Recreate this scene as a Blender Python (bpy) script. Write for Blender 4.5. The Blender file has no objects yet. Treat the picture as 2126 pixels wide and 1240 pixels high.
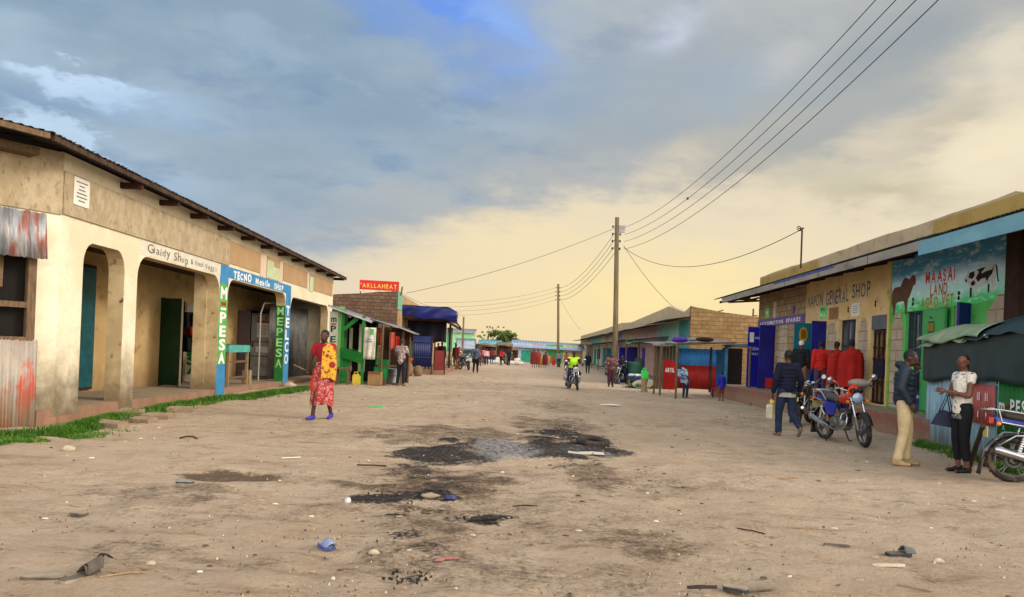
import bpy, bmesh, math, random
import numpy as np
from mathutils import Vector, Matrix
R = math.radians
random.seed(7)
scn = bpy.context.scene
COL = scn.collection

# ------------------------------------------------------------------ camera
F, CX, CY, H0, ROLL = 1535.0, 1063.0, 728.0, 1.5, 0.04
cam_d = bpy.data.cameras.new('camera')
cam_d.sensor_fit = 'HORIZONTAL'
cam_d.sensor_width = 36.0
cam_d.lens = 36.0 * F / 2126.0
cam_d.shift_y = (CY - 620.0) / 2126.0
cam_d.clip_start = 0.1
cam_d.clip_end = 3000.0
cam = bpy.data.objects.new('camera', cam_d)
COL.objects.link(cam)
_r = Vector((1, 0, ROLL)).normalized()
_u = Vector((-ROLL, 0, 1)).normalized()
_b = Vector((0, -1, 0))
cam.matrix_world = Matrix(((_r.x, _u.x, _b.x, 0), (_r.y, _u.y, _b.y, 0), (_r.z, _u.z, _b.z, H0), (0, 0, 0, 1)))
scn.camera = cam

# ------------------------------------------------------------------ exposure
scn.view_settings.view_transform = 'Standard'
scn.view_settings.look = 'None'
scn.view_settings.gamma = 1.0
scn.view_settings.use_curve_mapping = False
scn.view_settings.exposure = 0.0
scn.cycles.max_bounces = 6
scn.cycles.diffuse_bounces = 3
scn.cycles.use_denoising = True

# ------------------------------------------------------------------ colour and node helpers
def lin(c):
    c = c / 255.0
    return c / 12.92 if c <= 0.04045 else ((c + 0.055) / 1.055) ** 2.4
def S(r, g, b, k=0.72):
    return (lin(r) * k, lin(g) * k, lin(b) * k, 1.0)
def _set(t, inp, v):
    if isinstance(v, bpy.types.NodeSocket):
        t.links.new(v, inp)
    elif isinstance(v, (tuple, list)) and len(v) == 3 and inp.type == 'RGBA':
        inp.default_value = (*v, 1)
    else:
        inp.default_value = v
def nm(t, op, *a, clamp=False):
    n = t.nodes.new('ShaderNodeMath'); n.operation = op; n.use_clamp = clamp
    for i, x in enumerate(a): _set(t, n.inputs[i], x)
    return n.outputs[0]
def mixc(t, fac, a, b, blend='MIX'):
    n = t.nodes.new('ShaderNodeMix'); n.data_type = 'RGBA'; n.blend_type = blend
    _set(t, n.inputs[0], fac); _set(t, n.inputs[6], a); _set(t, n.inputs[7], b)
    return n.outputs[2]
def noise(t, vec, scale, detail=4.0, rough=0.55, dist=0.0):
    n = t.nodes.new('ShaderNodeTexNoise')
    if vec is not None: t.links.new(vec, n.inputs['Vector'])
    n.inputs['Scale'].default_value = scale; n.inputs['Detail'].default_value = detail
    n.inputs['Roughness'].default_value = rough; n.inputs['Distortion'].default_value = dist
    return n.outputs[0]
def sstep(t, x, lo, hi, a=0.0, b=1.0):
    n = t.nodes.new('ShaderNodeMapRange'); n.interpolation_type = 'SMOOTHSTEP'; n.clamp = True
    _set(t, n.inputs[0], x); _set(t, n.inputs[1], lo); _set(t, n.inputs[2], hi); _set(t, n.inputs[3], a); _set(t, n.inputs[4], b)
    return n.outputs[0]
def xyz(t, vec):
    n = t.nodes.new('ShaderNodeSeparateXYZ'); t.links.new(vec, n.inputs[0]); return n.outputs
def comb(t, x, y, z):
    n = t.nodes.new('ShaderNodeCombineXYZ')
    for i, v in enumerate((x, y, z)): _set(t, n.inputs[i], v)
    return n.outputs[0]

# ------------------------------------------------------------------ sky and sun
def uv(px, py):
    dx, dy = px - CX, py - CY
    return dx + ROLL * dy, -dy + ROLL * dx
def azel(px, py):
    u, v = uv(px, py)
    return math.degrees(math.atan2(u, F)), math.degrees(math.atan2(v, math.hypot(u, F)))
SUN_AZ, SUN_EL = 100.0, 28.0            # degrees, clockwise from the street axis; height above the horizon
world = bpy.data.worlds.new('World')
scn.world = world
world.use_nodes = True
def build_sky():
    t = world.node_tree; t.nodes.clear()
    out = t.nodes.new('ShaderNodeOutputWorld')
    sky = t.nodes.new('ShaderNodeTexSky'); sky.sky_type = 'NISHITA'; sky.sun_disc = False
    sky.sun_elevation = R(SUN_EL); sky.sun_rotation = R(SUN_AZ); sky.air_density = 1.2; sky.dust_density = 3.0
    bg1 = t.nodes.new('ShaderNodeBackground'); bg1.inputs[1].default_value = 0.12
    t.links.new(sky.outputs[0], bg1.inputs[0])
    tc = t.nodes.new('ShaderNodeTexCoord')
    x, y, z = xyz(t, tc.outputs['Generated'])
    az = nm(t, 'MULTIPLY', nm(t, 'ARCTAN2', x, y), 57.29578)
    el = nm(t, 'MULTIPLY', nm(t, 'ARCSINE', z), 57.29578)
    # cloud sheet seen in perspective: sample noise on a flat layer overhead
    zz = nm(t, 'ADD', nm(t, 'MAXIMUM', z, 0.0), 0.16)
    lay = comb(t, nm(t, 'DIVIDE', x, zz), nm(t, 'DIVIDE', y, zz), 0.0)
    w1 = noise(t, lay, 1.1, 6, 0.55)
    w2 = noise(t, lay, 3.4, 7, 0.6)
    w3 = noise(t, comb(t, nm(t, 'MULTIPLY', az, 0.05), nm(t, 'MULTIPLY', el, 0.11), 3.0), 2.6, 7, 0.6, 0.4)
    az_w = nm(t, 'ADD', az, nm(t, 'MULTIPLY', nm(t, 'SUBTRACT', w3, 0.5), 9.0))
    el_w = nm(t, 'ADD', el, nm(t, 'MULTIPLY', nm(t, 'SUBTRACT', w2, 0.5), 7.0))
    el_w = nm(t, 'ADD', el_w, nm(t, 'MULTIPLY', nm(t, 'SUBTRACT', w3, 0.5), 3.0))
    # warm glow low down and to the right, cool grey cloud above it
    edge = nm(t, 'ADD', nm(t, 'MULTIPLY', nm(t, 'ADD', nm(t, 'MAXIMUM', nm(t, 'MINIMUM', az, 45.0), -45.0), 2.8), 0.30), 9.6)
    above = nm(t, 'SUBTRACT', el_w, edge)
    cool = sstep(t, above, -1.9, 2.3)
    right = sstep(t, az, -14.0, 36.0)
    cool_c = mixc(t, right, S(143, 166, 187, 1), S(190, 190, 186, 1))
    cool_c = mixc(t, sstep(t, w1, 0.38, 0.66), cool_c, mixc(t, right, S(170, 188, 203, 1), S(222, 216, 203, 1)))
    cool_c = mixc(t, sstep(t, w2, 0.50, 0.68, 0, 0.55), cool_c, mixc(t, right, S(120, 150, 184, 1), S(172, 176, 178, 1)))
    cool_c = mixc(t, sstep(t, w3, 0.53, 0.70, 0, 0.5), cool_c, mixc(t, right, S(168, 190, 212, 1), S(214, 208, 196, 1)))
    cool_c = mixc(t, sstep(t, above, 6.5, 0.0, 0, 0.7), cool_c, mixc(t, right, S(184, 186, 186, 1), S(190, 184, 172, 1)))
    low_left = sstep(t, az, -6.0, -24.0)
    warm_c = mixc(t, low_left, S(240, 224, 194, 1), S(206, 205, 203, 1))
    warm_c = mixc(t, sstep(t, el, 10.0, 1.0), warm_c, mixc(t, low_left, S(250, 226, 180, 1), S(224, 214, 198, 1)))
    warm_c = mixc(t, nm(t, 'MULTIPLY', sstep(t, w2, 0.45, 0.7), nm(t, 'MULTIPLY', sstep(t, el, 8.0, 15.0), 0.55)), warm_c, S(203, 197, 178, 1))
    c = mixc(t, cool, warm_c, cool_c)
    def blob(px, py, sa, se, col, amt, slope=0.0, hard=False):
        nonlocal c
        a0, e0 = azel(px, py)
        da = nm(t, 'SUBTRACT', az_w, a0)
        de = nm(t, 'SUBTRACT', nm(t, 'SUBTRACT', el_w, e0), nm(t, 'MULTIPLY', da, slope))
        q = nm(t, 'ADD', nm(t, 'POWER', nm(t, 'ABSOLUTE', nm(t, 'DIVIDE', da, sa)), 2.0), nm(t, 'POWER', nm(t, 'ABSOLUTE', nm(t, 'DIVIDE', de, se)), 2.0))
        g = nm(t, 'POWER', 2.71828, nm(t, 'MULTIPLY', q, -1.0))
        if hard: g = sstep(t, g, 0.25, 0.75)
        c = mixc(t, nm(t, 'MULTIPLY', g, amt), c, col)
    blob(960, 10, 6.0, 2.6, S(110, 156, 240, 1), 1.0, -0.42)
    blob(1060, 60, 2.6, 1.5, S(146, 186, 248, 1), 0.9, -0.5)
    blob(800, 20, 3.4, 1.4, S(120, 160, 230, 1), 0.8, -0.2)
    blob(960, 110, 6.0, 1.4, S(132, 164, 214, 1), 0.6, -0.4)
    blob(170, 178, 4.6, 1.0, S(208, 232, 254, 1), 1.0, -0.03, True)
    blob(240, 205, 5.5, 1.2, S(176, 204, 234, 1), 0.7, 0.0)
    blob(130, 275, 4.6, 0.9, S(216, 238, 255, 1), 1.0, -0.28, True)
    blob(210, 325, 5.0, 1.4, S(176, 202, 232, 1), 0.7, -0.3)
    blob(0, 70, 3.0, 1.4, S(182, 204, 222, 1), 0.6)
    blob(60, 215, 7.0, 0.9, S(128, 158, 192, 1), 0.6)
    blob(1400, 55, 2.6, 1.3, S(206, 214, 230, 1), 0.8, 0.4)
    blob(1510, 185, 5.5, 1.9, S(160, 178, 194, 1), 0.75, 0.12)
    blob(1350, 265, 4.0, 1.5, S(160, 174, 184, 1), 0.6)
    blob(1880, 110, 8.5, 3.8, S(160, 168, 174, 1), 0.9, 0.25)
    blob(1720, 255, 6.5, 1.8, S(172, 176, 174, 1), 0.9, 0.2)
    blob(1560, 330, 5.5, 1.5, S(180, 178, 172, 1), 0.85, 0.1)
    blob(1250, 300, 6.0, 1.5, S(168, 176, 182, 1), 0.75, 0.1)
    blob(1640, 120, 3.0, 1.5, S(206, 206, 204, 1), 0.6, 0.4)
    blob(1980, 250, 3.5, 1.3, S(196, 188, 168, 1), 0.7, 0.5)
    blob(1180, 360, 4.0, 1.2, S(188, 186, 182, 1), 0.7, -0.1)
    blob(820, 400, 6.0, 1.4, S(188, 192, 192, 1), 0.6, 0.05)
    blob(560, 330, 8.0, 1.6, S(150, 168, 184, 1), 0.6)
    blob(1150, 190, 5.0, 1.8, S(158, 176, 196, 1), 0.6, 0.2)
    blob(1820, 400, 4.6, 1.4, S(200, 190, 162, 1), 0.95, -0.1)
    blob(1720, 360, 3.0, 1.5, S(208, 200, 176, 1), 0.6)
    blob(2070, 330, 4.0, 1.6, S(250, 236, 202, 1), 0.85, 0.2)
    blob(2100, 120, 2.0, 3.0, S(242, 230, 206, 1), 0.6, 0.2)
    blob(1380, 610, 10.0, 3.6, S(255, 232, 168, 1.06), 0.9)
    blob(1060, 520, 7.5, 2.6, S(253, 230, 184, 1), 0.75)
    # brightness added to the unseen sky behind and overhead, to light the street
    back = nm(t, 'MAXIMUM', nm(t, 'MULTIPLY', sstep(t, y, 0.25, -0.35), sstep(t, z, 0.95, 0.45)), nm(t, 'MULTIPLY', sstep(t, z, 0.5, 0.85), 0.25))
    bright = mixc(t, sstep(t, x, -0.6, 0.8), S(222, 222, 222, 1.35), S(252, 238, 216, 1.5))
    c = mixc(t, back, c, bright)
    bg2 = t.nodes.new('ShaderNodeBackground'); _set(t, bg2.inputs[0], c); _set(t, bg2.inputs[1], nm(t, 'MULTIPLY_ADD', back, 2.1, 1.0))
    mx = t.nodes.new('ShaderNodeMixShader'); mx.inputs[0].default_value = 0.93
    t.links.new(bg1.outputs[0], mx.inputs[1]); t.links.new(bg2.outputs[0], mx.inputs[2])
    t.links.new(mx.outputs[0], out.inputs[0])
build_sky()
sun_d = bpy.data.lights.new('sun', 'SUN')
sun_d.energy = 2.3; sun_d.angle = R(15.0); sun_d.color = (1.0, 0.94, 0.86)
sun = bpy.data.objects.new('sun', sun_d)
COL.objects.link(sun)
_sd = Vector((math.sin(R(SUN_AZ)) * math.cos(R(SUN_EL)), math.cos(R(SUN_AZ)) * math.cos(R(SUN_EL)), math.sin(R(SUN_EL))))
sun.rotation_euler = (-_sd).to_track_quat('-Z', 'Y').to_euler()

# ------------------------------------------------------------------ helpers
def at(px, py, d):
    u, v = uv(px, py)
    return Vector((u / F * d, d, H0 + v / F * d))
def _ss(a, b, x):
    q = np.clip((x - a) / (b - a), 0, 1); return q * q * (3 - 2 * q)
def gh(x, y):                                   # height of the ground
    x = np.asarray(x, float); y = np.asarray(y, float)
    cross = -0.022 * np.clip(x, -5, 7) * _ss(14, 28, y) * (1 - _ss(55, 90, y))
    side = -0.10 * _ss(-5.5, -7.5, x) * _ss(18, 27, y)
    z = cross + side
    fade = 1 - _ss(25, 60, y)
    z = z + fade * (0.018 * np.sin(0.9 * x + 0.5 * y) * np.sin(0.7 * y - 0.3 * x + 1.0) + 0.010 * np.sin(2.3 * x - 1.1 * y + 0.7) * np.sin(1.9 * y + 0.8 * x)
         + 0.005 * np.sin(6.1 * x + 2.2 * y) * np.sin(5.3 * y - 2.7 * x + 2.0))
    return z
def gz(x, y): return float(gh(x, y))
def gp(px, py):                                 # point of the ground seen at a pixel of the photograph
    u, v = uv(px, py); d = 10.0
    for _ in range(25):
        z = gz(u / F * d, d)
        d = 0.5 * d + 0.5 * max(2.0, (H0 - z) * F / max(-v, 1.0))
    return Vector((u / F * d, d, gz(u / F * d, d)))

_mats = {}
def M(name, col, col2=None, rough=0.8, var=0.16, scale=3.0, bump=0.0, bscale=45.0, metal=0.0, spec=0.3, stain=None, splash=None, stretch=(1, 1, 1), emit=None):
    """procedural material: two noise-mixed tones, optional stains, dirt splashed near the ground and bump"""
    if name in _mats: return _mats[name]
    m = bpy.data.materials.new(name); m.use_nodes = True; t = m.node_tree
    b = t.nodes['Principled BSDF']
    tc = t.nodes.new('ShaderNodeTexCoord'); vec = tc.outputs['Object']
    if stretch != (1, 1, 1):
        mp = t.nodes.new('ShaderNodeMapping'); mp.inputs['Scale'].default_value = stretch
        t.links.new(vec, mp.inputs[0]); nv = mp.outputs[0]
    else: nv = vec
    c2 = col2 if col2 else tuple(min(1, x * (1 + var)) for x in col[:3]) + (1,)
    c1 = col if col2 else tuple(x * (1 - var) for x in col[:3]) + (1,)
    n1 = noise(t, nv, scale, 6, 0.62)
    c = mixc(t, sstep(t, n1, 0.36, 0.64), c1, c2)
    if var > 0:
        n2 = noise(t, nv, scale * 11, 4, 0.6)
        c = mixc(t, nm(t, 'MULTIPLY', sstep(t, n2, 0.45, 0.75), min(0.6, var * 1.6)), c, tuple(x * 0.62 for x in c1[:3]) + (1,))
    if stain:
        scol, amt, ssc = stain[:3]
        lo = stain[3] if len(stain) > 3 else 0.55
        c = mixc(t, nm(t, 'MULTIPLY', sstep(t, noise(t, nv, ssc, 7, 0.65), lo, lo + 0.12), amt), c, scol)
    if splash:
        z0, hgt, scol, amt = splash
        zz = xyz(t, tc.outputs['Object'])[2]
        f = sstep(t, nm(t, 'ADD', zz, nm(t, 'MULTIPLY', nm(t, 'SUBTRACT', noise(t, vec, 2.6, 6, 0.65), 0.5), hgt * 1.1)), z0 + hgt, z0)
        c = mixc(t, nm(t, 'MULTIPLY', f, amt), c, scol)
    _set(t, b.inputs['Base Color'], c)
    b.inputs['Roughness'].default_value = rough; b.inputs['Metallic'].default_value = metal
    b.inputs['Specular IOR Level'].default_value = spec
    if bump:
        bn = t.nodes.new('ShaderNodeBump'); bn.inputs['Strength'].default_value = min(1.0, bump); bn.inputs['Distance'].default_value = 0.02
        t.links.new(noise(t, nv, bscale, 5, 0.65), bn.inputs['Height']); t.links.new(bn.outputs[0], b.inputs['Normal'])
    if emit:
        b.inputs['Emission Color'].default_value = emit[0]; b.inputs['Emission Strength'].default_value = emit[1]
    _mats[name] = m
    return m
def M_stone(name, cols, mortar, axis='y', bw=0.46, bh=0.21, bump=0.5):
    """rough block work; axis is the horizontal direction the wall runs in"""
    if name in _mats: return _mats[name]
    m = bpy.data.materials.new(name); m.use_nodes = True; t = m.node_tree
    b = t.nodes['Principled BSDF']; tc = t.nodes.new('ShaderNodeTexCoord')
    x, y, z = xyz(t, tc.outputs['Object'])
    hor = y if axis == 'y' else x
    wob = nm(t, 'MULTIPLY', nm(t, 'SUBTRACT', noise(t, tc.outputs['Object'], 5, 3, 0.5), 0.5), 0.05)
    v = comb(t, nm(t, 'ADD', hor, wob), nm(t, 'ADD', z, wob), 0.0)
    br = t.nodes.new('ShaderNodeTexBrick'); t.links.new(v, br.inputs['Vector'])
    br.inputs['Scale'].default_value = 1.0; br.inputs['Brick Width'].default_value = bw; br.inputs['Row Height'].default_value = bh
    br.inputs['Mortar Size'].default_value = 0.012; br.inputs['Mortar Smooth'].default_value = 0.3; br.inputs['Bias'].default_value = 0.0
    br.inputs['Color1'].default_value = cols[0]; br.inputs['Color2'].default_value = cols[1]; br.inputs['Mortar'].default_value = mortar
    n = noise(t, tc.outputs['Object'], 3.5, 8, 0.7)
    c = mixc(t, sstep(t, n, 0.35, 0.7, 0, 0.75), br.outputs['Color'], cols[2])
    _set(t, b.inputs['Base Color'], c); b.inputs['Roughness'].default_value = 0.95; b.inputs['Specular IOR Level'].default_value = 0.15
    bn = t.nodes.new('ShaderNodeBump'); bn.inputs['Strength'].default_value = bump; bn.inputs['Distance'].default_value = 0.03
    h = nm(t, 'ADD', nm(t, 'MULTIPLY', br.outputs['Fac'], -0.8), nm(t, 'MULTIPLY', noise(t, tc.outputs['Object'], 22, 5, 0.7), 0.7))
    t.links.new(h, bn.inputs['Height']); t.links.new(bn.outputs[0], b.inputs['Normal'])
    _mats[name] = m
    return m

# a scratch scene in which letters and organic bodies are turned into meshes
TMP = bpy.data.scenes.new('scratch')
def _eval_mesh(ob):
    TMP.collection.objects.link(ob)
    vl = TMP.view_layers[0]; vl.update()
    dg = vl.depsgraph
    me = bpy.data.meshes.new_from_object(ob.evaluated_get(dg), depsgraph=dg)
    TMP.collection.objects.unlink(ob); d = ob.data; bpy.data.objects.remove(ob)
    (bpy.data.curves if isinstance(d, bpy.types.Curve) else bpy.data.meshes).remove(d)
    vs = [tuple(v.co) for v in me.vertices]; fs = [tuple(p.vertices) for p in me.polygons]
    bpy.data.meshes.remove(me)
    return vs, fs
_glyph = {}
def glyph(ch, bold):
    k = (ch, bold)
    if k not in _glyph:
        cu = bpy.data.curves.new('letter', 'FONT'); cu.body = ch; cu.size = 1.0; cu.fill_mode = 'FRONT'; cu.resolution_u = 3; cu.offset = bold
        vs, fs = _eval_mesh(bpy.data.objects.new('letter', cu))
        if vs:
            x0 = min(v[0] for v in vs); x1 = max(v[0] for v in vs)
            _glyph[k] = ([(v[0] - x0, v[1]) for v in vs], fs, x1 - x0)
        else: _glyph[k] = ([], [], 0.3)
    return _glyph[k]

class MB:
    """collects shapes and links them as ONE mesh object"""
    def __init__(self): self.v = []; self.f = []; self.m = []; self.s = []; self.slots = []
    def slot(self, m):
        if m not in self.slots: self.slots.append(m)
        return self.slots.index(m)
    def add(self, vs, fs, m, smooth=False):
        o = len(self.v); k = self.slot(m)
        self.v += [tuple(v) for v in vs]
        for f in fs: self.f.append(tuple(i + o for i in f)); self.m.append(k); self.s.append(smooth)
        return self
    def obox(self, o, ax, ay, az, m):
        o, ax, ay, az = Vector(o), Vector(ax), Vector(ay), Vector(az)
        vs = [o, o + ax, o + ax + ay, o + ay, o + az, o + ax + az, o + ax + ay + az, o + ay + az]
        fs = [(0, 3, 2, 1), (4, 5, 6, 7), (0, 1, 5, 4), (1, 2, 6, 5), (2, 3, 7, 6), (3, 0, 4, 7)]
        if ax.cross(ay).dot(az) < 0: fs = [f[::-1] for f in fs]
        return self.add(vs, fs, m)
    def box(self, c, s, m, rz=0.0, rot=None):
        q = rot if rot else Matrix.Rotation(rz, 3, 'Z')
        ax, ay, az = q @ Vector((s[0], 0, 0)), q @ Vector((0, s[1], 0)), q @ Vector((0, 0, s[2]))
        return self.obox(Vector(c) - (ax + ay + az) / 2, ax, ay, az, m)
    def prism(self, pts, off, m, m2=None):
        pts = [Vector(p) for p in pts]; off = Vector(off); n = len(pts)
        nrm = Vector((0, 0, 0))
        for i in range(n): nrm += (pts[i] - pts[0]).cross(pts[(i + 1) % n] - pts[0])
        if nrm.dot(off) < 0: pts = pts[::-1]
        vs = pts + [p + off for p in pts]
        self.add(vs, [tuple(range(n))[::-1], tuple(range(n, 2 * n))], m)
        return self.add(vs, [(i, (i + 1) % n, n + (i + 1) % n, n + i) for i in range(n)], m2 or m)
    def tube(self, pts, r, m, n=8, smooth=True, cap=True):
        pts = [Vector(p) for p in pts]; k = len(pts)
        rs = r if isinstance(r, (list, tuple)) else [r] * k
        vs = []; prev = None
        for i, p in enumerate(pts):
            d = (pts[min(i + 1, k - 1)] - pts[max(i - 1, 0)]).normalized()
            a = d.cross(Vector((0, 0, 1))) if prev is None else prev - d * prev.dot(d)
            if a.length < 1e-4: a = d.cross(Vector((1, 0, 0)))
            a.normalize(); prev = a; b = d.cross(a)
            for j in range(n):
                q = 2 * math.pi * j / n
                vs.append(p + (a * math.cos(q) + b * math.sin(q)) * rs[i])
        fs = [(i * n + j, i * n + (j + 1) % n, (i + 1) * n + (j + 1) % n, (i + 1) * n + j) for i in range(k - 1) for j in range(n)]
        self.add(vs, fs, m, smooth)
        if cap: self.add(vs[:n][::-1], [tuple(range(n))], m); self.add(vs[-n:], [tuple(range(n))], m)
        return self
    def lathe(self, prof, c, m, axis=(0, 0, 1), n=20, smooth=True, sx=1.0):
        c = Vector(c); z = Vector(axis).normalized()
        a = z.cross(Vector((0, 1, 0)));
        if a.length < 1e-3: a = z.cross(Vector((1, 0, 0)))
        a.normalize(); b = z.cross(a); vs = []
        for (r, h) in prof:
            for j in range(n):
                q = 2 * math.pi * j / n
                vs.append(c + z * h + a * (math.cos(q) * r * sx) + b * (math.sin(q) * r))
        fs = [(i * n + j, i * n + (j + 1) % n, (i + 1) * n + (j + 1) % n, (i + 1) * n + j) for i in range(len(prof) - 1) for j in range(n)]
        self.add(vs, fs, m, smooth)
        if prof[0][0] > 1e-4: self.add(vs[:n][::-1], [tuple(range(n))], m)
        if prof[-1][0] > 1e-4: self.add(vs[-n:], [tuple(range(n))], m)
        return self
    def ball(self, c, r, m, n=12, k=8, rot=None, jit=0.0, rnd=random):
        r = r if isinstance(r, (tuple, list)) else (r, r, r); c = Vector(c); vs = []
        for i in range(k + 1):
            th = math.pi * i / k
            for j in range(n):
                ph = 2 * math.pi * j / n
                q = 1 + (rnd.uniform(-jit, jit) if jit and 0 < i < k else 0)
                p = Vector((r[0] * math.sin(th) * math.cos(ph) * q, r[1] * math.sin(th) * math.sin(ph) * q, r[2] * math.cos(th) * q))
                vs.append(c + (rot @ p if rot else p))
        fs = [(i * n + j, (i + 1) * n + j, (i + 1) * n + (j + 1) % n, i * n + (j + 1) % n) for i in range(k) for j in range(n)]
        return self.add(vs, fs, m, True)
    def torus(self, c, R0, r, m, axis=(0, 1, 0), n=28, k=8, sq=1.0):
        c = Vector(c); z = Vector(axis).normalized(); a = z.orthogonal().normalized(); b = z.cross(a); vs = []
        for i in range(n):
            q = 2 * math.pi * i / n; e = a * math.cos(q) + b * math.sin(q)
            for j in range(k):
                w = 2 * math.pi * j / k
                vs.append(c + e * (R0 + r * math.cos(w)) + z * (r * sq * math.sin(w)))
        fs = [(i * k + j, ((i + 1) % n) * k + j, ((i + 1) % n) * k + (j + 1) % k, i * k + (j + 1) % k) for i in range(n) for j in range(k)]
        return self.add(vs, fs, m, True)
    def corr(self, o, du, dv, nrm, m, amp=0.012, pitch=0.08, rag=0.0, thick=0.004, rnd=random):
        """corrugated sheet: ridges run along dv"""
        o, du, dv, nrm = Vector(o), Vector(du), Vector(dv), Vector(nrm).normalized()
        k = max(4, int(du.length / pitch * 6)); top = []
        for i in range(k + 1):
            h = nrm * (amp * math.sin(2 * math.pi * i / 6)); e0 = rnd.uniform(-rag, rag); e1 = rnd.uniform(-rag, rag)
            p = o + du * (i / k) + h
            top += [p - dv.normalized() * e0, p + dv + dv.normalized() * e1]
        n = len(top); vs = top + [p - nrm * thick for p in top]
        fs = [];
        for i in range(k):
            a, b, c, d = 2 * i, 2 * i + 2, 2 * i + 3, 2 * i + 1
            fs += [(a, b, c, d), (n + d, n + c, n + b, n + a), (a, n + a, n + b, b), (d, c, n + c, n + d)]
        fs += [(0, 1, n + 1, n), (2 * k, n + 2 * k, n + 2 * k + 1, 2 * k + 1)]
        if du.cross(dv).dot(nrm) < 0: fs = [f[::-1] for f in fs]
        return self.add(vs, fs, m, True)
    def grid(self, fn, nu, nv, m, thick=None, smooth=True):
        """sheet from fn(a, b) with a, b in 0..1; thick gives it a back"""
        vs = [Vector(fn(i / nu, j / nv)) for i in range(nu + 1) for j in range(nv + 1)]
        w = nv + 1
        fs = [(i * w + j, (i + 1) * w + j, (i + 1) * w + j + 1, i * w + j + 1) for i in range(nu) for j in range(nv)]
        if thick is None: return self.add(vs, fs, m, smooth)
        t = Vector(thick); n = len(vs); vs2 = vs + [p + t for p in vs]
        f2 = fs + [tuple(x + n for x in f[::-1]) for f in fs]
        rim = [i * w for i in range(nu + 1)] + [nu * w + j for j in range(1, nv + 1)] + [i * w + nv for i in range(nu - 1, -1, -1)] + [j for j in range(nv - 1, 0, -1)]
        for i in range(len(rim)):
            a, b = rim[i], rim[(i + 1) % len(rim)]
            f2.append((b, a, a + n, b + n))
        return self.add(vs2, f2, m, smooth)
    def text(self, s, o, right, up, h, m, width=None, jit=0.0, bold=0.0, sp=0.16, vertical=False, lift=0.003, seed=3):
        """painted letters, glyph by glyph; o is the lower left corner (the upper left one when vertical)"""
        rnd = random.Random(seed); o = Vector(o); right = Vector(right).normalized(); up = Vector(up).normalized(); nrm = right.cross(up) * lift
        tot = sum(glyph(c, bold)[2] + sp for c in s) - sp
        kx = h if width is None or vertical else width / tot
        x = 0.0; y = 0.0
        for ch in s:
            vs, fs, w = glyph(ch, bold)
            sc = 1 + rnd.uniform(-jit, jit); a = rnd.uniform(-jit, jit) * 0.5; dy = rnd.uniform(-jit, jit) * 0.25
            if vertical:
                wx = (width or h * 0.7); kx2 = wx / max(w, 0.3) if w > 0.3 else wx / 0.7
                P = [o + right * ((vx - (0 if w > 0.3 else -0.15)) * kx2) + up * (y - h * 0.8 + vy * h * 1.1) + nrm for vx, vy in vs]
                y -= h
            else:
                P = [o + right * (x + (vx * math.cos(a) - vy * math.sin(a)) * kx * sc) + up * ((vy * sc + vx * math.sin(a) + dy) * h * 1.4) + nrm for vx, vy in vs]
                x += (w + sp) * kx
            if P: self.add(P, fs, m)
        return self
    def organic(self, prims, m, voxel=0.014, it=4):
        """fuse capsules ('c', p0, p1, r0, r1) and ellipsoids ('e', centre, radii[, rotation]) into one continuous skin"""
        q = MB()
        for p in prims:
            if p[0] == 'c':
                a, b = Vector(p[1]), Vector(p[2]); L = (b - a).length
                if L < 1e-4: continue
                prof = [(1e-5, -p[3])] + [(p[3] * math.cos(w), -p[3] * math.sin(w)) for w in (1.2, 0.7, 0.3)] + [(p[3] + (p[4] - p[3]) * k, L * k) for k in (0, 0.25, 0.5, 0.75, 1)] + [(p[4] * math.cos(w), L + p[4] * math.sin(w)) for w in (0.3, 0.7, 1.2)] + [(1e-5, L + p[4])]
                q.lathe(prof, a, None, axis=b - a, n=14)
            else:
                q.ball(p[1], p[2], None, n=16, k=10, rot=p[3] if len(p) > 3 else None)
        me = bpy.data.meshes.new('skin'); me.from_pydata(q.v, [], q.f)
        bm = bmesh.new(); bm.from_mesh(me); bmesh.ops.remove_doubles(bm, verts=bm.verts, dist=2e-5); bm.to_mesh(me); bm.free()
        ob = bpy.data.objects.new('skin', me)
        md = ob.modifiers.new('r', 'REMESH'); md.mode = 'VOXEL'; md.voxel_size = voxel
        sm = ob.modifiers.new('s', 'SMOOTH'); sm.iterations = it; sm.factor = 0.5
        vs, fs = _eval_mesh(ob)
        return self.add(vs, fs, m, True)
    def build(self, name, parent=None, local=False):
        """local: the points are already in the parent's own space; else they are world points"""
        me = bpy.data.meshes.new(name)
        o = Vector((0, 0, 0))
        if parent is not None and not local:
            p = parent
            while p is not None: o += p.location; p = p.parent
        vs = np.array(self.v, float) - np.array(o)
        me.from_pydata(vs.tolist(), [], self.f)
        for s in self.slots: me.materials.append(s)
        me.polygons.foreach_set('material_index', self.m); me.polygons.foreach_set('use_smooth', self.s)
        me.update()
        ob = bpy.data.objects.new(name, me); COL.objects.link(ob)
        if parent is not None: ob.parent = parent
        return ob

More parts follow.
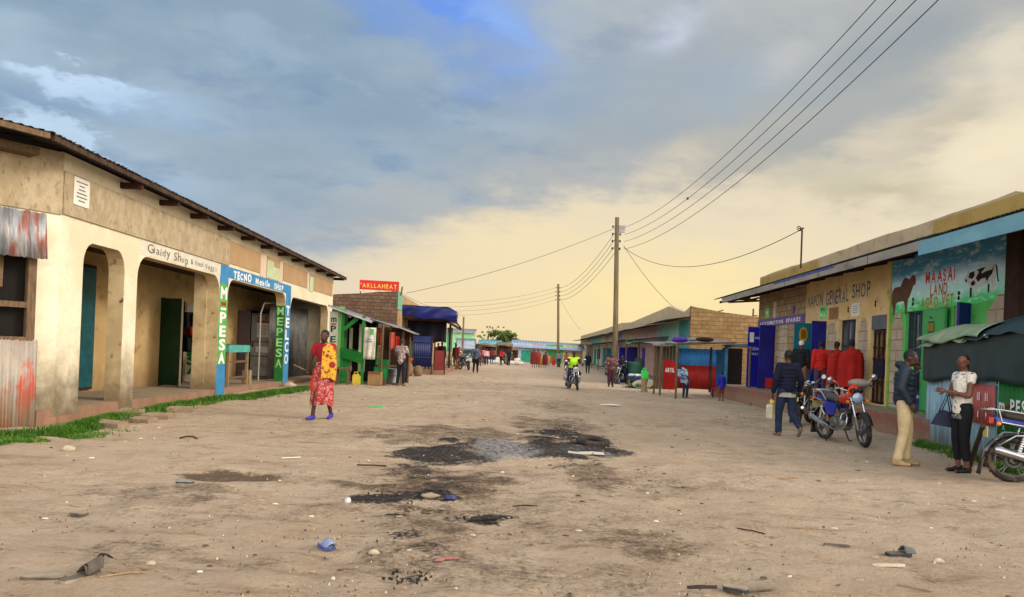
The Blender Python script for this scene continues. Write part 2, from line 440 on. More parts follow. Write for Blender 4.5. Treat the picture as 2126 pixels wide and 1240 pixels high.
def tag(o, label=None, cat=None, group=None, kind=None):
    if label: o['label'] = label
    if cat: o['category'] = cat
    if group: o['group'] = group
    if kind: o['kind'] = kind
    return o
def thing(name, label, cat, loc=(0, 0, 0), rz=0.0, group=None):
    o = bpy.data.objects.new(name, None); COL.objects.link(o)
    o.empty_display_size = 0.2; o.location = loc; o.rotation_euler = (0, 0, rz)
    return tag(o, label, cat, group)
def single(name, mb, label, cat, group=None):
    """a thing that is one mesh: its origin goes to the middle of its base"""
    P = np.array(mb.v); c = Vector(((P[:, 0].min() + P[:, 0].max()) / 2, (P[:, 1].min() + P[:, 1].max()) / 2, P[:, 2].min()))
    mb.v = [tuple(Vector(v) - c) for v in mb.v]
    o = mb.build(name); o.location = c
    return tag(o, label, cat, group)
def copy_tree(o, parent=None, swap=None):
    c = o.copy(); COL.objects.link(c); c.parent = parent
    if swap and c.type == 'MESH' and any(s in swap for s in c.data.materials[:]):
        c.data = c.data.copy()
        for i, s in enumerate(c.data.materials[:]):
            if s in swap: c.data.materials[i] = swap[s]
    for ch in [k for k in bpy.data.objects if k.parent == o]: copy_tree(ch, c, swap)
    return c
UP = Vector((0, 0, 1))

# ------------------------------------------------------------------ ground: one sheet to the horizon
def gel(poly_px):                                # ground positions of photograph pixels
    return [gp(*p) for p in poly_px]
def build_ground():
    xs = np.concatenate([-12 - np.geomspace(0.08, 900, 46)[::-1], np.arange(-12, 12.01, 0.075), 12 + np.geomspace(0.08, 900, 46)])
    ys = np.concatenate([4 - np.geomspace(0.1, 120, 30)[::-1], np.arange(4, 19, 0.06), 19 + np.geomspace(0.07, 1500, 150)])
    X, Y = np.meshgrid(xs, ys, indexing='ij')
    Z = gh(X, Y)
    rng = np.random.default_rng(5)
    def fbm(sc, oct=4):
        tot = np.zeros_like(X); amp = 1.0
        for o in range(oct):
            for _ in range(4):
                a = rng.uniform(0, 2 * np.pi); k = sc * 2 ** o * rng.uniform(0.7, 1.3)
                tot += amp * 0.5 * np.sin(k * (np.cos(a) * X + np.sin(a) * Y) + rng.uniform(0, 6.28) + 1.2 * np.sin(0.6 * k * (np.sin(a) * X - np.cos(a) * Y) + rng.uniform(0, 6.28)))
            amp *= 0.6
        return tot
    n1 = fbm(1.6); n2 = fbm(4.5); n3 = fbm(0.7, 3)
    fade = 1 - _ss(25, 45, Y)
    near = ((np.abs(X) < 14) & (Y > 2)).astype(float) * fade
    Z = Z + near * 0.0085 * n2 + near * 0.006 * n1 + near * 0.004 * fbm(13.0, 2)
    soot = np.zeros_like(X); ash = np.zeros_like(X); darkened = np.zeros_like(X)
    def spot(px, py, rx, ry, rot=0.0, warp=0.45):
        p = gp(px, py); a = R(rot)
        dx = X - p.x; dy = Y - p.y
        q = ((dx * math.cos(a) + dy * math.sin(a)) / rx) ** 2 + ((-dx * math.sin(a) + dy * math.cos(a)) / ry) ** 2
        return np.clip(1.55 - q + warp * (0.65 * n2 + 0.35 * n1), 0, 1.0)
    def mx(a, b, k=1.0): np.maximum(a, b * k, out=a)
    # the big burnt patch, its ash and the smaller scorched marks
    mx(soot, spot(912, 946, 0.72, 0.95), 1.0); mx(soot, spot(895, 985, .45, .55), .5); mx(soot, spot(850, 1005, .5, .5), .42); mx(soot, spot(930, 1010, .35, .4), .42); mx(soot, spot(880, 1060, .4, .3), .4); mx(soot, spot(950, 1075, .4, .16), .4); mx(soot, spot(870, 1150, .2, .35), .38); mx(soot, spot(880, 940, 0.34, 0.35)); mx(soot, spot(935, 915, 0.22, 0.30), .9)
    mx(soot, spot(985, 930, 0.66, 1.0), .74); mx(soot, spot(1150, 928, 0.85, 1.35), .97); mx(soot, spot(1200, 930, 0.7, 1.3), .95)
    mx(soot, spot(1145, 899, 0.55, 0.7), .9); mx(soot, spot(1170, 888, 0.32, .8), .55); mx(soot, spot(1258, 938, 0.42, 0.6), .95)
    mx(soot, spot(1085, 932, 0.8, 0.85), .8); mx(soot, spot(1155, 970, .16, .3), .5); mx(soot, spot(1235, 985, .14, .45), .38)
    mx(ash, spot(1045, 930, 0.5, 1.05), 1.0); mx(ash, spot(1085, 935, 0.35, .45), .7); mx(ash, spot(1180, 935, 0.3, 0.4), .4); mx(ash, spot(1265, 945, .25, .25), .6)
    mx(soot, spot(760, 1036, 0.20, 0.22), 1.0); mx(soot, spot(810, 1035, 0.34, 0.20), .95); mx(soot, spot(860, 1030, 0.28, 0.22), .8); mx(soot, spot(925, 1035, 0.16, 0.20), .85)
    mx(soot, spot(828, 1066, 0.15, 0.10), .8); mx(soot, spot(1000, 1082, 0.19, 0.14), 1.0); mx(soot, spot(1030, 1074, 0.22, 0.12, 20), .9)
    mx(soot, spot(850, 1110, 0.17, 0.16), .62); mx(soot, spot(845, 1200, 0.17, 0.13), .62); mx(soot, spot(820, 1105, .12, .1), .5)
    for px, py, rx, ry, k in ((482, 985, .55, 0.30, .75), (520, 990, .3, .22, .5), (320, 1022, .7, .4, .42), (960, 1060, 1.6, 1.1, .30), (1000, 900, 1.5, 1.1, .55), (880, 905, 1.1, 1.2, .5),  # darker soil; the first two also paint slight shade into the hollow
                              (1150, 880, .9, 2.2, .5), (1350, 1130, .35, .55, .5), (1300, 1000, .8, 1.1, .3), (900, 1150, .8, .5, .28), (1240, 990, .4, .9, .55), (1090, 980, .5, .4, .3), (380, 1150, .6, .35, .3),
                              (915, 1000, .8, .9, .7), (830, 1010, .6, .4, .7), (905, 1060, .5, .35, .55), (870, 1080, .5, .5, .5), (850, 1160, .4, .5, .45), (960, 1190, .7, .4, .35), (1120, 1110, .8, .4, .3), (700, 900, 1.2, 1.0, .25), (560, 1060, .9, .5, .25), (250, 1080, .8, .4, .22), (1250, 1200, .6, .3, .3), (1480, 1000, 1.0, .6, .22), (1160, 840, .9, 2.6, .4), (1600, 880, 2.2, 1.6, .28), (860, 1000, .7, .5, .4), (700, 1000, .9, .6, .2), (1000, 800, 2.5, 3.5, .25), (1350, 880, 1.5, 1.2, .22), (1900, 1040, 1.2, .6, .18), (1420, 1085, .7, .35, .25)):
        mx(darkened, spot(px, py, rx, ry, 0, .55), k)
    # tyre tracks curving through the dirt
    for pts, w, k in (([(905, 1070), (925, 1085), (985, 1092), (1120, 1085), (1185, 1060), (1205, 1020), (1190, 975)], .05, .5), ([(1150, 860), (1160, 960), (1230, 1010), (1420, 1120), (1560, 1240)], .08, .35),
                      ([(1120, 800), (1105, 860), (1060, 980), (905, 1240)], .09, .28), ([(1180, 800), (1240, 880), (1330, 960), (1700, 1240)], .09, .25), ([(1320, 1100), (1400, 1135), (1450, 1200)], .07, .4)):
        P = gel(pts); Q = []
        for a, b in zip(P[:-1], P[1:]): Q += [a.lerp(b, i / 14) for i in range(14)]
        d2 = np.full_like(X, 1e9)
        for q in Q: np.minimum(d2, (X - q.x) ** 2 + (Y - q.y) ** 2, out=d2)
        tr = np.exp(-d2 / (2 * w * w))
        mx(darkened, tr * np.clip(.75 + .5 * n1, 0.1, 1), k); Z -= near * 0.012 * tr
    for x0, ph, k in ((-1.6, 0.0, 1.0), (-.1, .4, .9), (1.3, 1.0, .8), (2.7, 1.5, .8), (4.2, 2.2, .6), (-3.4, 2.7, .7)):
        tr = np.exp(-((X - x0 - .5 * np.sin(Y * .16 + ph) - .12 * np.sin(Y * .5 + 2 * ph)) / .10) ** 2)
        mx(darkened, tr * np.clip(.25 + .5 * n1 + .3 * n2, 0, .8) * (Y < 60), .42 * k); Z -= near * .014 * tr * k
    Z -= near * 0.05 * spot(482, 985, .6, 0.35, 0, .2)
    Z += near * np.clip(soot, 0, 1) * 0.016 * np.abs(fbm(11.0, 3))
    nx, ny = len(xs), len(ys)
    V = np.stack([X, Y, Z], -1).reshape(-1, 3)
    idx = np.arange(nx * ny).reshape(nx, ny)
    q = np.stack([idx[:-1, :-1], idx[1:, :-1], idx[1:, 1:], idx[:-1, 1:]], -1).reshape(-1, 4)
    me = bpy.data.meshes.new('ground')
    me.vertices.add(len(V)); me.vertices.foreach_set('co', V.ravel())
    me.loops.add(q.size); me.loops.foreach_set('vertex_index', q.ravel())
    me.polygons.add(len(q)); me.polygons.foreach_set('loop_start', np.arange(0, q.size, 4)); me.polygons.foreach_set('loop_total', np.full(len(q), 4))
    me.polygons.foreach_set('use_smooth', np.ones(len(q), bool)); me.update(calc_edges=True)
    ca = me.attributes.new('marks', 'FLOAT_COLOR', 'POINT')
    ca.data.foreach_set('color', np.stack([soot, ash, darkened, np.ones_like(soot)], -1).reshape(-1).astype(np.float32))
    m = bpy.data.materials.new('trodden_dirt'); m.use_nodes = True; t = m.node_tree
    b = t.nodes['Principled BSDF']; tc = t.nodes.new('ShaderNodeTexCoord'); vec = tc.outputs['Object']
    at_ = t.nodes.new('ShaderNodeAttribute'); at_.attribute_name = 'marks'
    sr, sa, sd = xyz(t, at_.outputs['Color'])
    big = noise(t, vec, 0.35, 5, 0.6); mid = noise(t, vec, 2.2, 7, 0.65); fine = noise(t, vec, 42, 6, 0.75); grit = noise(t, vec, 120, 3, 0.6)
    c = mixc(t, sstep(t, big, 0.35, 0.65), S(186, 164, 140, .93), S(196, 175, 152, .93))
    c = mixc(t, sstep(t, mid, 0.45, 0.72, 0, 0.55), c, S(172, 145, 119, .86))
    mp = t.nodes.new('ShaderNodeMapping'); mp.inputs['Scale'].default_value = (0.45, 1.6, 1); t.links.new(vec, mp.inputs[0])
    streak = noise(t, mp.outputs[0], 1.7, 8, 0.68)
    c = mixc(t, sstep(t, streak, 0.54, 0.68, 0, 0.6), c, S(152, 124, 99, .8))
    c = mixc(t, sstep(t, streak, 0.44, 0.30, 0, 0.5), c, S(208, 190, 168, .92))
    c = mixc(t, sstep(t, fine, 0.55, 0.72, 0, 0.7), c, S(112, 88, 70, .60))
    spk = noise(t, mp.outputs[0], 8.5, 6, 0.72)
    c = mixc(t, sstep(t, spk, 0.60, 0.68, 0, 0.65), c, S(108, 82, 62, .62))
    c = mixc(t, sstep(t, grit, 0.64, 0.72, 0, 0.6), c, S(216, 204, 186))
    churn = noise(t, mp.outputs[0], 3.6, 9, 0.74, 0.6)
    c = mixc(t, sstep(t, churn, 0.58, 0.70, 0, 0.6), c, S(126, 98, 74, .64))
    brk = nm(t, 'ADD', nm(t, 'MULTIPLY', nm(t, 'SUBTRACT', noise(t, vec, 3.1, 9, 0.72), 0.5), 2.6), nm(t, 'MULTIPLY', nm(t, 'SUBTRACT', noise(t, vec, 22, 6, 0.7), 0.5), 2.4))
    fd = sstep(t, nm(t, 'ADD', sd, nm(t, 'MULTIPLY', brk, 0.6)), 0.10, 0.80)
    c = mixc(t, nm(t, 'MULTIPLY', fd, 0.85), c, S(100, 78, 60, .58))
    fs = sstep(t, nm(t, 'ADD', sr, nm(t, 'MULTIPLY', brk, 0.75)), 0.28, 0.86)
    sootc = mixc(t, sstep(t, noise(t, vec, 17, 6, 0.7), 0.42, 0.62), S(28, 28, 31, .7), S(66, 67, 73, .7))
    sootc = mixc(t, sstep(t, noise(t, vec, 7, 8, 0.72), 0.50, 0.62, 0, 0.8), sootc, S(96, 82, 70, .6))
    c = mixc(t, nm(t, 'MULTIPLY', fs, 0.95), c, sootc)
    fa = sstep(t, nm(t, 'ADD', sa, nm(t, 'MULTIPLY', brk, 0.8)), 0.25, 0.95)
    c = mixc(t, nm(t, 'MULTIPLY', fa, 0.75), c, mixc(t, sstep(t, noise(t, vec, 14, 7, .72), .38, .62), S(112, 109, 112), S(196, 192, 193)))
    _set(t, b.inputs['Base Color'], c); b.inputs['Roughness'].default_value = 0.95; b.inputs['Specular IOR Level'].default_value = 0.12
    bn = t.nodes.new('ShaderNodeBump'); bn.inputs['Strength'].default_value = 1.0; bn.inputs['Distance'].default_value = 0.075
    hgt = nm(t, 'ADD', nm(t, 'MULTIPLY', noise(t, vec, 14, 8, 0.7), 1.0), nm(t, 'MULTIPLY', grit, 0.22))
    t.links.new(hgt, bn.inputs['Height']); t.links.new(bn.outputs[0], b.inputs['Normal'])
    me.materials.append(m)
    g = bpy.data.objects.new('ground', me); COL.objects.link(g); g['kind'] = 'structure'
    return g
build_ground()

# ------------------------------------------------------------------ arcade of shops on the left
m_pale = M('pale_plaster', S(230, 219, 194, .9), S(218, 205, 176, .86), rough=0.9, scale=1.1, bump=0.25, bscale=34, stain=(S(168, 150, 118), 0.3, 3.4, 0.6), splash=(0.05, 1.5, S(112, 94, 70), 0.95))
m_rough = M('rough_brown_plaster', S(192, 175, 146, .82), S(176, 157, 126, .79), rough=0.95, scale=5, bump=1.0, bscale=30, stain=(S(132, 110, 80), 0.55, 11.0, 0.54), stretch=(1, 1, 0.6))
m_tan = M('smooth_tan_plaster', S(184, 152, 114, .82), S(174, 141, 104, .82), rough=0.9, scale=1.5, bump=0.2)
m_inner = M('ochre_inner_plaster', S(200, 170, 118, .74), S(186, 154, 104, .74), rough=0.9, scale=1.2, bump=0.15, stain=(S(120, 92, 60), 0.5, 2.0, 0.55), splash=(0.1, 0.8, S(120, 92, 66), 0.6))
m_reveal = M('worn_pillar_plaster', S(204, 184, 144, .85), S(186, 164, 124, .85), rough=0.9, scale=2.2, bump=0.25, stain=(S(92, 46, 34), 0.9, 4.5, 0.585), splash=(0.1, 1.0, S(112, 92, 70), 0.8))
m_roofunder = M('dark_sheet_roof', S(58, 50, 46), S(44, 38, 36), rough=0.6, metal=0.2, scale=3)
m_wood_dk = M('dark_rafter_wood', S(78, 44, 34), S(56, 32, 26), rough=0.85, scale=6)
m_wood = M('weathered_wood', S(128, 104, 78), S(100, 80, 60), rough=0.9, scale=5, bump=0.3, stretch=(6, 6, 1))
m_concrete = M('concrete', S(164, 146, 122), S(150, 132, 108), rough=0.95, scale=2.5, bump=0.3, stain=(S(110, 92, 72), 0.5, 1.5))
m_plinth_face = M('reddish_plinth', S(168, 128, 104), S(150, 116, 94), rough=0.95, scale=2.5, bump=0.3)
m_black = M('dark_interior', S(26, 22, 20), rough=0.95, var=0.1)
m_white_p = M('white_sign_paint', S(232, 228, 214), S(222, 214, 196), rough=0.8, scale=3, stain=(S(190, 170, 140), 0.4, 3, 0.6))
m_blue_p = M('sky_blue_paint', S(70, 150, 205), S(58, 134, 190), rough=0.7, scale=3, stain=(S(120, 150, 160), 0.5, 5, 0.6))
m_green_p = M('leaf_green_paint', S(34, 128, 52), S(28, 110, 44), rough=0.7, scale=3)
m_ltgreen_p = M('light_green_paint', S(112, 190, 96), S(96, 170, 84), rough=0.7, scale=3)
m_white_l = M('white_lettering', S(240, 240, 236, .85), rough=0.7, var=0.06)
m_ink = M('brown_ink_lettering', S(110, 92, 74), rough=0.8, var=0.1)
m_paper = M('pale_paper', S(226, 222, 212, .85), rough=0.9, var=0.05)
m_greytext = M('grey_print', S(120, 118, 116), rough=0.9, var=0.05)
m_red_p = M('red_paint', S(196, 40, 34), S(176, 32, 28), rough=0.6, scale=3)
m_pink_p = M('pinkish_wash', S(232, 208, 186), S(222, 198, 176), rough=0.9)
m_mint = M('mint_undercoat', S(206, 222, 184), S(196, 206, 160), rough=0.9, scale=4)

XA0, YA0, SL = -7.4, 12.0, -0.0196
def A(d, z, n=0.0): return Vector((XA0 + SL * (d - YA0) + n, d - n * SL, z))
tA = Vector((SL, 1, 0)); nA = Vector((1, -SL, 0))
def floorA(d): return 0.25 - 0.0075 * (d - 12)
D_END = 31.8
bA = thing('shop_arcade', 'long cream plastered shop arcade with painted arches and rusty eaves on the left', 'shop building', A(20, 0, -3))

def arch_outline():
    """front wall with four openings as one comb-shaped outline in (distance, height)"""
    P = [(12.0, -0.3), (12.0, 3.41), (D_END, 3.41), (D_END, -0.3)]
    for a, b, top in ((25.4, 31.0, 3.05), (19.5, 24.8, 3.1), (14.6, 18.9, 3.1), (12.69, 14.1, 3.08)):
        w = 0.38 if b - a > 2 else 0.3; h = 0.45 if b - a > 2 else 0.4
        P.append((b, -0.3))
        P += [(b - w * (1 - math.cos(q)), top - h + h * math.sin(q)) for q in (0, 0.35, 0.7, 1.05, 1.35)]
        P += [(b - w, top), (a + w, top)] if b - a > 1.0 else []
        P += [(a + w * (1 - math.cos(q)), top - h + h * math.sin(q)) for q in (1.35, 1.05, 0.7, 0.35, 0)]
        P.append((a, -0.3))
    return P
def facade_part(x0, x1, z0, z1, m, n=0.004, thick=0.004, fn=None):
    """flat coat of paint on the arcade front: outline clipped from the arches"""
    mb.obox(A(x0, z0, n - thick), tA * (x1 - x0), nA * thick, UP * (z1 - z0), m)

mb = MB()
mb.prism([A(d, z) for d, z in arch_outline()], nA * -0.3, m_pale, m_reveal)
mb.obox(A(18.86, 0.0, -0.62), tA * 0.12, nA * 0.315, UP * 3.3, m_reveal)
# upper wall: cream strip under the eaves, rough brown band in front of it
mb.obox(A(12.0, 3.41, -0.3), tA * (D_END - 12.0), nA * 0.3, UP * 1.02, m_pale)
mb.obox(A(12.0, 3.43, 0), tA * 7.45, nA * 0.035, UP * 0.70, m_rough)
for a, b in ((19.45, 22.0), (22.62, 23.95), (24.35, 27.4), (27.75, 31.6)):
    mb.obox(A(a, 3.5, 0), tA * (b - a), nA * 0.02, UP * 0.60, m_tan)
for a, b in ((22.02, 22.6), (23.97, 24.33), (27.42, 27.73)):
    mb.obox(A(a, 3.43, 0), tA * (b - a), nA * 0.008, UP * 0.76, m_pink_p)
for a, b, z1 in ((22.62, 23.3, 3.98), (23.3, 23.95, 3.83), (27.75, 28.3, 3.98)):
    mb.obox(A(a, 3.43, 0), tA * (b - a), nA * 0.026, UP * (z1 - 3.43), m_mint)
# angled wall at the near corner
tB = Vector((-0.57, -0.82, 0)).normalized(); nB = Vector((0.82, -0.57, 0)).normalized(); PC = A(12.0, 0)
def B_(s, z, n=0.0): return Vector((PC.x, PC.y, z)) + tB * s + nB * n
mb.obox(B_(0, -0.3, -0.3), tB * 6, nB * 0.3, UP * 3.71, m_pale)
mb.obox(B_(0, 3.41, -0.3), tB * 6, nB * 0.335, UP * 1.0, m_rough)
# back wall, veranda ceiling, far end wall
mb.obox(A(12.2, -0.2, -2.0), tA * (D_END - 12.2), nA * 0.15, UP * 3.7, m_inner)
mb.obox(A(D_END - 0.25, -0.2, -2.0), tA * 0.25, nA * 1.7, UP * 4.6, m_pale)
mb.obox(A(D_END - 0.25, -0.2, -7.0), tA * 0.25, nA * 5.0, UP * 4.9, m_pale)
mb.obox(A(12.1, 3.3, -1.85), tA * (D_END - 12.3), nA * 1.55, UP * 0.08, m_roofunder)
mb.build('wall', bA)
mb = MB()
mb.prism([A(11.6, floorA(11.6), -1.9), A(D_END, floorA(D_END), -1.9), A(D_END, floorA(D_END), -0.02), A(11.6, floorA(11.6), -0.02)], UP * -0.6, m_concrete, m_plinth_face)
mb.prism([A(12.06, 0.14, -.3), B_(0, 0.14, -.2), B_(6, 0.14, -.2), B_(6, 0.14, 0.1), B_(0, 0.14, 0.1), A(12.06, .14, 0.07), A(12.67, 0.14, 0.07), A(12.67, .14, -.3)], UP * -0.5, m_plinth_face)
mb.build('plinth', bA)
# painted fascia signs, pillar paint and their lettering
mb = MB()
mb.obox(A(14.72, 3.12, 0), tA * 4.2, nA * 0.005, UP * 0.29, m_white_p)
mb.text('Glaidy', A(14.98, 3.2, .006), tA, UP, 0.155, m_ink, width=1.0, jit=0.2, seed=2)
mb.text('Shop', A(16.2, 3.17, .006), tA, UP, 0.175, m_ink, width=0.72, jit=0.2, seed=5)
mb.text('& fresh', A(17.08, 3.2, .006), tA, UP, 0.12, m_ink, width=0.7, jit=0.1, seed=6)
mb.text('Vegg\'s', A(17.92, 3.19, .006), tA, UP, 0.13, m_ink, width=0.72, jit=0.1, seed=8)
mb.build('painted_sign', bA)
mb = MB()
mb.obox(A(18.93, 3.12, 0), tA * 6.46, nA * 0.006, UP * 0.29, m_blue_p)
mb.text('TECNO', A(19.85, 3.155, .007), tA, UP, 0.2, m_white_l, width=1.4, jit=0.14, bold=0.05)
mb.text('Mobile', A(21.65, 3.16, .007), tA, UP, 0.18, m_white_l, width=1.35, jit=0.16, bold=0.04)
mb.text('SHOP', A(23.45, 3.16, .007), tA, UP, 0.19, m_white_l, width=1.0, jit=0.16, bold=0.04)
for a, b in ((18.905, 19.495), (24.805, 25.395)):
    mb.obox(A(a, 2.93, 0), tA * (b - a), nA * 0.006, UP * 0.192, m_blue_p)
mb.build('phone_shop_sign', bA)
mb = MB()
a, b = 18.905, 19.495
mb.obox(A(a, 0.84, 0), tA * (b - a), nA * 0.005, UP * 2.088, m_ltgreen_p)
mb.obox(A(a, 0.02, 0), tA * (b - a), nA * 0.005, UP * 0.817, m_blue_p)
mb.obox(A(b, 0.3, -0.28), nA * 0.27, tA * 0.004, UP * 2.3, m_ltgreen_p)
mb.text('M', A(a + .08, 2.86, .006), tA, UP, 0.40, m_white_l, width=0.44, vertical=True, bold=0.03)
mb.obox(A(a + .12, 2.36, .005), tA * 0.36, nA * 0.003, UP * 0.10, m_red_p)
mb.obox(A(a + .12, 2.25, .005), tA * 0.36, nA * 0.003, UP * 0.06, m_white_l)
mb.text('PESA', A(a + .08, 2.2, .006), tA, UP, 0.35, m_white_l, width=0.44, vertical=True, bold=0.04)
mb.build('pillar_paint', bA)
mb = MB()
mb.obox(A(24.805, 0.05, 0), tA * 0.585, nA * 0.005, UP * 2.878, m_blue_p)
mb.text('TELCO', A(24.88, 2.72, .006), tA, UP, 0.41, m_white_l, width=0.42, vertical=True, bold=0.03)
mb.obox(A(24.8, 0.1, -0.295), nA * 0.29, tA * -0.006, UP * 2.95, m_green_p)
mb.text('MEPESA', A(24.79, 2.66, -0.26), nA, UP, 0.35, M('pillar_pale_lettering', S(150, 210, 140, .9)), width=0.21, vertical=True, bold=0.02)
mb.build('pillar_paint', bA)
# roof: sheets, purlin, rafters
mb = MB()
E0, E1 = A(10.9, 4.44, 0.5), A(D_END + 0.7, 4.40, 0.42)
mb.corr(E0, E1 - E0, Vector((-8, 0, 1.0)), Vector((0.12, 0, 1)), m_roofunder, amp=0.018, pitch=0.13, rag=0.03)
C0 = B_(-0.2, 4.46, 0.5); mb.corr(E0, Vector((-2.6, -3.75, 0.1)), Vector((-8, 2, 0.9)), Vector((0.1, 0, 1)), m_roofunder, amp=0.018, pitch=0.13, rag=0.03)
mb.build('roof', bA)
mb = MB()
mb.obox(E0 + Vector((-.02, 0.05, -0.10)), E1 - E0, Vector((-0.05, 0, 0)), UP * 0.08, M('purlin_wood', S(86, 66, 50), S(60, 46, 38), rough=.9, scale=5))
mb.obox(E0 + Vector((-.02, -0.05, -0.10)), Vector((-2.5, -3.6, 0.1)), Vector((-0.05, 0.03, 0)), UP * 0.08, m_wood)
mb.build('purlin', bA)
for d in (13.8, 15.4, 16.95, 18.6, 20.3, 22.0, 23.7, 25.3, 27.0, 28.7, 30.4, 32.0):
    MB().obox(A(d, 4.24, 0.40), nA * -1.2, tA * 0.09, UP * 0.11, m_wood_dk).build('rafter', bA)
MB().obox(B_(0.5, 4.22, 0.36), nB * -0.4, tB * 0.9, UP * 0.1, m_wood).build('rafter', bA)
# doors along the back wall
m_teal_d = M('teal_door_paint', S(22, 92, 98), S(16, 74, 82), rough=0.5, scale=4, stain=(S(60, 84, 74), 0.4, 6))
m_dkgreen = M('dark_green_door', S(14, 62, 38), S(10, 48, 30), rough=0.5, scale=4)
m_greydoor = M('grey_metal_door', S(176, 174, 172), S(160, 158, 156), rough=0.6, scale=4, stain=(S(130, 110, 90), 0.4, 4))
mb = MB(); fl = floorA(16) + .06
mb.obox(A(15.3, fl, -1.85), tA * 1.12, nA * 0.07, UP * 2.72, m_wood_dk)
mb.obox(A(15.36, fl + .05, -1.78), tA * 1.0, nA * 0.035, UP * 2.6, m_teal_d)
for z in (0.75, 1.25, 1.35, 2.1): mb.obox(A(15.38, fl + z, -1.745), tA * 0.96, nA * 0.012, UP * 0.035, m_teal_d)
dr = mb.build('door', bA); dr['label'] = 'teal metal door'
MB().obox(A(15.6, fl + 1.2, -1.74), tA * 0.16, nA * 0.05, UP * 0.09, m_black).build('handle', dr)
mb = MB(); fl = floorA(20)
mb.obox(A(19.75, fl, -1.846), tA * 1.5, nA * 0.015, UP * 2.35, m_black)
mb.build('doorway', bA)
mb = MB(); mb.obox(A(19.75, fl + .03, -1.83), Vector((0.66, -0.28, 0)), Vector((0.02, 0.04, 0)), UP * 2.3, m_dkgreen)
mb.obox(A(19.75, fl + .03, -1.83) + Vector((.66, -.28, 0)), Vector((0.04, -0.015, 0)), Vector((0.01, 0.02, 0)), UP * 2.3, m_white_p)
dr = mb.build('door', bA); dr['label'] = 'dark green door leaf standing open'
mb = MB(); o = A(21.35, fl + .05, -1.82); e = Vector((1, 0.04, 0))
mb.obox(o, e * 0.95, Vector((0, 0.04, 0)), UP * 2.25, m_white_p)
for k, (ch, z) in enumerate((('M', 1.72), ('P', .98), ('E', .74), ('S', .48), ('A', .22))):
    mb.text(ch, o + e * .04 + UP * (z) + Vector((0, -.002, 0)), e, UP, 0.24 if k else .27, m_green_p, width=0.42, bold=0.05)
mb.obox(o + e * .02 + UP * 1.22 + Vector((0, -.006, 0)), e * 0.75, Vector((0, 0.005, 0)), UP * 0.46, M('blue_poster', S(28, 48, 140), rough=.5))
for k in range(2): mb.text('.....', o + e * .15 + UP * (1.5 - .14 * k) + Vector((0, -.008, 0)), e, UP, .05, m_white_l, width=.55)
dr = mb.build('door', bA); dr['label'] = 'white door leaf with green lettering and blue poster'
mb = MB(); fl = floorA(27)
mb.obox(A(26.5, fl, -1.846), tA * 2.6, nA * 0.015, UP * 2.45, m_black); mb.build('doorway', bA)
mb = MB(); mb.obox(A(25.6, fl + .03, -1.83), Vector((0.34, 0.2, 0)), Vector((0.03, -0.04, 0)), UP * 2.35, M('maroon_door', S(58, 26, 22), rough=.5)); dr = mb.build('door', bA); dr['label'] = 'dark maroon door leaf'
mb = MB(); o = A(26.35, fl + .03, -1.62); e = Vector((0.97, 0.1, 0)).normalized()
mb.obox(o, e * 0.74, Vector((-.01, 0.04, 0)), UP * 2.3, m_greydoor)
for z in (0.03, .75, 1.27, 2.24): mb.obox(o + UP * z + Vector((0, -.015, 0)), e * 0.74, Vector((0, 0.014, 0)), UP * 0.04, m_wood)
for k, (x, z, w, h, m) in enumerate(((.2, 1.45, .42, .5, m_paper), (.2, 1.98, .4, .06, m_red_p), (.18, .92, .22, .2, m_paper), (.42, .9, .2, .22, m_paper), (.2, 2.08, .1, .1, m_greytext), (.46, 2.08, .1, .1, m_red_p))):
    mb.obox(o + e * x + UP * z + Vector((0, -.012, 0)), e * w, Vector((0, 0.01, 0)), UP * h, m)
for k in range(5): mb.obox(o + e * .24 + UP * (1.55 + .07 * k) + Vector((0, -.016, 0)), e * (.3 - .03 * (k % 2)), Vector((0, 0.004, 0)), UP * .02, m_greytext)
dr = mb.build('door', bA); dr['label'] = 'pale grey metal door leaf with papers stuck on'
MB().obox(o + e * .06 + UP * 1.1 + Vector((0, -.04, 0)), e * .03, Vector((0, .03, 0)), UP * .16, m_black).build('handle', dr)
m_steel_dk = M('grey_shutter_steel', S(112, 110, 108), S(84, 82, 80), rough=0.55, metal=0.35, scale=2, stain=(S(70, 62, 54), .5, 2))
mb = MB(); mb.corr(A(25.9, floorA(28), -0.85), tA * 5.2, UP * 2.75, nA, m_steel_dk, amp=0.03, pitch=0.2)
mb.build('shutter', bA)
MB().tube([A(24.6, .15, -.75), A(24.6, 2.4, -.75), A(24.75, 2.75, -.7), A(25.3, 2.8, -.5)], .025, m_greydoor).build('drain_pipe', bA)

# notice on the rough wall
n0 = A(12.25, 3.64, .04)
mb = MB(); mb.obox(n0, tA * 0.46, nA * 0.01, UP * 0.46, m_paper)
for k, w in enumerate((.34, .16, .2, .3, .32, .2)): mb.obox(n0 + tA * (.23 - w / 2) + UP * (.38 - .062 * k) + nA * .01, tA * w, nA * .002, UP * .022, m_greytext)
single('paper_notice', mb, 'white printed paper notice pasted on the rough brown wall under the eaves', 'notice')

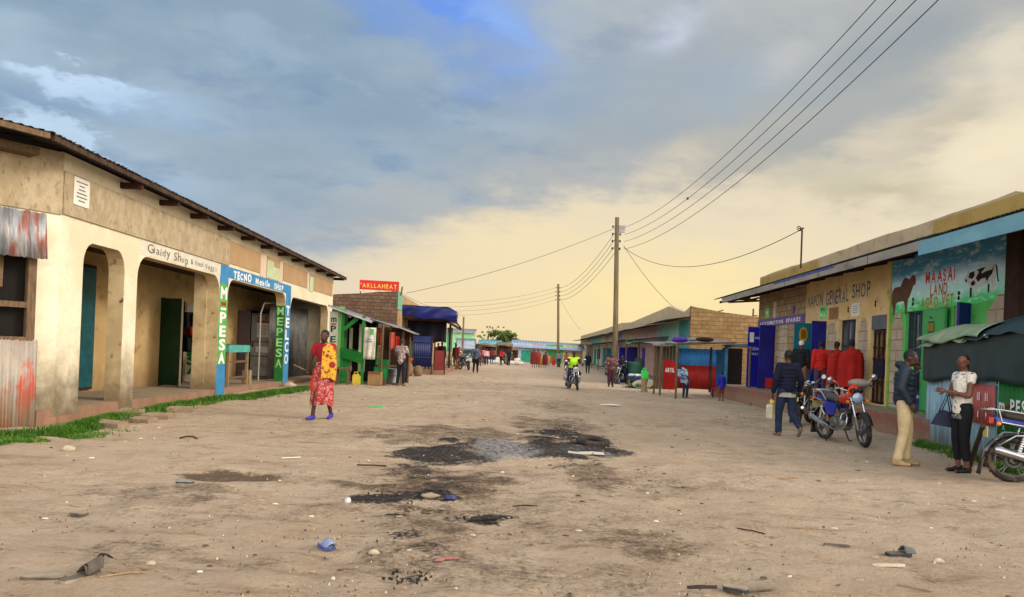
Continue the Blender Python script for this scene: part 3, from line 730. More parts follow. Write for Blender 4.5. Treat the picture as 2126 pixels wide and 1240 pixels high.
# tin-clad shop front at the near corner
m_tin = M('weathered_tin', S(182, 184, 188), S(122, 124, 130), rough=0.5, metal=0.25, scale=2.2, stain=(S(160, 84, 60), 0.85, 1.6, 0.47), stretch=(3.0, 3.0, 0.5))
m_tin_red = M('tin_with_red_paint', S(184, 172, 158), S(150, 146, 142), rough=0.6, metal=0.2, scale=2.0, stain=(S(196, 84, 62), 0.95, 2.1, 0.47), stretch=(1.3, 1.3, 0.5), splash=(0.1, 0.5, S(170, 150, 120), .6))
kF = thing('tin_kiosk', 'rusty corrugated tin kiosk with a wooden hatch against the left end of the cream arcade', 'kiosk', B_(1.8, 0.1, .3))
mb = MB(); mb.corr(B_(0.35, 2.62, .42), tB * 3.6, UP * 0.72 - nB * 0.1, nB, m_tin, amp=0.011, pitch=0.13, rag=0.012); a = mb.build('awning_sheet', kF); a['label'] = 'rust streaked tin awning'
mb = MB(); mb.corr(B_(0.38, -0.02, .26), tB * 3.4, UP * 1.38, nB, m_tin_red, amp=0.010, pitch=0.12, rag=0.02); a = mb.build('lower_sheet', kF); a['label'] = 'lower tin sheet with faded red paint'
mb = MB()
for s in (0.42, 1.5, 2.9): mb.obox(B_(s, 1.3, .14), tB * 0.12, nB * 0.1, UP * 1.45, m_wood)
for z in (1.32, 1.86, 2.66): mb.obox(B_(0.42, z, .15), tB * 3.2, nB * 0.08, UP * 0.09, m_wood)
mb.build('hatch_frame', kF)
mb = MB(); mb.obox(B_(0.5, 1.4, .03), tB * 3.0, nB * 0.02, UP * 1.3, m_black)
mb.build('hatch_opening', kF)
mb = MB(); mb.obox(B_(0.85, 2.16, .12), tB * 0.75, nB * 0.03, UP * 0.5, m_wood); mb.obox(B_(1.05, 2.16, .15), tB * 0.05, nB * 0.012, UP * 0.5, M('reddish_board', S(120, 72, 48), rough=.9))
mb.build('board', kF)
# high counter on the veranda
tb = thing('stall_counter', 'tall wooden stand with turquoise top beside the blue painted pillar', 'counter', A(21.2, floorA(21), -.6))
m_turq = M('turquoise_paint', S(96, 190, 178), S(80, 168, 158), rough=.6)
m_woodl = M('pale_wood', S(176, 148, 112), S(152, 124, 92), rough=.9, scale=5, bump=.2, stretch=(5, 5, 1))
mb = MB(); mb.obox(A(20.4, 1.30, -1.0), tA * 1.7, nA * 0.75, UP * 0.05, M('dark_teal_top', S(30, 112, 100), rough=.6)); mb.obox(A(20.4, 1.14, -.25), tA * 1.7, nA * .03, UP * .2, m_turq); mb.obox(A(20.37, 1.14, -1.0), tA * .03, nA * .78, UP * .2, m_turq); mb.build('top', tb)
for d, n in ((20.45, -.95), (20.45, -.32), (22.0, -.95), (22.0, -.32)):
    MB().obox(A(d, floorA(d), n), tA * .07, nA * .07, UP * (1.3 - floorA(d)), m_woodl).build('leg', tb)
mb = MB()
for z in (.5, .95): mb.obox(A(20.5, floorA(20) + z - .3, -.29), tA * 1.5, nA * .04, UP * .06, m_wood)
mb.build('stretcher', tb)
mb = MB(); mb.obox(A(22.15, floorA(22), -.45), tA * .2, nA * .22, UP * .42, m_woodl); single('wood_block', mb, 'upright pale wooden block at the foot of the turquoise topped stand', 'wood block')
# hung clothing in the dark doorway
m_cloth_blk = M('black_cloth', S(22, 22, 26), rough=.9); m_cloth_red = M('red_cloth', S(190, 40, 30), rough=.9)
mb = MB(); o = A(20.4, 1.1, -1.35)
mb.grid(lambda a, b: o + Vector((-.18 + .36 * a, .05 * math.sin(a * 9 + b * 2), 1.1 * b)) + Vector((0, 0, 0)), 12, 8, m_cloth_blk, thick=(0, .03, 0))
mb.grid(lambda a, b: o + Vector((-.10 + .32 * a, -.04 + .03 * math.sin(a * 8), .46 + .24 * b)), 8, 4, m_cloth_red, thick=(0, .03, 0))
single('hanging_clothes', mb, 'black and red clothes hanging in the dark doorway of the arcade', 'clothes')

# ------------------------------------------------------------------ shop row on the right
XC0, YC0, SC = 9.6, 15.0, 0.035
def Cc(d, z, n=0.0): return Vector((XC0 + SC * (d - YC0) - n, d + n * SC, z))      # n: metres out into the street
tC = Vector((SC, 1, 0)); nC = Vector((-1, SC, 0))
def dC(px, py=700):                              # distance along the front for a pixel column of the photograph
    return 9.075 / (uv(px, py)[0] / F - SC)
FL = 0.46
m_yel = M('ochre_shop_wall', S(216, 188, 136, .92), S(204, 172, 118, .92), rough=.9, scale=1.5, bump=.15, stain=(S(128, 92, 52), .5, 2.0, .56))
m_grn = M('bright_green_wall', S(96, 192, 96, .9), S(82, 172, 84, .9), rough=.8, scale=1.5, bump=.1, stain=(S(60, 120, 66), .4, 3))
m_stoneC = M_stone('shop_front_blocks', (S(180, 156, 122, .85), S(158, 134, 100, .85), S(138, 112, 82, .85)), S(100, 80, 58), 'y', 0.5, 0.24)
m_stoneP = M_stone('bare_grey_blocks', (S(190, 174, 152, .9), S(172, 156, 136, .9), S(152, 134, 114, .9)), S(106, 92, 76), 'y', 0.9, 0.27, .35)
m_parap = M('parapet_concrete', S(192, 172, 136, .85), S(176, 156, 128, .85), rough=.95, scale=1.3, bump=.4, stain=(S(140, 124, 104), .5, 2.6, .54))
m_parap_y = M('parapet_yellow_wash', S(196, 164, 92), S(178, 146, 84), rough=.95, scale=1.3, bump=.4, stain=(S(120, 100, 74), .5, 1.6, .54))
m_fgrey = M('grey_fascia_board', S(168, 160, 148), S(146, 138, 128), rough=.8, scale=2, stain=(S(110, 96, 80), .6, 3, .54), stretch=(1, .4, 1))
m_fblue = M('pale_blue_fascia', S(132, 184, 200), S(116, 168, 186), rough=.8, scale=2, stain=(S(150, 150, 140), .5, 3, .56), stretch=(1, .4, 1))
m_navy = M('navy_metal_door', S(32, 34, 140), S(24, 26, 112), rough=.45, scale=2)
m_royal = M('royal_blue_door', S(38, 36, 178), S(30, 30, 160), rough=.45, scale=2)
m_tealL = M('teal_blue_leaf', S(28, 130, 150), S(24, 116, 136), rough=.5, scale=2)
m_step = M('red_oxide_step', S(160, 104, 88), S(142, 92, 78), rough=.95, scale=2, bump=.2, stain=(S(160, 136, 112), .6, 2, .5), splash=(0.0, .35, S(164, 138, 112), .7))
m_glass = M('dark_window_glass', S(176, 182, 186, 1), S(120, 128, 136, 1), rough=.1, var=.1, spec=.8, metal=.8, scale=.9)
m_grey = M('grey_metal_panel', S(104, 110, 120), S(92, 98, 108), rough=.6)
bC = thing('shop_row', 'long low shop row with painted fronts and a mural of cattle on the right', 'shop building', Cc(22, 0, -3))

dY, dG, dE, dF = 25.2, 19.15, 14.3, 30.6         # borders: spares | yellow | green | right end | far end
WZ0, WZ1 = -0.4, 4.3
holes = [(28.35, 30.2, FL, 2.86), (23.5, 24.5, FL, 2.8), (24.7, 26.3, FL, 2.8), (21.1, 22.3, 1.62, 2.8), (19.3, 20.2, FL, 2.84), (17.45, 18.3, 1.5, 2.84), (15.62, 16.2, FL, 2.86)]
def paint(d, z):
    if d > dY: return m_stoneC
    if d > dG: return m_yel
    return m_grn
mb = MB()
ds = sorted({11.0, dE, dG, dY, dF} | {h[0] for h in holes} | {h[1] for h in holes}); zs = sorted({WZ0, WZ1} | {h[2] for h in holes} | {h[3] for h in holes})
for a, b in zip(ds[:-1], ds[1:]):
    for z0, z1 in zip(zs[:-1], zs[1:]):
        mdd, mz = (a + b) / 2, (z0 + z1) / 2
        if any(h[0] < mdd < h[1] and h[2] < mz < h[3] for h in holes): continue
        mb.obox(Cc(a, z0, -.25), tC * (b - a), nC * .25, UP * (z1 - z0), paint(mdd, mz) if mdd > dE else M('brown_wall', S(150, 104, 78), S(132, 90, 68), rough=.9, scale=2))
mb.obox(Cc(dF - .25, WZ0, -7), tC * .25, nC * 6.75, UP * 4.6, m_stoneC)
mb.obox(Cc(11, WZ0, -7), tC * .25, nC * 6.75, UP * 4.6, m_stoneC)
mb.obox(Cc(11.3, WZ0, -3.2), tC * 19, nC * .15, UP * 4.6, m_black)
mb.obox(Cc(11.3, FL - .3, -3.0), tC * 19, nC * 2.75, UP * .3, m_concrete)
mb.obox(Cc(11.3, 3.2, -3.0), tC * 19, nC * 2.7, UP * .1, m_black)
# bare block panels left between the painted frames
def panel(a, b, z1, full=None):
    w = b - a
    if full == 'l': pts = [(a, FL), (b, FL), (b, z1 - .35), (b - .35, z1), (a, z1)]
    else: pts = [(a, FL), (b, FL), (b, z1 - .42), (b - w * .3, z1), (a + w * .3, z1), (a, z1 - .42)]
    mb.prism([Cc(d, z, .004) for d, z in pts], nC * .004, m_stoneP)
panel(22.5, 23.25, 2.78); panel(20.4, 20.95, 2.82); panel(18.42, 19.02, 2.85); panel(14.36, 15.0, 3.0, 'l')
mb.obox(Cc(27.0, 1.0, 0), tC * .9, nC * .006, UP * 1.85, m_stoneP)
mb.build('wall', bC)
mb = MB(); mb.obox(Cc(13.85, -.2, 0), tC * .42, nC * .12, UP * 4.4, M('dark_pilaster', S(70, 44, 32), S(52, 34, 26), rough=.9, scale=3)); mb.build('pilaster', bC)
mb = MB(); mb.obox(Cc(11.2, FL, 0), tC * 2.6, nC * .02, UP * 2.1, m_grn); mb.build('green_dado', bC)
mb = MB(); mb.obox(Cc(16.9, FL, 0), tC * .95, nC * .012, UP * .68, M('navy_dado', S(26, 44, 112), rough=.6)); mb.text('ON OFF', Cc(17.7, FL + .28, .014), -tC, UP, .1, m_white_l, width=.6); mb.build('painted_dado', bC)
# yellow frame round doors and pilaster edges
mb = MB()
for a, b, z1 in ((21.1, 22.3, 2.8),):
    for x0, x1, z0, zz in ((a - .12, a, 1.55, z1 + .05), (b, b + .12, 1.55, z1 + .05), (a, b, 1.5, 1.62)):
        mb.obox(Cc(x0, z0, 0), tC * (x1 - x0), nC * .03, UP * (zz - z0), M('cream_trim', S(222, 200, 152), rough=.8))
mb.build('door_trim', bC)
mb = MB()
mb.obox(Cc(19.05, FL, 0), tC * .09, nC * .03, UP * 2.9, M('lime_trim', S(150, 176, 70), rough=.8))
mb.build('pilaster', bC)
# mural
def mural_mat():
    m = bpy.data.materials.new('painted_sky_and_meadow'); m.use_nodes = True; t = m.node_tree; b = t.nodes['Principled BSDF']
    tc = t.nodes.new('ShaderNodeTexCoord'); z = xyz(t, tc.outputs['Object'])[2]
    mp = t.nodes.new('ShaderNodeMapping'); mp.inputs['Scale'].default_value = (1, .35, 1); t.links.new(tc.outputs['Object'], mp.inputs[0])
    n = noise(t, mp.outputs[0], 3.2, 6, .62)
    h = nm(t, 'ADD', z, nm(t, 'MULTIPLY', nm(t, 'SUBTRACT', n, .5), .55))
    c = mixc(t, sstep(t, h, 2.92, 3.22), S(66, 190, 104, 1), S(166, 214, 204, 1))
    c = mixc(t, sstep(t, h, 3.2, 3.5), c, S(186, 214, 228, 1))
    c = mixc(t, sstep(t, h, 3.5, 3.85), c, S(64, 138, 182, 1))
    c = mixc(t, sstep(t, noise(t, mp.outputs[0], 9, 5, .6), .5, .66, 0, .5), c, S(220, 236, 230, 1))
    _set(t, b.inputs['Base Color'], c); b.inputs['Roughness'].default_value = .75
    return m
m_mur = mural_mat()
mb = MB(); mb.obox(Cc(dE + .03, 2.9, 0), tC * (dG - dE - .1), nC * .006, UP * 1.38, m_mur)
mb.prism([Cc(d, z, .006) for d, z in ((15.05, 2.9), (dG - .1, 2.9), (dG - .1, 2.86), (15.3, 2.86))], nC * -.004, m_mur)
m_ored = M('red_brush_lettering', S(206, 74, 56, .9), S(190, 62, 44, .9), rough=.8); m_oor = M('orange_brush_lettering', S(206, 104, 50), rough=.8); m_oye = M('gold_brush_lettering', S(196, 136, 44), rough=.8)
def murtext(s, d0, d1, z, h, m, seed): mb.text(s, Cc(d0, z, .007), -tC, UP, h, m, width=d0 - d1, jit=.07, bold=.025, seed=seed)
murtext('MAASAI', 17.42, 16.2, 3.45, .29, m_ored, 1); murtext('LAND', 17.2, 16.48, 3.16, .26, m_oor, 2); murtext('AGRO-VET', 17.6, 16.22, 2.89, .25, m_oye, 4)
# two head of cattle in the mural, flat painted shapes, coordinates (along, up)
def flat(pts, m, o, k, lift): mb.prism([Cc(o[0] - x * k[0], o[1] + y * k[1], lift) for x, y in pts], nC * .002, m)
m_bull = M('brown_bull_paint', S(120, 84, 62), S(98, 68, 50), rough=.85, scale=5); m_cwh = M('white_cow_paint', S(226, 224, 216), S(206, 206, 200), rough=.85, scale=6); m_cbk = M('black_cow_paint', S(24, 26, 34), rough=.85)
o, k = (19.05, 2.76), (1.1, 1.0)
flat([(0, .30), (0, .66), (.12, .74), (.38, .74), (.5, .90), (.6, .96), (.68, .92), (.78, .88), (.92, .98), (1.0, .96), (1.07, .84), (1.05, .72), (.97, .72), (.9, .6), (.82, .46), (.74, .38), (.72, .18), (.7, .02), (.62, .02), (.62, .2), (.56, .36), (.3, .36), (.2, .32), (.14, .04), (.06, .02), (.06, .2)], m_bull, o, k, .007)
o, k = (15.86, 3.0), (1.1, .72)
flat([(0.02, .62), (.08, .68), (.14, .80), (.2, .74), (.34, .78), (.6, .82), (.92, .90), (1.0, .88), (1.03, .74), (1.0, .48), (.97, .12), (.9, .06), (.9, .34), (.86, .4), (.84, .1), (.78, .06), (.78, .36), (.62, .32), (.46, .32), (.44, .04), (.38, .04), (.37, .3), (.3, .3), (.29, -.02), (.22, -.02), (.22, .32), (.12, .46), (.03, .54)], m_cwh, o, k, .007)
for pts in ([(.16, .6), (.2, .74), (.34, .76), (.36, .62), (.28, .54)], [(.24, .44), (.34, .5), (.4, .4), (.34, .34), (.26, .36)], [(.42, .78), (.56, .68), (.7, .82), (.6, .82)], [(.4, .56), (.5, .72), (.6, .66), (.72, .7), (.9, .72), (.98, .86), (.9, .6), (.8, .5), (.76, .4), (.7, .52), (.56, .5), (.48, .42)], [(.22, .3), (.29, .28), (.29, 0), (.23, 0)], [(.78, .32), (.84, .32), (.83, .08), (.79, .08)], [(1.0, .86), (1.05, .8), (1.08, .5), (1.12, .34), (1.08, .36), (1.04, .54)], [(.05, .54), (.1, .58), (.12, .48), (.06, .48)]):
    flat(pts, m_cbk, o, k, .010)
for d in (17.98, 16.02):
    for z in (3.02, 3.13): mb.ball(Cc(d, z, .01), (.012, .045, .05), m_black, 8, 6)
mb.build('mural', bC)
# shop lettering and stickers
m_gtx = M('grey_blue_lettering', S(84, 104, 122, .8), rough=.8); 
mb = MB()
mb.text('NAPON', Cc(25.05, 3.34, .004), -tC, UP, .42, m_gtx, width=1.32, jit=.1, bold=.01, seed=3)
mb.build('lettering', bC); mb = MB()
mb.text('GENERAL', Cc(23.45, 3.34, .004), -tC, UP, .42, m_gtx, width=1.7, jit=.1, bold=.01, seed=9)
mb.build('lettering', bC); mb = MB()
mb.text('SHOP', Cc(21.5, 3.4, .004), -tC, UP, .42, m_gtx, width=1.15, jit=.1, bold=.01, seed=11)
mb.build('lettering', bC)
for d, z in ((21.75, 3.05), (20.0, 3.12)):
    mb = MB()
    for dz in (0, .085): mb.ball(Cc(d, z + dz, .0), (.012, .05, .05), m_black, 8, 6)
    mb.build('vent_hole', bC)
m_purp = M('purple_sign_paint', S(122, 100, 168), S(108, 88, 152), rough=.7, stain=(S(160, 140, 180), .5, 4))
mb = MB(); mb.obox(Cc(25.25, 2.86, 0), tC * 5.3, nC * .03, UP * .3, m_purp)
mb.text('AUTOMOTIVE', Cc(30.3, 2.92, .032), -tC, UP, .13, m_white_l, width=2.9, jit=.06, bold=.03); mb.text('SPARES', Cc(27.1, 2.93, .032), -tC, UP, .14, m_white_l, width=1.5, jit=.06, bold=.03)
mb.build('spares_sign', bC)
def poster(name, a, b, z0, z1, m, extra=None):
    mb = MB(); mb.obox(Cc(a, z0, .005), tC * (b - a), nC * .012, UP * (z1 - z0), m)
    if extra: extra(mb)
    return mb
m_pgreen = M('green_poster', S(120, 226, 130, .8), rough=.8)
mb = poster('poster', 23.35, 23.92, 2.92, 3.3, m_pgreen, lambda q: (q.text('m', Cc(23.8, 3.18, .019), -tC, UP, .1, m_green_p, width=.3, bold=.04), q.text('PESA', Cc(23.85, 2.98, .019), -tC, UP, .1, m_white_l, width=.42, bold=.04)))
single('poster', mb, 'bright green mobile money poster on the ochre shop wall', 'poster')
mb = poster('poster', 22.45, 23.15, 2.86, 3.22, M('brown_board', S(164, 120, 82), rough=.9)); single('poster', mb, 'plain brown board beside the bright green poster', 'board')
def lines(q):
    for k in range(4): q.obox(Cc(21.05, 2.98 + .06 * k, .018), tC * .35, nC * .002, UP * .015, m_greytext)
mb = poster('poster', 20.95, 21.5, 2.88, 3.26, m_paper, lines); single('poster', mb, 'white paper poster pasted above the barred window of the ochre shop', 'poster')
mb = poster('poster', 29.2, 29.65, 3.2, 3.6, m_pgreen, lambda q: q.obox(Cc(29.25, 3.35, .018), tC * .35, nC * .002, UP * .12, m_paper)); single('poster', mb, 'small pale green poster above the spares sign', 'poster')
mb = MB(); mb.obox(Cc(28.35, 3.17, 0), tC * .28, nC * .03, UP * .62, m_pink_p); mb.build('white_strip', bC)
mb = MB(); mb.obox(Cc(26.3, 3.2, .01), tC * .16, nC * .02, UP * .3, m_royal); mb.build('blue_plate', bC)
# windows
m_bar = M('window_bars', S(64, 74, 92), rough=.5, metal=.3)
for a, b, z0, z1 in ((21.1, 22.3, 1.62, 2.8), (17.45, 18.3, 1.5, 2.84)):
    mb = MB()
    for d in np.linspace(a, b - .04, 4): mb.obox(Cc(d, z0, -.12), tC * .04, nC * .05, UP * (z1 - z0), m_bar)
    for z in (z0, z0 + .42, z1 - .04): mb.obox(Cc(a, z, -.118), tC * (b - a), nC * .046, UP * .04, m_bar)
    w = mb.build('window', bC)
    mb = MB(); mb.obox(Cc(a, z0, -.16), tC * (b - a), nC * .012, UP * (z1 - z0), m_glass); mb.build('pane', w)
# doors and leaves
def leaf(o, e, w, h, m, label, extra=None):
    mb = MB(); e = Vector(e).normalized(); nr = Vector((e.y, -e.x, 0))
    if nr.dot(Vector((0, 0, 0)) - Vector((o[0], o[1], 0))) < 0: nr = -nr
    mb.obox(o, e * w, nr * -.04, UP * h, m)
    for z in (.02, h * .34, h * .66, h - .05): mb.obox(o + UP * z + nr * .012, e * w, nr * -.012, UP * .03, m)
    for x in (0, w - .03): mb.obox(o + e * x + nr * .011, e * .03, nr * -.011, UP * h, m)
    if extra: extra(mb, o + nr * .016, e, nr)
    q = mb.build('door', bC); q['label'] = label
    return q
def ex1(q, o, e, nr):
    q.obox(o + e * .3 + UP * 1.82, e * .18, nr * -.004, UP * .4, m_paper)
    q.text('AGENT', o + e * .1 + UP * 1.5, e, UP, .12, m_white_l, width=.34); q.text('CASH', o + e * .1 + UP * 1.3, e, UP, .1, m_white_l, width=.3)
    q.text('m', o + e * .08 + UP * 1.95, e, UP, .14, m_white_l, width=.16)
leaf(Cc(30.15, FL - .05, .0) , (-1, -.05, 0), .54, 2.44, m_royal, 'royal blue open leaf with white stickers', ex1)
def ex2(q, o, e, nr): q.obox(o + e * .02 + UP * .02, e * .3, nr * -.004, UP * .38, m_red_p)
leaf(Cc(28.4, FL - .03, .0), (-1, -.08, 0), .6, 2.44, m_navy, 'dark blue open leaf with a red patch at its foot', ex2)
leaf(Cc(26.28, FL, -.06), (-.035, -1, 0), .95, 2.3, m_royal, 'blue gridded leaf standing in its frame')
def ex3(q, o, e, nr):
    q.prism([o + e * (.3 + .15 * math.cos(w)) + UP * (1.95 + .25 * math.sin(w)) for w in np.linspace(0, 6.1, 14)], nr * -.004, M('yellow_sticker', S(206, 156, 44), rough=.6))
    q.obox(o + e * .22 + UP * 1.82, e * .16, nr * .006, UP * .3, M('ochre_sticker', S(150, 100, 30), rough=.6))
leaf(Cc(24.55, FL, .0), (-1, -.04, 0), .6, 2.34, m_tealL, 'teal open leaf with an oval yellow sticker', ex3)
leaf(Cc(23.35, FL, .0), (-1, -.04, 0), .46, 2.36, m_navy, 'dark blue open leaf by the ochre wall')
mb = MB(); mb.obox(Cc(19.3, 2.46, -.06), tC * .9, nC * .05, UP * .38, m_grey)
mb.build('door_head', bC)
m_grille = M('rusty_grille', S(60, 48, 44), rough=.6, metal=.4); m_brownd = M('brown_door_board', S(150, 112, 66), S(128, 92, 52), rough=.8)
mb = MB(); mb.obox(Cc(19.34, FL + .02, -.14), tC * .82, nC * .03, UP * 1.96, m_brownd)
for d in (19.34, 19.6, 19.86, 20.1): mb.obox(Cc(d, FL + .02, -.1), tC * .04, nC * .04, UP * 1.96, m_grille)
for z in (.05, .6, 1.2, 1.5, 1.9): mb.obox(Cc(19.34, FL + z, -.07), tC * .82, nC * .025, UP * .035, m_grille)
for z0, s in ((.1, 1), (1.25, -1)):
    mb.tube([Cc(19.4 + .33 * q, FL + z0 + .45 * (q if s > 0 else 1 - q) + .1 * math.sin(q * 3), -.055) for q in np.linspace(0, 2, 8)], .014, m_grille, 5)
mb.obox(Cc(19.5, FL + .72, -.075), tC * .6, nC * .03, UP * .44, M('dark_lock_plate', S(28, 32, 56), rough=.5))
q = mb.build('door', bC); q['label'] = 'brown door behind a rusty grille'
def ex4(q, o, e, nr):
    q.obox(o + e * .34 + UP * 1.84, e * .26, nr * -.004, UP * .2, M('gold_plate', S(150, 126, 30), rough=.6)); q.obox(o + e * .33 + UP * 2.04, e * .28, nr * -.005, UP * .025, m_black); q.obox(o + e * .33 + UP * 1.82, e * .28, nr * -.005, UP * .02, m_black); q.ball(o + e * .46 + UP * 2.16, .02, m_black, 8, 6)
m_gdoor = M('green_metal_door', S(72, 178, 96), S(62, 162, 86), rough=.5, scale=2)
leaf(Cc(17.4, FL + .02, .05), (-.12, -1, 0), 1.14, 2.38, m_gdoor, 'bright green metal leaf folded back on the wall', ex4)
mb = MB(); mb.obox(Cc(16.1, FL, -.1), tC * .08, nC * .08, UP * 2.4, M('cream_post', S(176, 160, 110), rough=.8)); mb.build('door_post', bC)
leaf(Cc(15.55, FL, .02), (-.75, -.42, 0), .42, 2.42, m_navy, 'dark blue open leaf beside the green door')
# walkway with a painted step
mb = MB(); SX = 1.18
mb.prism([Cc(11, FL, 0), Cc(33.5, FL - .08, 0), Cc(33.5, FL - .08, SX), Cc(11, FL, SX)], UP * -.9, m_concrete, m_step)
mb.build('step', bC)
# parapet, sheet awning, fascia boards
mb = MB(); rr = random.Random(4)
top = [(13.95, 4.3), (13.95, 4.78), (14.05, 4.9), (14.25, 4.96)]
for d in np.arange(14.8, 30.5, .8): top.append((d, 4.95 + rr.uniform(-.025, .02)))
top += [(30.6, 4.93), (30.6, 4.3)]
mb.prism([Cc(d, z, .0) for d, z in top], nC * -.28, m_parap)
for a, b in ((13.97, 17.2), (24.2, 30.58)): mb.obox(Cc(a, 4.33, 0), tC * (b - a), nC * .006, UP * .55, m_parap_y)
mb.obox(Cc(11, 4.3, -.25), tC * 2.9, nC * .25, UP * .3, _mats['brown_wall'])
mb.build('parapet', bC)
mb = MB()
mb.corr(Cc(14.6, 4.13, 1.34), tC * 18.2, nC * -1.36 + UP * .32, Vector((-.2, 0, 1)), m_roofunder, amp=.016, pitch=.12, rag=.02)
mb.corr(Cc(10.5, 4.02, 1.62), tC * 4.2, nC * -1.64 + UP * .42, Vector((-.2, 0, 1)), m_roofunder, amp=.016, pitch=.12, rag=.02)
mb.build('awning', bC)
mb = MB(); mb.obox(Cc(14.75, 3.89, 1.3), tC * 16.6, nC * .035, UP * .2, m_fgrey)
for d in (17.5, 20.6, 23.4, 26.5, 29.2): mb.obox(Cc(d, 3.885, 1.335), tC * .02, nC * .004, UP * .2, m_black)
mb.obox(Cc(19.5, 4.03, 1.336), tC * 5.0, nC * .004, UP * .075, M('blue_drips', S(40, 62, 140), S(90, 100, 140), rough=.7, scale=8))
mb.build('fascia', bC)
mb = MB(); mb.obox(Cc(10.5, 3.71, 1.56), tC * 4.15, nC * .035, UP * .28, m_fblue); q = mb.build('fascia', bC); q['label'] = 'pale blue fascia board'
for d in np.arange(11, 32, 1.4): MB().obox(Cc(d, 3.90, 1.28), nC * -1.3 + UP * .26, tC * .06, UP * .1, m_wood_dk).build('rafter', bC)
mb = MB()
T = Cc(33.2, 4.02, .55)
mb.obox(Cc(31.35, 4.0, 1.3), T - Cc(31.35, 4.0, 1.3), nC * .05, UP * .09, m_wood); mb.obox(T, Cc(30.6, 3.98, -.6) - T, tC * .05, UP * .08, m_wood_dk); mb.obox(Cc(31.35, 3.99, 1.3), Cc(30.6, 3.98, .1) - Cc(31.35, 3.99, 1.3), tC * .05, UP * .08, m_wood)
mb.obox(Cc(30.6, 4.05, .0), tC * 2.4, nC * .06, UP * .07, m_wood)
mb.build('gable_frame', bC)

# service mast on the awning
mb = MB(); p = at(1662, 557, 22.8); q = at(1665, 476, 22.8)
mb.tube([p, q], .028, m_wood_dk, 8); mb.tube([q + Vector((-.12, 0, .02)), q + Vector((.06, 0, .03))], .02, m_wood_dk, 6); mb.torus(q + Vector((-.1, 0, .02)), .06, .012, m_black, (0, 1, 0), 12, 6); mb.ball(q + Vector((-.06, 0, -.04)), .03, m_black, 8, 6)
single('service_mast', mb, 'thin steel service mast standing on the sheet awning of the shop row', 'mast')
MAST = q

# ------------------------------------------------------------------ tarpaulin kiosk at the right edge
m_tarp = M('dark_green_tarp', S(28, 62, 66), S(20, 48, 56), rough=.55, scale=1.5, bump=.25, bscale=9)
m_tarpl = M('faded_green_tarp', S(150, 166, 130, .9), S(122, 142, 112, .9), rough=.7, scale=1.5, bump=.25, bscale=9)
m_pblue = M('pale_blue_sheet', S(158, 190, 204), S(140, 172, 190), rough=.6, scale=2, stain=(S(150, 140, 120), .4, 3, .58), splash=(-.05, .4, S(160, 150, 120), .6))
m_pink = M('faded_red_sheet', S(196, 104, 96), S(178, 88, 82), rough=.6, scale=2, stain=(S(206, 150, 140), .5, 4, .55))
m_mgreen = M('mid_green_sheet', S(36, 124, 44), S(30, 106, 38), rough=.6, scale=2, stain=(S(70, 120, 80), .4, 4, .58))
K0, K1 = Vector((8.5, 15.1, 0)), Vector((7.02, 9.6, 0)); tK = (K1 - K0).normalized(); nK = Vector((tK.y, -tK.x, 0)); LK = (K1 - K0).length
if nK.x > 0: nK = -nK
def K(s, z, n=0.0): return K0 + tK * s + nK * n + UP * z
kE = thing('tarpaulin_kiosk', 'kiosk of coloured tin sheets under a dark green tarpaulin beside the shop row', 'kiosk', K(2.5, 0, -.8))
mb = MB(); mb.corr(K(0, -.1, 0), tK * 3.85, UP * 1.4, nK, m_pblue, amp=.014, pitch=.16, rag=.03); mb.build('blue_sheet', kE)
mb = MB(); mb.corr(K(2.55, .62, .03), tK * 1.3, UP * .64, nK, m_pink, amp=.012, pitch=.14)
for k in range(3): mb.text('I' * 2, K(2.75 + .36 * k, 1.0, .05), tK, UP, .13, m_white_l, width=.12, bold=.02)
for k in range(3): mb.text('I', K(2.8 + .36 * k, .72, .05), tK, UP, .1, m_white_l, width=.04, bold=.02)
mb.build('red_sheet', kE)
mb = MB(); mb.corr(K(3.87, .35, .0), tK * 1.8, UP * 1.0, nK, m_mgreen, amp=.012, pitch=.16)
mb.text('m', K(3.97, .88, .02), tK, UP, .19, m_white_l, width=.24, bold=.04); mb.text('PESA', K(4.42, .88, .02), tK, UP, .2, m_white_l, width=.85, bold=.03); mb.obox(K(4.22, .97, .015), tK * .14, nK * .01, UP * .035, m_red_p)
mb.text('A', K(4.15, .6, .02), tK, UP, .09, m_white_l, width=.1)
mb.build('green_sheet', kE)
def valance(a, b):
    s = -.08 + a * (LK + .2); z = 2.02 + .1 * a - (.78 + .03 * math.sin(a * 17)) * (1 - b)
    return K(s, z, .07 + .02 * math.sin(s * 2.3 + 2 * b) * (1 - b) + .006 * math.sin(s * 7.3))
mb = MB(); mb.grid(valance, 60, 10, m_tarp, thick=nK * -.008); mb.build('tarp_side', kE)
def tarp_roof(a, b, lo=0.0):
    s = -.25 + a * (LK + .4); hump = .16 * math.exp(-((s - 3.1) / .5) ** 2) + .10 * math.exp(-((s - 4.4) / .6) ** 2)
    z = 2.03 + .10 * a + (.46 * b + hump * min(1, b * 3)) - .05 * math.sin(s * 2.3 + 1) * (1 - b) * .6 + .018 * math.sin(s * 7 + b * 5) - .10 * max(0, .08 - b) / .08
    return K(s, z, .16 - 1.9 * b)
mb = MB(); mb.grid(lambda a, b: K(-.28 + 3.6 * a, 2.0 + .05 * math.sin(a * 8 + 1) * (1 - b) + (.24 + .10 * a + .05 * math.sin(a * 5)) * b, .17 - .42 * b * b + .015 * math.sin(a * 23 + b * 3)), 40, 8, m_tarpl, thick=nK * -.008); q = mb.build('tarp_flap', kE); q['label'] = 'faded pale green flap folded over the front edge'
mb = MB(); mb.grid(lambda a, b: tarp_roof(a * .5, b), 34, 14, m_tarpl, thick=(0, 0, -.01)); q = mb.build('tarp_roof', kE); q['label'] = 'faded pale green roof tarp'
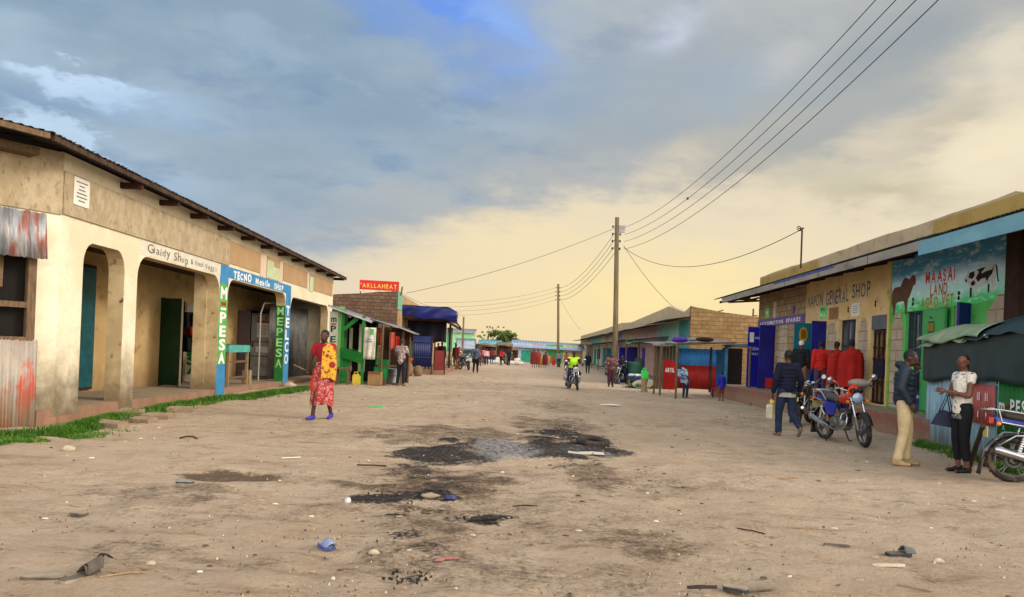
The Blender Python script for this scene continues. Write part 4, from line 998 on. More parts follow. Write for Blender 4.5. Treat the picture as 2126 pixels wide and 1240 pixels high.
mb = MB(); mb.grid(lambda a, b: tarp_roof(.46 + a * .54, b) + UP * .015, 34, 14, m_tarp, thick=(0, 0, -.01)); q = mb.build('tarp_roof', kE); q['label'] = 'dark green roof tarp'
for s in (0.02, 2.5, 5.6): MB().tube([K(s, -.2, -.05), K(s, 2.0, -.05)], .04, m_wood, 8).build('post', kE)
for s in (0.05, 5.6): MB().tube([K(s, -.2, -1.65), K(s, 2.15, -1.65)], .04, m_wood, 8).build('post', kE)
mb = MB(); mb.corr(K(0, -.1, -.06), nK * -1.6, UP * 2.1, tK, m_pblue, amp=.014, pitch=.16); mb.build('end_sheet', kE)
mb = MB(); mb.obox(K(3.55, 2.0, .12), tK * .16, nK * .01, UP * .05, m_paper); mb.build('tag', kE)

# ------------------------------------------------------------------ stone shop and stalls further along on the left
m_stoneB = M_stone('rough_brown_blocks', (S(140, 112, 92), S(116, 92, 76), S(96, 76, 64)), S(96, 76, 63), 'x', 0.34, 0.17, 1.0)
m_stoneD = M_stone('tan_blocks', (S(166, 136, 94), S(146, 118, 80), S(124, 98, 68)), S(120, 95, 66), 'x', 0.46, 0.22, .9)
m_tintop = M('pale_tin_roof', S(168, 168, 176), S(140, 138, 142), rough=.5, metal=.4, scale=2, stain=(S(150, 110, 90), .5, 2, .56))
m_seafoam = M('sea_green_paint', S(122, 190, 160), S(104, 172, 146), rough=.8, stain=(S(170, 160, 130), .4, 3))
m_buff = M('buff_plaster', S(186, 160, 122), S(170, 144, 108), rough=.9, scale=2, stain=(S(110, 90, 70), .4, 2))
bB = thing('stone_shop', 'brown stone block shop with a covered porch beyond the green stall', 'shop building', (-8.5, 44, 0))
mb = MB()
mb.prism([(-12, 36, -.4), (-5.68, 36, -.4), (-5.68, 36, 4.16), (-6.6, 36, 4.1), (-7.4, 36, 4.0), (-8.9, 36, 3.88), (-12, 36, 3.7)], (0, .3, 0), m_stoneB)
mb.prism([(-5.68, 36.3, -.4), (-6.1, 58, -.4), (-6.1, 58, 3.75), (-5.86, 45, 4.1), (-5.68, 36.3, 4.12)], (-.3, 0, 0), m_buff)
mb.obox((-12, 57.7, -.4), (6, 0, 0), (0, .3, 0), (0, 0, 4.1), m_stoneB)
mb.build('wall', bB)
mb = MB(); mb.prism([(-5.66, 36.02, 3.3), (-5.70, 37.6, 3.3), (-5.70, 37.6, 4.13), (-5.66, 36.02, 4.17)], (.02, 0, 0), m_seafoam); mb.build('painted_pier', bB)
mb = MB()
def porch(a, b):
    d = 38.2 + a * 14.5; x = -5.72 - .02 * (d - 38) + b * 2.45
    return Vector((x, d, 3.55 - .42 * b * b - .32 * max(0, b - .82) / .18 * (a ** 3)))
mb.grid(porch, 20, 10, m_buff, thick=(0, 0, -.05)); mb.build('porch_roof', bB)
mb = MB(); mb.obox((-5.7, 38.3, 2.85), (2.4, 0, 0), (0, .08, 0), (0, 0, .12), m_wood_dk); mb.obox((-3.45, 38.3, 2.8), (-.3, 14.3, 0), (.08, 0, 0), (0, 0, .14), m_wood_dk); mb.build('porch_beam', bB)
mb = MB(); mb.prism([(-5.7, 38, .32), (-3.5, 38, .32), (-3.8, 53, .32), (-6, 53, .32)], (0, 0, -.8), m_concrete, m_plinth_face); mb.build('plinth', bB)
for x, y, m in ((-4.28, 50.4, m_seafoam), (-3.62, 44.0, m_wood_dk)):
    mb = MB(); mb.obox((x - .16, y, .3), (.34 if m is m_seafoam else .1, 0, 0), (0, .3, 0), (0, 0, 2.6), m)
    if m is m_seafoam: mb.obox((x - .18, y - .01, .3), (.38, 0, 0), (0, .32, 0), (0, 0, .95), m_pale)
    mb.build('pillar', bB)
mb = MB(); mb.obox((-5.68, 45.2, .32), (0, 1.2, 0), (.03, 0, 0), (0, 0, 2.1), M('cream_door', S(206, 190, 140), rough=.7)); mb.build('door', bB)
mb = MB(); mb.obox((-5.68, 41.2, .32), (0, 2.6, 0), (.03, 0, 0), (0, 0, 2.2), M('green_shop_door', S(52, 92, 70), rough=.7)); mb.build('door', bB)
mb = MB()
for k, (x, y, h) in enumerate(((-5.75, 36.15, .5), (-5.95, 36.2, .3), (-5.6, 36.6, .34))): mb.tube([(x, y, 4.0), (x + .05, y, 4.1 + h)], .06 - .01 * k, m_stoneB, 6)
mb.build('column_stub', bB)
m_navyt = M('navy_tarpaulin', S(28, 40, 128), S(18, 26, 92), rough=.45, scale=1.5, bump=.3, bscale=6)
mb = MB()
def navy(a, b):
    x = -5.95 + 3.05 * a; sag = .05 * math.sin(a * 6.3)
    top = 3.62 - .03 * a - .22 * max(0, a - .85) / .15; bot = 3.03 - .14 * a + .05 * math.sin(a * 11)
    return Vector((x, 37.95 - .10 * math.sin(a * 14 + b * 3) * (1 - abs(b - .5)) - .18 * b * (1 - b), top + (bot - top) * b + sag * b * .4))
mb.grid(navy, 40, 10, m_navyt, thick=(0, .015, 0))
mb.grid(lambda a, b: Vector((-2.9 + .02 * math.sin(b * 9) - .12 * a, 37.95 + 2.2 * a, 3.37 - .05 * a + (-.5 + .05 * math.sin(a * 5)) * b)), 14, 6, m_navyt, thick=(-.015, 0, 0))
mb.grid(lambda a, b: Vector((-5.95 + 3.05 * a, 37.95 + 2.0 * b, 3.62 - .03 * a - .22 * max(0, a - .85) / .15 + .02 * math.sin(a * 9 + b * 4))), 24, 6, m_navyt, thick=(0, 0, -.012))
single('tarpaulin', mb, 'navy blue tarpaulin hung over the near end of the stone shop porch', 'tarpaulin')
mb = MB(); mb.grid(lambda a, b: Vector((-5.62 + 2.1 * a, 39.4 + .06 * math.sin(a * 17 + b * 2), 3.0 - 1.25 * b + .06 * math.sin(a * 9) * b)), 24, 6, M('painted_porch_shade', S(24, 26, 44), rough=.8), thick=(0, .02, 0)); mb.build('shade_sheet', bB)  # dark sheet added to stand in for the shade under the porch
# red sign on the roof
mb = MB(); p = at(747, 587, 36.1); q = at(828, 605, 36.1)
w = q.x - p.x; hgt = .46; o = Vector((p.x, 36.1, 4.2))
mb.obox(o, (w, 0, -.03), (0, .05, 0), (0, 0, hgt), M('red_signboard', S(206, 38, 28, .85), S(190, 30, 24, .85), rough=.5))
mb.text('\'ARLLAHEAT', o + Vector((.06, -.01, .1)), (1, 0, -.015), UP, .2, M('orange_lettering', S(244, 168, 70, .9), rough=.6, var=.1), width=w - .15, bold=.03)
mb.obox(o + Vector((.02, .01, -.09)), (w * .72, 0, 0), (0, .03, 0), (0, 0, .08), M('pale_edge', S(240, 216, 190), rough=.7))
for x in (.02, w - .06): mb.obox(o + Vector((x, .055, -.5)), (.04, 0, 0), (0, .04, 0), (0, 0, .9), m_wood_dk)
single('roof_sign', mb, 'red signboard with orange lettering standing on the stone wall top', 'sign')

# navy sheet stall front under the porch
m_navys = M('navy_sheet_fence', S(34, 48, 104), S(24, 34, 84), rough=.5, scale=3)
mb = MB(); mb.corr((-5.05, 37.6, .5), (.95, .3, 0), UP * 1.55, (0, -1, 0), m_navys, amp=.012, pitch=.1)
for z in (.95, 1.75): mb.obox((-5.05, 37.55, z), (.95, .3, 0), (0, -.03, 0), (0, 0, .04), m_navys)
for x in (-5.05, -4.12): mb.obox((x, 37.56 + (.3 if x > -5 else 0), 0), (.05, 0, 0), (0, .05, 0), (0, 0, 2.1), m_wood_dk)
single('sheet_screen', mb, 'navy blue sheet metal screen standing under the navy tarpaulin', 'screen')
mb = MB(); mb.obox((-4.02, 38.2, .1), (.55, .3, 0), (0, .04, 0), (0, 0, 1.25), M('dark_red_board', S(120, 30, 28), rough=.7)); mb.obox((-4.02, 38.17, .1), (.05, 0, 0), (0, .03, 0), (0, 0, 1.3), m_wood_dk); mb.obox((-3.5, 38.46, .1), (.05, 0, 0), (0, .03, 0), (0, 0, 1.3), m_wood_dk)
single('red_counter', mb, 'dark red counter board next to the navy sheet screen', 'counter')
for k, (x, y, r, h) in enumerate(((-4.83, 34.6, .24, .62), (-4.4, 34.9, .2, .5))):
    mb = MB(); mb.lathe([(r * .7, 0), (r, .08), (r * 1.05, h * .5), (r * .85, h * .85), (r * .5, h)], (x, y, gz(x, y)), M('sackcloth', S(150, 122, 94), S(122, 98, 76), rough=.95, scale=8), n=14)
    single('sack', mb, ('full brown sack carrying the orange basin', 'shorter brown sack beside the sack with the basin')[k], 'sack', 'sacks before the navy screen')
mb = MB(); mb.lathe([(.1, 0), (.2, .16), (.25, .2), (.24, .22), (.18, .14), (.08, .03)], (-4.83, 34.6, gz(-4.83, 34.6) + .62), M('orange_plastic', S(220, 84, 44), rough=.4), n=18)
single('basin', mb, 'orange plastic basin resting on a brown sack', 'basin')

# green market stall
m_stg = M('stall_green', S(30, 140, 52), S(24, 120, 44), rough=.65, scale=3); m_stl = M('stall_pale_green', S(132, 192, 110), S(110, 172, 92), rough=.7, scale=3, stain=(S(170, 176, 140), .4, 3))
sx = lambda px, d=26.0: uv(px, 720)[0] / F * d
s1 = thing('green_stall', 'green wooden market stall with a lean-to roof and lettered corner board', 'market stall', (-5.6, 27, gz(-5.6, 27)))
g0 = gz(-6, 26)
mb = MB(); mb.obox((-6.38, 26, g0 - .1), (.44, .02, 0), (0, .05, 0), (0, 0, 2.8), m_stl); mb.obox((-6.38, 26.05, g0 - .1), (.05, 0, 0), (0, 2.5, 0), (0, 0, 2.8), m_stl); mb.build('side_panel', s1)
mb = MB(); mb.obox((-6.44, 25.95, 1.42), (.3, 0, 0), (0, .03, 0), (0, 0, 1.2), M('stall_white_board', S(206, 208, 190), rough=.8))
for k, ch in enumerate('mPE'):
    mb.text(ch, (-6.39, 25.945, 2.26 - .36 * k), (1, 0, 0), UP, .22, M('dark_green_lettering', S(20, 72, 50), rough=.7), width=.2, bold=.03)
mb.obox((-6.38, 25.94, 2.15), (.18, 0, 0), (0, .006, 0), (0, 0, .05), m_red_p); mb.build('lettered_board', s1)
mb = MB(); mb.corr((-6.45, 25.7, 2.83), (0, 2.9, 0), (1.55, 0, -.5), (.3, 0, 1), m_tintop, amp=.014, pitch=.14); mb.obox((-6.45, 25.68, 2.76), (1.55, 0, -.5), (0, .04, 0), (0, 0, .06), M('white_batten', S(196, 196, 200), rough=.7)); mb.build('roof', s1)
for x, y in ((-6.02, 25.98), (-5.24, 25.7), (-5.24, 28.2), (-6.2, 28.3)): MB().obox((x, y, g0 - .1), (.1, 0, 0), (0, .1, 0), (0, 0, 2.5 if x > -5.5 else 2.7), m_stg).build('post', s1)
mb = MB(); mb.prism([(-6.02, 25.95, 1.02), (-5.17, 25.66, .82), (-5.17, 25.66, 1.14), (-6.02, 25.95, 1.36)], (.02, .06, 0), m_stg); mb.prism([(-6.0, 26.0, 1.34), (-5.17, 25.7, 1.12), (-5.17, 27.6, 1.12), (-6.0, 27.9, 1.34)], (0, 0, -.04), m_stg); mb.build('counter', s1)
mb = MB(); mb.prism([(-6.0, 25.94, 2.02), (-5.95, 25.94, 1.9), (-5.42, 25.94, 2.36), (-5.5, 25.94, 2.48)], (0, .06, 0), m_stg); mb.build('brace', s1)
mb = MB(); mb.obox((-6.02, 26.05, g0), (.3, 0, 0), (0, .04, 0), (0, 0, 1.0), m_stg); mb.build('front_panel', s1)
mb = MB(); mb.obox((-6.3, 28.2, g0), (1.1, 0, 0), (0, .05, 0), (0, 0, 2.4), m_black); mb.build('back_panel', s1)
mb = MB(); mb.obox((-5.6, 27.0, g0 + .4), (.24, 0, 0), (0, .03, 0), (0, 0, 1.75), M('white_plank', S(224, 214, 188), rough=.8)); mb.obox((-6.0, 27.2, g0 + .4), (.12, 0, 0), (0, .03, 0), (0, 0, 1.6), _mats['white_plank']); mb.build('shelf_upright', s1)
mb = MB()
mb.grid(lambda a, b: Vector((-5.14 + .4 * a, 25.6 - .06 * math.sin(a * 3.1) - .03 * math.sin(a * 12 + b * 3), 2.1 - 1.1 * b)), 14, 8, M('white_sackcloth', S(226, 222, 208), S(206, 200, 184), rough=.9, scale=5), thick=(0, .1, 0))
mb.obox((-5.08, 25.5, 1.6), (.26, 0, 0), (0, .01, 0), (0, 0, .03), m_blue_p); mb.obox((-5.06, 25.5, 1.68), (.22, 0, 0), (0, .01, 0), (0, 0, .02), m_greytext); mb.obox((-4.93, 25.5, 1.85), (.14, 0, 0), (0, .01, 0), (0, 0, .2), m_ltgreen_p)
single('hanging_sack', mb, 'white printed sack hanging from the front corner of the green stall', 'sack')
# neighbouring tin-roofed stall
s2 = thing('produce_stall', 'rough pole stall with crumpled tin roof and hanging clothes', 'market stall', (-4.6, 27, gz(-4.6, 27)))
mb = MB(); mb.corr((-5.05, 26.2, 2.42), (0, 1.3, 0), (1.0, 0, -.28), (.3, 0, 1), m_tintop, amp=.02, pitch=.16, rag=.05); mb.corr((-4.6, 26.9, 2.32), (0, 1.6, 0), (1.0, 0, -.34), (.3, 0, 1), m_tintop, amp=.02, pitch=.16, rag=.05); mb.build('roof', s2)
for x, y, h in ((-4.62, 26.2, 2.25), (-4.05, 27.2, 2.05), (-4.7, 28.3, 2.3), (-3.95, 28.3, 2.0)): MB().tube([(x, y, gz(x, y) - .1), (x + .03, y, h)], .04, m_wood, 8).build('post', s2)
mb = MB(); mb.obox((-4.9, 26.7, .72), (.85, 0, 0), (0, 1.1, 0), (0, 0, .06), m_wood); mb.obox((-4.9, 26.7, g0), (.05, 0, 0), (0, 1.1, 0), (0, 0, .7), m_wood); mb.obox((-4.1, 26.7, g0), (.05, 0, 0), (0, 1.1, 0), (0, 0, .7), m_wood); mb.build('table', s2)
mb = MB(); mb.obox((-4.95, 28.4, g0), (1.0, 0, 0), (0, .03, 0), (0, 0, 2.1), M('brown_back_boards', S(92, 66, 50), S(70, 50, 38), rough=.9)); mb.build('back_panel', s2)
for k, (x, m, w) in enumerate(((-4.86, M('rust_cloth', S(150, 70, 44), rough=.9), .22), (-4.42, M('coral_cloth', S(214, 104, 82), rough=.9), .2), (-4.22, m_cloth_red, .16))):
    mb = MB(); mb.grid(lambda a, b: Vector((x + w * a, 26.55 + .03 * math.sin(a * 9 + k) + .02 * b, 2.12 - .14 * k - .62 * b)), 8, 6, m, thick=(0, .03, 0))
    single('hanging_cloth', mb, ('rust brown cloth hanging in the pole stall', 'coral pink cloth hanging in the pole stall', 'narrow red cloth hanging at the right of the pole stall')[k], 'cloth', 'clothes hung in the pole stall')
m_gcr = M('green_plastic', S(26, 150, 70), S(20, 130, 60), rough=.4)
for k, (x, y, z, w, h) in enumerate(((-4.8, 26.75, .78, .3, .2), (-4.85, 26.3, .3, .4, .42))):
    mb = MB(); mb.prism([(x, y, z), (x + w, y, z), (x + w * 1.08, y, z + h), (x - w * .08, y, z + h)], (0, .3, 0), m_gcr); mb.obox((x - w * .1, y - .02, z + h - .03), (w * 1.2, 0, 0), (0, .34, 0), (0, 0, .03), m_gcr)
    if k: mb.obox((x + .02, y + .02, gz(x, y)), (w - .04, 0, 0), (0, .26, 0), (0, 0, z - gz(x, y)), m_wood)
    single('crate', mb, ('small green plastic crate on the table of the pole stall', 'tall green plastic crate standing in front of the pole stall table')[k], 'crate')
mb = MB(); x, y = -4.98, 25.75; z = gz(x, y)
mb.obox((x, y, z), (.45, 0, 0), (0, .35, 0), (0, 0, .38), M('cardboard', S(176, 138, 96), S(160, 124, 84), rough=.9)); mb.prism([(x, y, z + .38), (x + .45, y, z + .38), (x + .43, y - .1, z + .46), (x + .02, y - .1, z + .46)], (0, .006, .004), _mats['cardboard']); mb.obox((x, y + .33, z + .38), (.45, 0, 0), (0, .1, .06), (0, .004, .006), _mats['cardboard']); mb.obox((x + .21, y - .002, z + .02), (.05, 0, 0), (0, .003, 0), (0, 0, .34), m_woodl)
single('cardboard_box', mb, 'open brown cardboard box on the ground in front of the pole stall', 'box')
def jerrycan(p, m, s=1.0, rz=0.0):
    mb = MB(); p = Vector(p); q = Matrix.Rotation(rz, 3, 'Z')
    P = lambda x, y, z: p + q @ Vector((x * s, y * s, z * s))
    mb.prism([P(-.14, -.09, 0), P(.14, -.09, 0), P(.15, -.09, .05), P(.15, -.09, .3), P(.06, -.09, .38), P(-.11, -.09, .38), P(-.15, -.09, .32), P(-.15, -.09, .05)], q @ Vector((0, .18 * s, 0)), m)
    mb.tube([P(-.09, 0, .37), P(-.08, 0, .45), P(.03, 0, .45), P(.07, 0, .36)], .018 * s, m, 8); mb.lathe([(.03 * s, 0), (.03 * s, .05 * s)], P(.105, 0, .33), m_black, axis=q @ Vector((.5, 0, 1)), n=10)
    return mb
m_yplast = M('yellow_plastic', S(216, 190, 50), S(196, 168, 44), rough=.4)
x, y = -5.33, 25.55; single('jerrycan', jerrycan((x, y, gz(x, y)), m_yplast, .95, .2), 'yellow jerrycan on the ground by the green stall post', 'jerrycan')
st = thing('wooden_stool', 'plain wooden stool in front of the green stall counter', 'stool', (-5.72, 25.2, gz(-5.72, 25.2))); z0 = gz(-5.72, 25.2)
mb = MB(); mb.obox((-5.98, 25.0, z0 + .52), (.52, 0, 0), (0, .36, 0), (0, 0, .06), m_wood); mb.build('seat', st)
for x in (-5.95, -5.56):
    for y in (25.03, 25.27): MB().obox((x, y, z0), (.06, 0, 0), (0, .06, 0), (0, 0, .52), m_wood).build('leg', st)
mb = MB(); mb.obox((-5.95, 25.05, z0 + .15), (.43, 0, 0), (0, .03, 0), (0, 0, .04), m_wood); mb.build('stretcher', st)
mb = MB(); x, y = -4.5, 28.1; mb.lathe([(.2, 0), (.25, .5), (.27, .52), (.25, .53), (.19, .05)], (x, y, gz(x, y)), M('white_plastic', S(214, 216, 220), rough=.4), n=20); mb.tube([(x - .25, y, .45), (x - .1, y - .22, .36), (x + .12, y - .22, .36), (x + .25, y, .45)], .008, m_steel_dk, 5)
single('bucket', mb, 'white plastic bucket on the ground beside the pole stall', 'bucket')
mb = MB(); x, y = -6.25, 25.1; mb.ball((x, y, gz(x, y) + .26), (.3, .3, .28), M('dark_bundle', S(64, 44, 42), S(44, 32, 34), rough=.9, scale=6), 12, 8, jit=.12)
single('bundle', mb, 'dark brown bundle on the ground behind the walking woman', 'bundle')

# ------------------------------------------------------------------ second row on the right, shack and the far end of the street
m_dwall = {k: M('row_' + k, S(*c), rough=.85, scale=2, stain=(S(110, 90, 76), .45, 2.2, .56)) for k, c in dict(teal=(70, 150, 150), mint=(150, 196, 180), cream=(206, 194, 150), pink=(206, 168, 158), lilac=(176, 160, 190), ochre=(190, 160, 100), grey=(160, 164, 166)).items()}
m_dark = M('dark_awning', S(66, 50, 46), S(50, 38, 36), rough=.8)
def Dd(d, z, n=0.0): return Vector((9.6 + .02 * (d - 40) - n, d + .02 * n, z))
tD = Vector((.02, 1, 0)); nD = Vector((-1, .02, 0))
bD = thing('painted_shop_row', 'long row of patched pastel shops with a stone side wall beyond the tin shack', 'shop building', Dd(70, 0, -3))
mb = MB()
mb.prism([Vector((9.6, 40, -.4)), Vector((14.5, 40, -.4)), Vector((14.5, 40, 3.7)), Vector((13.2, 40, 3.86)), Vector((11.4, 40, 4.02)), Vector((9.8, 40, 4.25)), Vector((9.6, 40, 4.3))], (0, .3, 0), m_stoneD)
cols = [(40.3, 43, 'teal'), (43, 46.5, 'mint'), (46.5, 50, 'mint'), (50, 60, 'pink'), (60, 68, 'cream'), (68, 76, 'lilac'), (76, 88, 'cream'), (88, 100, 'mint'), (100, 122, 'cream')]
for a, b, k in cols: mb.obox(Dd(a, -.4, -.3), tD * (b - a), nD * .3, UP * 4.0, m_dwall[k])
prof = [(40.3, 4.28), (41.8, 4.06), (46.5, 4.68), (49, 4.6), (63, 4.3), (69.5, 4.5), (80, 4.42), (90, 4.37), (122, 4.35)]
mb.prism([Dd(d, z, 0) for d, z in prof] + [Dd(122, 3.6, 0), Dd(40.3, 3.6, 0)], nD * -.3, m_parap)
mb.obox(Dd(121.7, -.4, -5), tD * .3, nD * 4.7, UP * 4.4, m_stoneD)
mb.build('wall', bD)
mb = MB(); rr = random.Random(8)
d = 40.0
while d < 120:
    L = rr.uniform(3, 6); z = 3.42 + rr.uniform(-.05, .08)
    mb.corr(Dd(d, z, 1.35), tD * L, nD * -1.4 + UP * .25, Vector((-.2, 0, 1)), m_dark, amp=.02, pitch=.3, rag=.05); d += L
mb.build('awning', bD)
mb = MB(); d = 46.0
while d < 108:
    L = rr.uniform(4, 7); z = 2.55 + rr.uniform(-.06, .06)
    mb.corr(Dd(d, z, 1.9), tD * L, nD * -1.9 + UP * .18, Vector((-.2, 0, 1)), m_dark if rr.random() < .6 else m_tintop, amp=.02, pitch=.3, rag=.05); d += L + (.2 if rr.random() < .3 else 0)
mb.build('lower_awning', bD)
for d in (46.3, 52, 58.5, 65, 72, 79, 86, 95, 104): MB().tube([Dd(d, -.4, 1.8), Dd(d, 2.6, 1.8)], .06, m_wood, 6).build('post', bD)
for d, w, m in ((55, 1.2, m_royal), (61.5, 1.2, m_navy), (64, 1.4, m_royal), (72, 1.4, m_tealL), (78, 1.4, M('steel_blue_door', S(70, 110, 150), rough=.6)), (85, 1.6, m_dwall['grey']), (94, 1.8, M('green_shop_door', S(52, 92, 70)))):
    MB().obox(Dd(d, -.2, 0), tD * w, nD * .05, UP * 2.3, m).build('door', bD)
for d, m in ((63.5, m_royal), (57.5, m_navy), (76.8, m_tealL)): q = MB().obox(Dd(d, -.1, .02), nD * .85, tD * .05, UP * 2.25, m).build('door', bD); q['label'] = 'blue door leaf standing open'
for d in (88.5, 91): MB().obox(Dd(d, .9, .0), tD * 1.1, nD * .04, UP * 1.2, m_black).build('window', bD)
mb = MB(); mb.obox(Dd(43, -.35, 0), tD * 60, nD * .9, UP * .5, m_concrete); mb.build('step', bD)
mb = MB(); mb.grid(lambda a, b: Dd(45.5 + 3.5 * a, 2.35 - .12 * math.sin(a * 3.1) + .1 * b, 2.3 - 1.6 * b), 10, 6, m_dwall['teal'], thick=(0, 0, -.02)); mb.build('teal_canopy', bD)
mb = MB(); p = at(1563, 662, 41); mb.tube([p + Vector((0, 0, -.6)), p + Vector((0, 0, .55))], .05, m_wood, 6); mb.obox(p + Vector((-.05, 0, .15)), (.3, 0, 0), (0, .04, 0), (0, 0, .06), m_wood); mb.build('roof_post', bD)
mb = MB(); p = at(1488, 648, 40.2); mb.tube([p + Vector((-.3, 0, -.1)), p + Vector((.35, 0, .12))], .035, m_wood, 6); mb.build('stick', bD)

# tin shack
m_skyb = M('sky_blue_sheet', S(70, 156, 232, .95), S(62, 142, 220, .95), rough=.6, scale=2); m_dred = M('dark_red_sheet', S(172, 38, 32, .9), S(150, 30, 28, .9), rough=.6, scale=2)
sg = thing('tin_shack', 'tin roofed stall with blue over red sheet walls in front of the stone side wall', 'market stall', (8, 31.5, gz(8, 31)))
W0, W1 = Vector((7.35, 33, 0)), Vector((9.5, 32.6, 0)); e = (W1 - W0)
mb = MB(); mb.corr(W0 + UP * 1.16, e, UP * .74, (0, -1, 0), m_skyb, amp=.012, pitch=.12); mb.build('blue_sheet', sg)
mb = MB(); mb.corr(W0 + UP * .12, e, UP * 1.04, (0, -1, 0), m_dred, amp=.012, pitch=.12); mb.build('red_sheet', sg)
MB().obox(W0 + e * .67 + Vector((-.04, -.08, .0)), (.08, 0, 0), (0, .05, 0), (0, 0, 2.0), m_dark).build('stud', sg)
for k in range(7): MB().obox(Vector((6.25 + .16 * k, 31.9 + .1 * k, .1)), (.14, .09, 0), (0, .03, 0), (0, 0, 1.85 + .03 * (k % 3)), m_wood).build('plank', sg)
mb = MB(); o = Vector((6.4, 31.15, .12)); ex = Vector((.62, .3, 0))
mb.prism([o, o + ex, o + ex + UP * 1.2, o + UP * 1.25], (.01, -.03, 0), M('airtime_red', S(196, 30, 30), S(178, 24, 26), rough=.5))
mb.text('AIRTEL', o + ex * .12 + UP * .74 + Vector((.005, -.04, 0)), ex, UP, .17, m_white_l, width=.48, bold=.05); mb.build('red_sign_panel', sg)
mb = MB(); mb.corr((6.0, 31.5, 2.04), (3.6, .2, .22), (-.1, 1.9, .08), (0, 0, 1), m_tintop, amp=.015, pitch=.15, rag=.06); mb.obox((6.0, 31.5, 1.96), (3.6, .2, .22), (0, .05, 0), (0, 0, .06), m_wood)
mb.grid(lambda a, b: Vector((5.95 + .9 * a, 31.45 - .05 * math.sin(a * 7), 2.08 - (.10 + .12 * a * (1 - a) * 2) * b)), 12, 4, M('grey_plastic_sheet', S(150, 146, 142), rough=.6), thick=(0, .01, 0)); mb.build('roof', sg)
for x in (6.55, 9.5): MB().obox((x - .03, 29.3, 1.96), (0, 4.0, .12), (.06, 0, 0), (0, 0, .07), m_wood).build('roof_pole', sg)
for x, y in ((6.55, 29.3), (6.2, 32.0), (9.5, 29.5), (6.2, 30.7)): MB().tube([(x, y, gz(x, y) - .1), (x, y, 2.0)], .045, m_wood, 8).build('post', sg)
mb = MB(); mb.obox((9.3, 32.3, .1), (.14, 0, 0), (0, .1, 0), (0, 0, 1.95), M('blue_frame', S(54, 120, 160), rough=.6)); mb.obox((9.3, 32.3, 2.0), (1.0, 0, .06), (0, .1, 0), (0, 0, .14), _mats['blue_frame']); mb.obox((8.98, 32.4, .1), (.36, 0, 0), (0, .05, 0), (0, 0, 1.8), M('blue_side', S(34, 84, 124), rough=.6)); mb.obox((9.42, 33.1, .1), (.9, 0, 0), (0, .05, 0), (0, 0, 1.9), m_black); mb.build('doorway', sg)
mb = MB(); mb.ball((7.05, 31.2, 2.24), (.35, .25, .12), M('purple_bag', S(92, 40, 170), rough=.7), 12, 8, jit=.12); single('bundle', mb, 'purple bundle lying on the tin shack roof', 'bundle')
mb = MB(); mb.ball((8.2, 31.6, 2.3), (.4, .25, .1), M('dark_bundle', S(64, 44, 42)), 12, 8, jit=.12); mb.ball((7.7, 31.7, 2.28), (.3, .2, .08), M('grey_plastic_sheet', S(150, 146, 142)), 12, 8, jit=.12); single('rag_pile', mb, 'dark rags piled on the tin shack roof beside the purple bundle', 'rags')
mb = MB(); p = gp(1490, 826); mb.obox(p + Vector((-.25, 0, .36)), (.55, 0, 0), (0, .25, 0), (0, 0, .05), m_dred)
for x in (-.22, .24): mb.obox(p + Vector((x, .05, 0)), (.05, 0, 0), (0, .05, 0), (0, 0, .36), m_wood_dk)
single('low_bench', mb, 'low dark red bench before the red sheet wall', 'bench')

# market clutter right of the tall pole
p = gp(1357, 797); p = Vector((6.0, 33.2, gz(6.0, 33.2)))
mb = MB(); mb.lathe([(.16, 0), (.12, .3), (.16, .62)], p, m_woodl, n=10); single('tree_stump', mb, 'pale wooden stump carrying the bright green jerrycan', 'stump')
single('jerrycan', jerrycan(p + UP * .62, M('lime_plastic', S(70, 236, 96, .85), S(60, 220, 86, .85), rough=.4), 1.0), 'bright lime green jerrycan on a stump by the tin shack', 'jerrycan')
p = at(1337, 783, 37.0); mb = MB(); mb.lathe([(.02, -.02), (.22, .0), (.42, .12), (.55, .28), (.53, .28), (.4, .14), (.2, .03), (.02, .02)], Vector((p.x, p.y, gz(p.x, p.y) + .02)), M('pale_basin', S(176, 170, 150), S(160, 152, 132), rough=.6), axis=(-.2, -.3, .93), n=24); single('round_basin', mb, 'wide pale round basin tipped on its side by the market tables', 'basin')
p = at(1304, 782, 40.0); tbm = thing('market_table', 'dark market table with white goods beside the pale basin', 'table', (p.x, p.y, gz(p.x, p.y)))
mb = MB(); mb.obox(p + Vector((0, 0, -.1)), (.95, .1, 0), (0, .7, 0), (0, 0, .12), m_navys); mb.build('top', tbm)
for x, y in ((.04, .05), (.85, .1), (.04, .6), (.85, .65)): MB().obox(Vector((p.x + x, p.y + y, gz(p.x, p.y) - .05)), (.07, 0, 0), (0, .07, 0), (0, 0, p.z - .1 - gz(p.x, p.y) + .05), m_wood).build('leg', tbm)
mb = MB()
for k in range(7): mb.ball(p + Vector((.12 + .12 * k, .25 + .1 * (k % 3), .08)), (.1, .1, .08), M('white_goods', S(220, 222, 220), rough=.6), 8, 6, jit=.1)
single('goods_heap', mb, 'white goods heaped on the dark market table', 'goods')
p = at(1316, 770, 42); mb = MB(); mb.lathe([(.38, -.6), (.42, -.3), (.42, .3), (.4, .5), (.36, .52)], p, M('dark_green_drum', S(30, 84, 66), rough=.6), n=18); single('drum', mb, 'dark green drum behind the market table', 'drum')
p = at(1283, 785, 44); mb = MB(); mb.corr(p + Vector((-.55, 0, -.55)), (1.6, 0, 0), UP * 1.5, (0, -1, 0), m_navy, amp=.015, pitch=.15); mb.obox(p + Vector((-.55, .02, -.55)), (.05, 0, 0), (0, .5, 0), (0, 0, 1.5), m_navy); mb.obox(p + Vector((1.0, .02, -.55)), (.05, 0, 0), (0, .5, 0), (0, 0, 1.5), m_navy); single('blue_counter', mb, 'royal blue sheet metal counter right of the tall pole', 'counter')

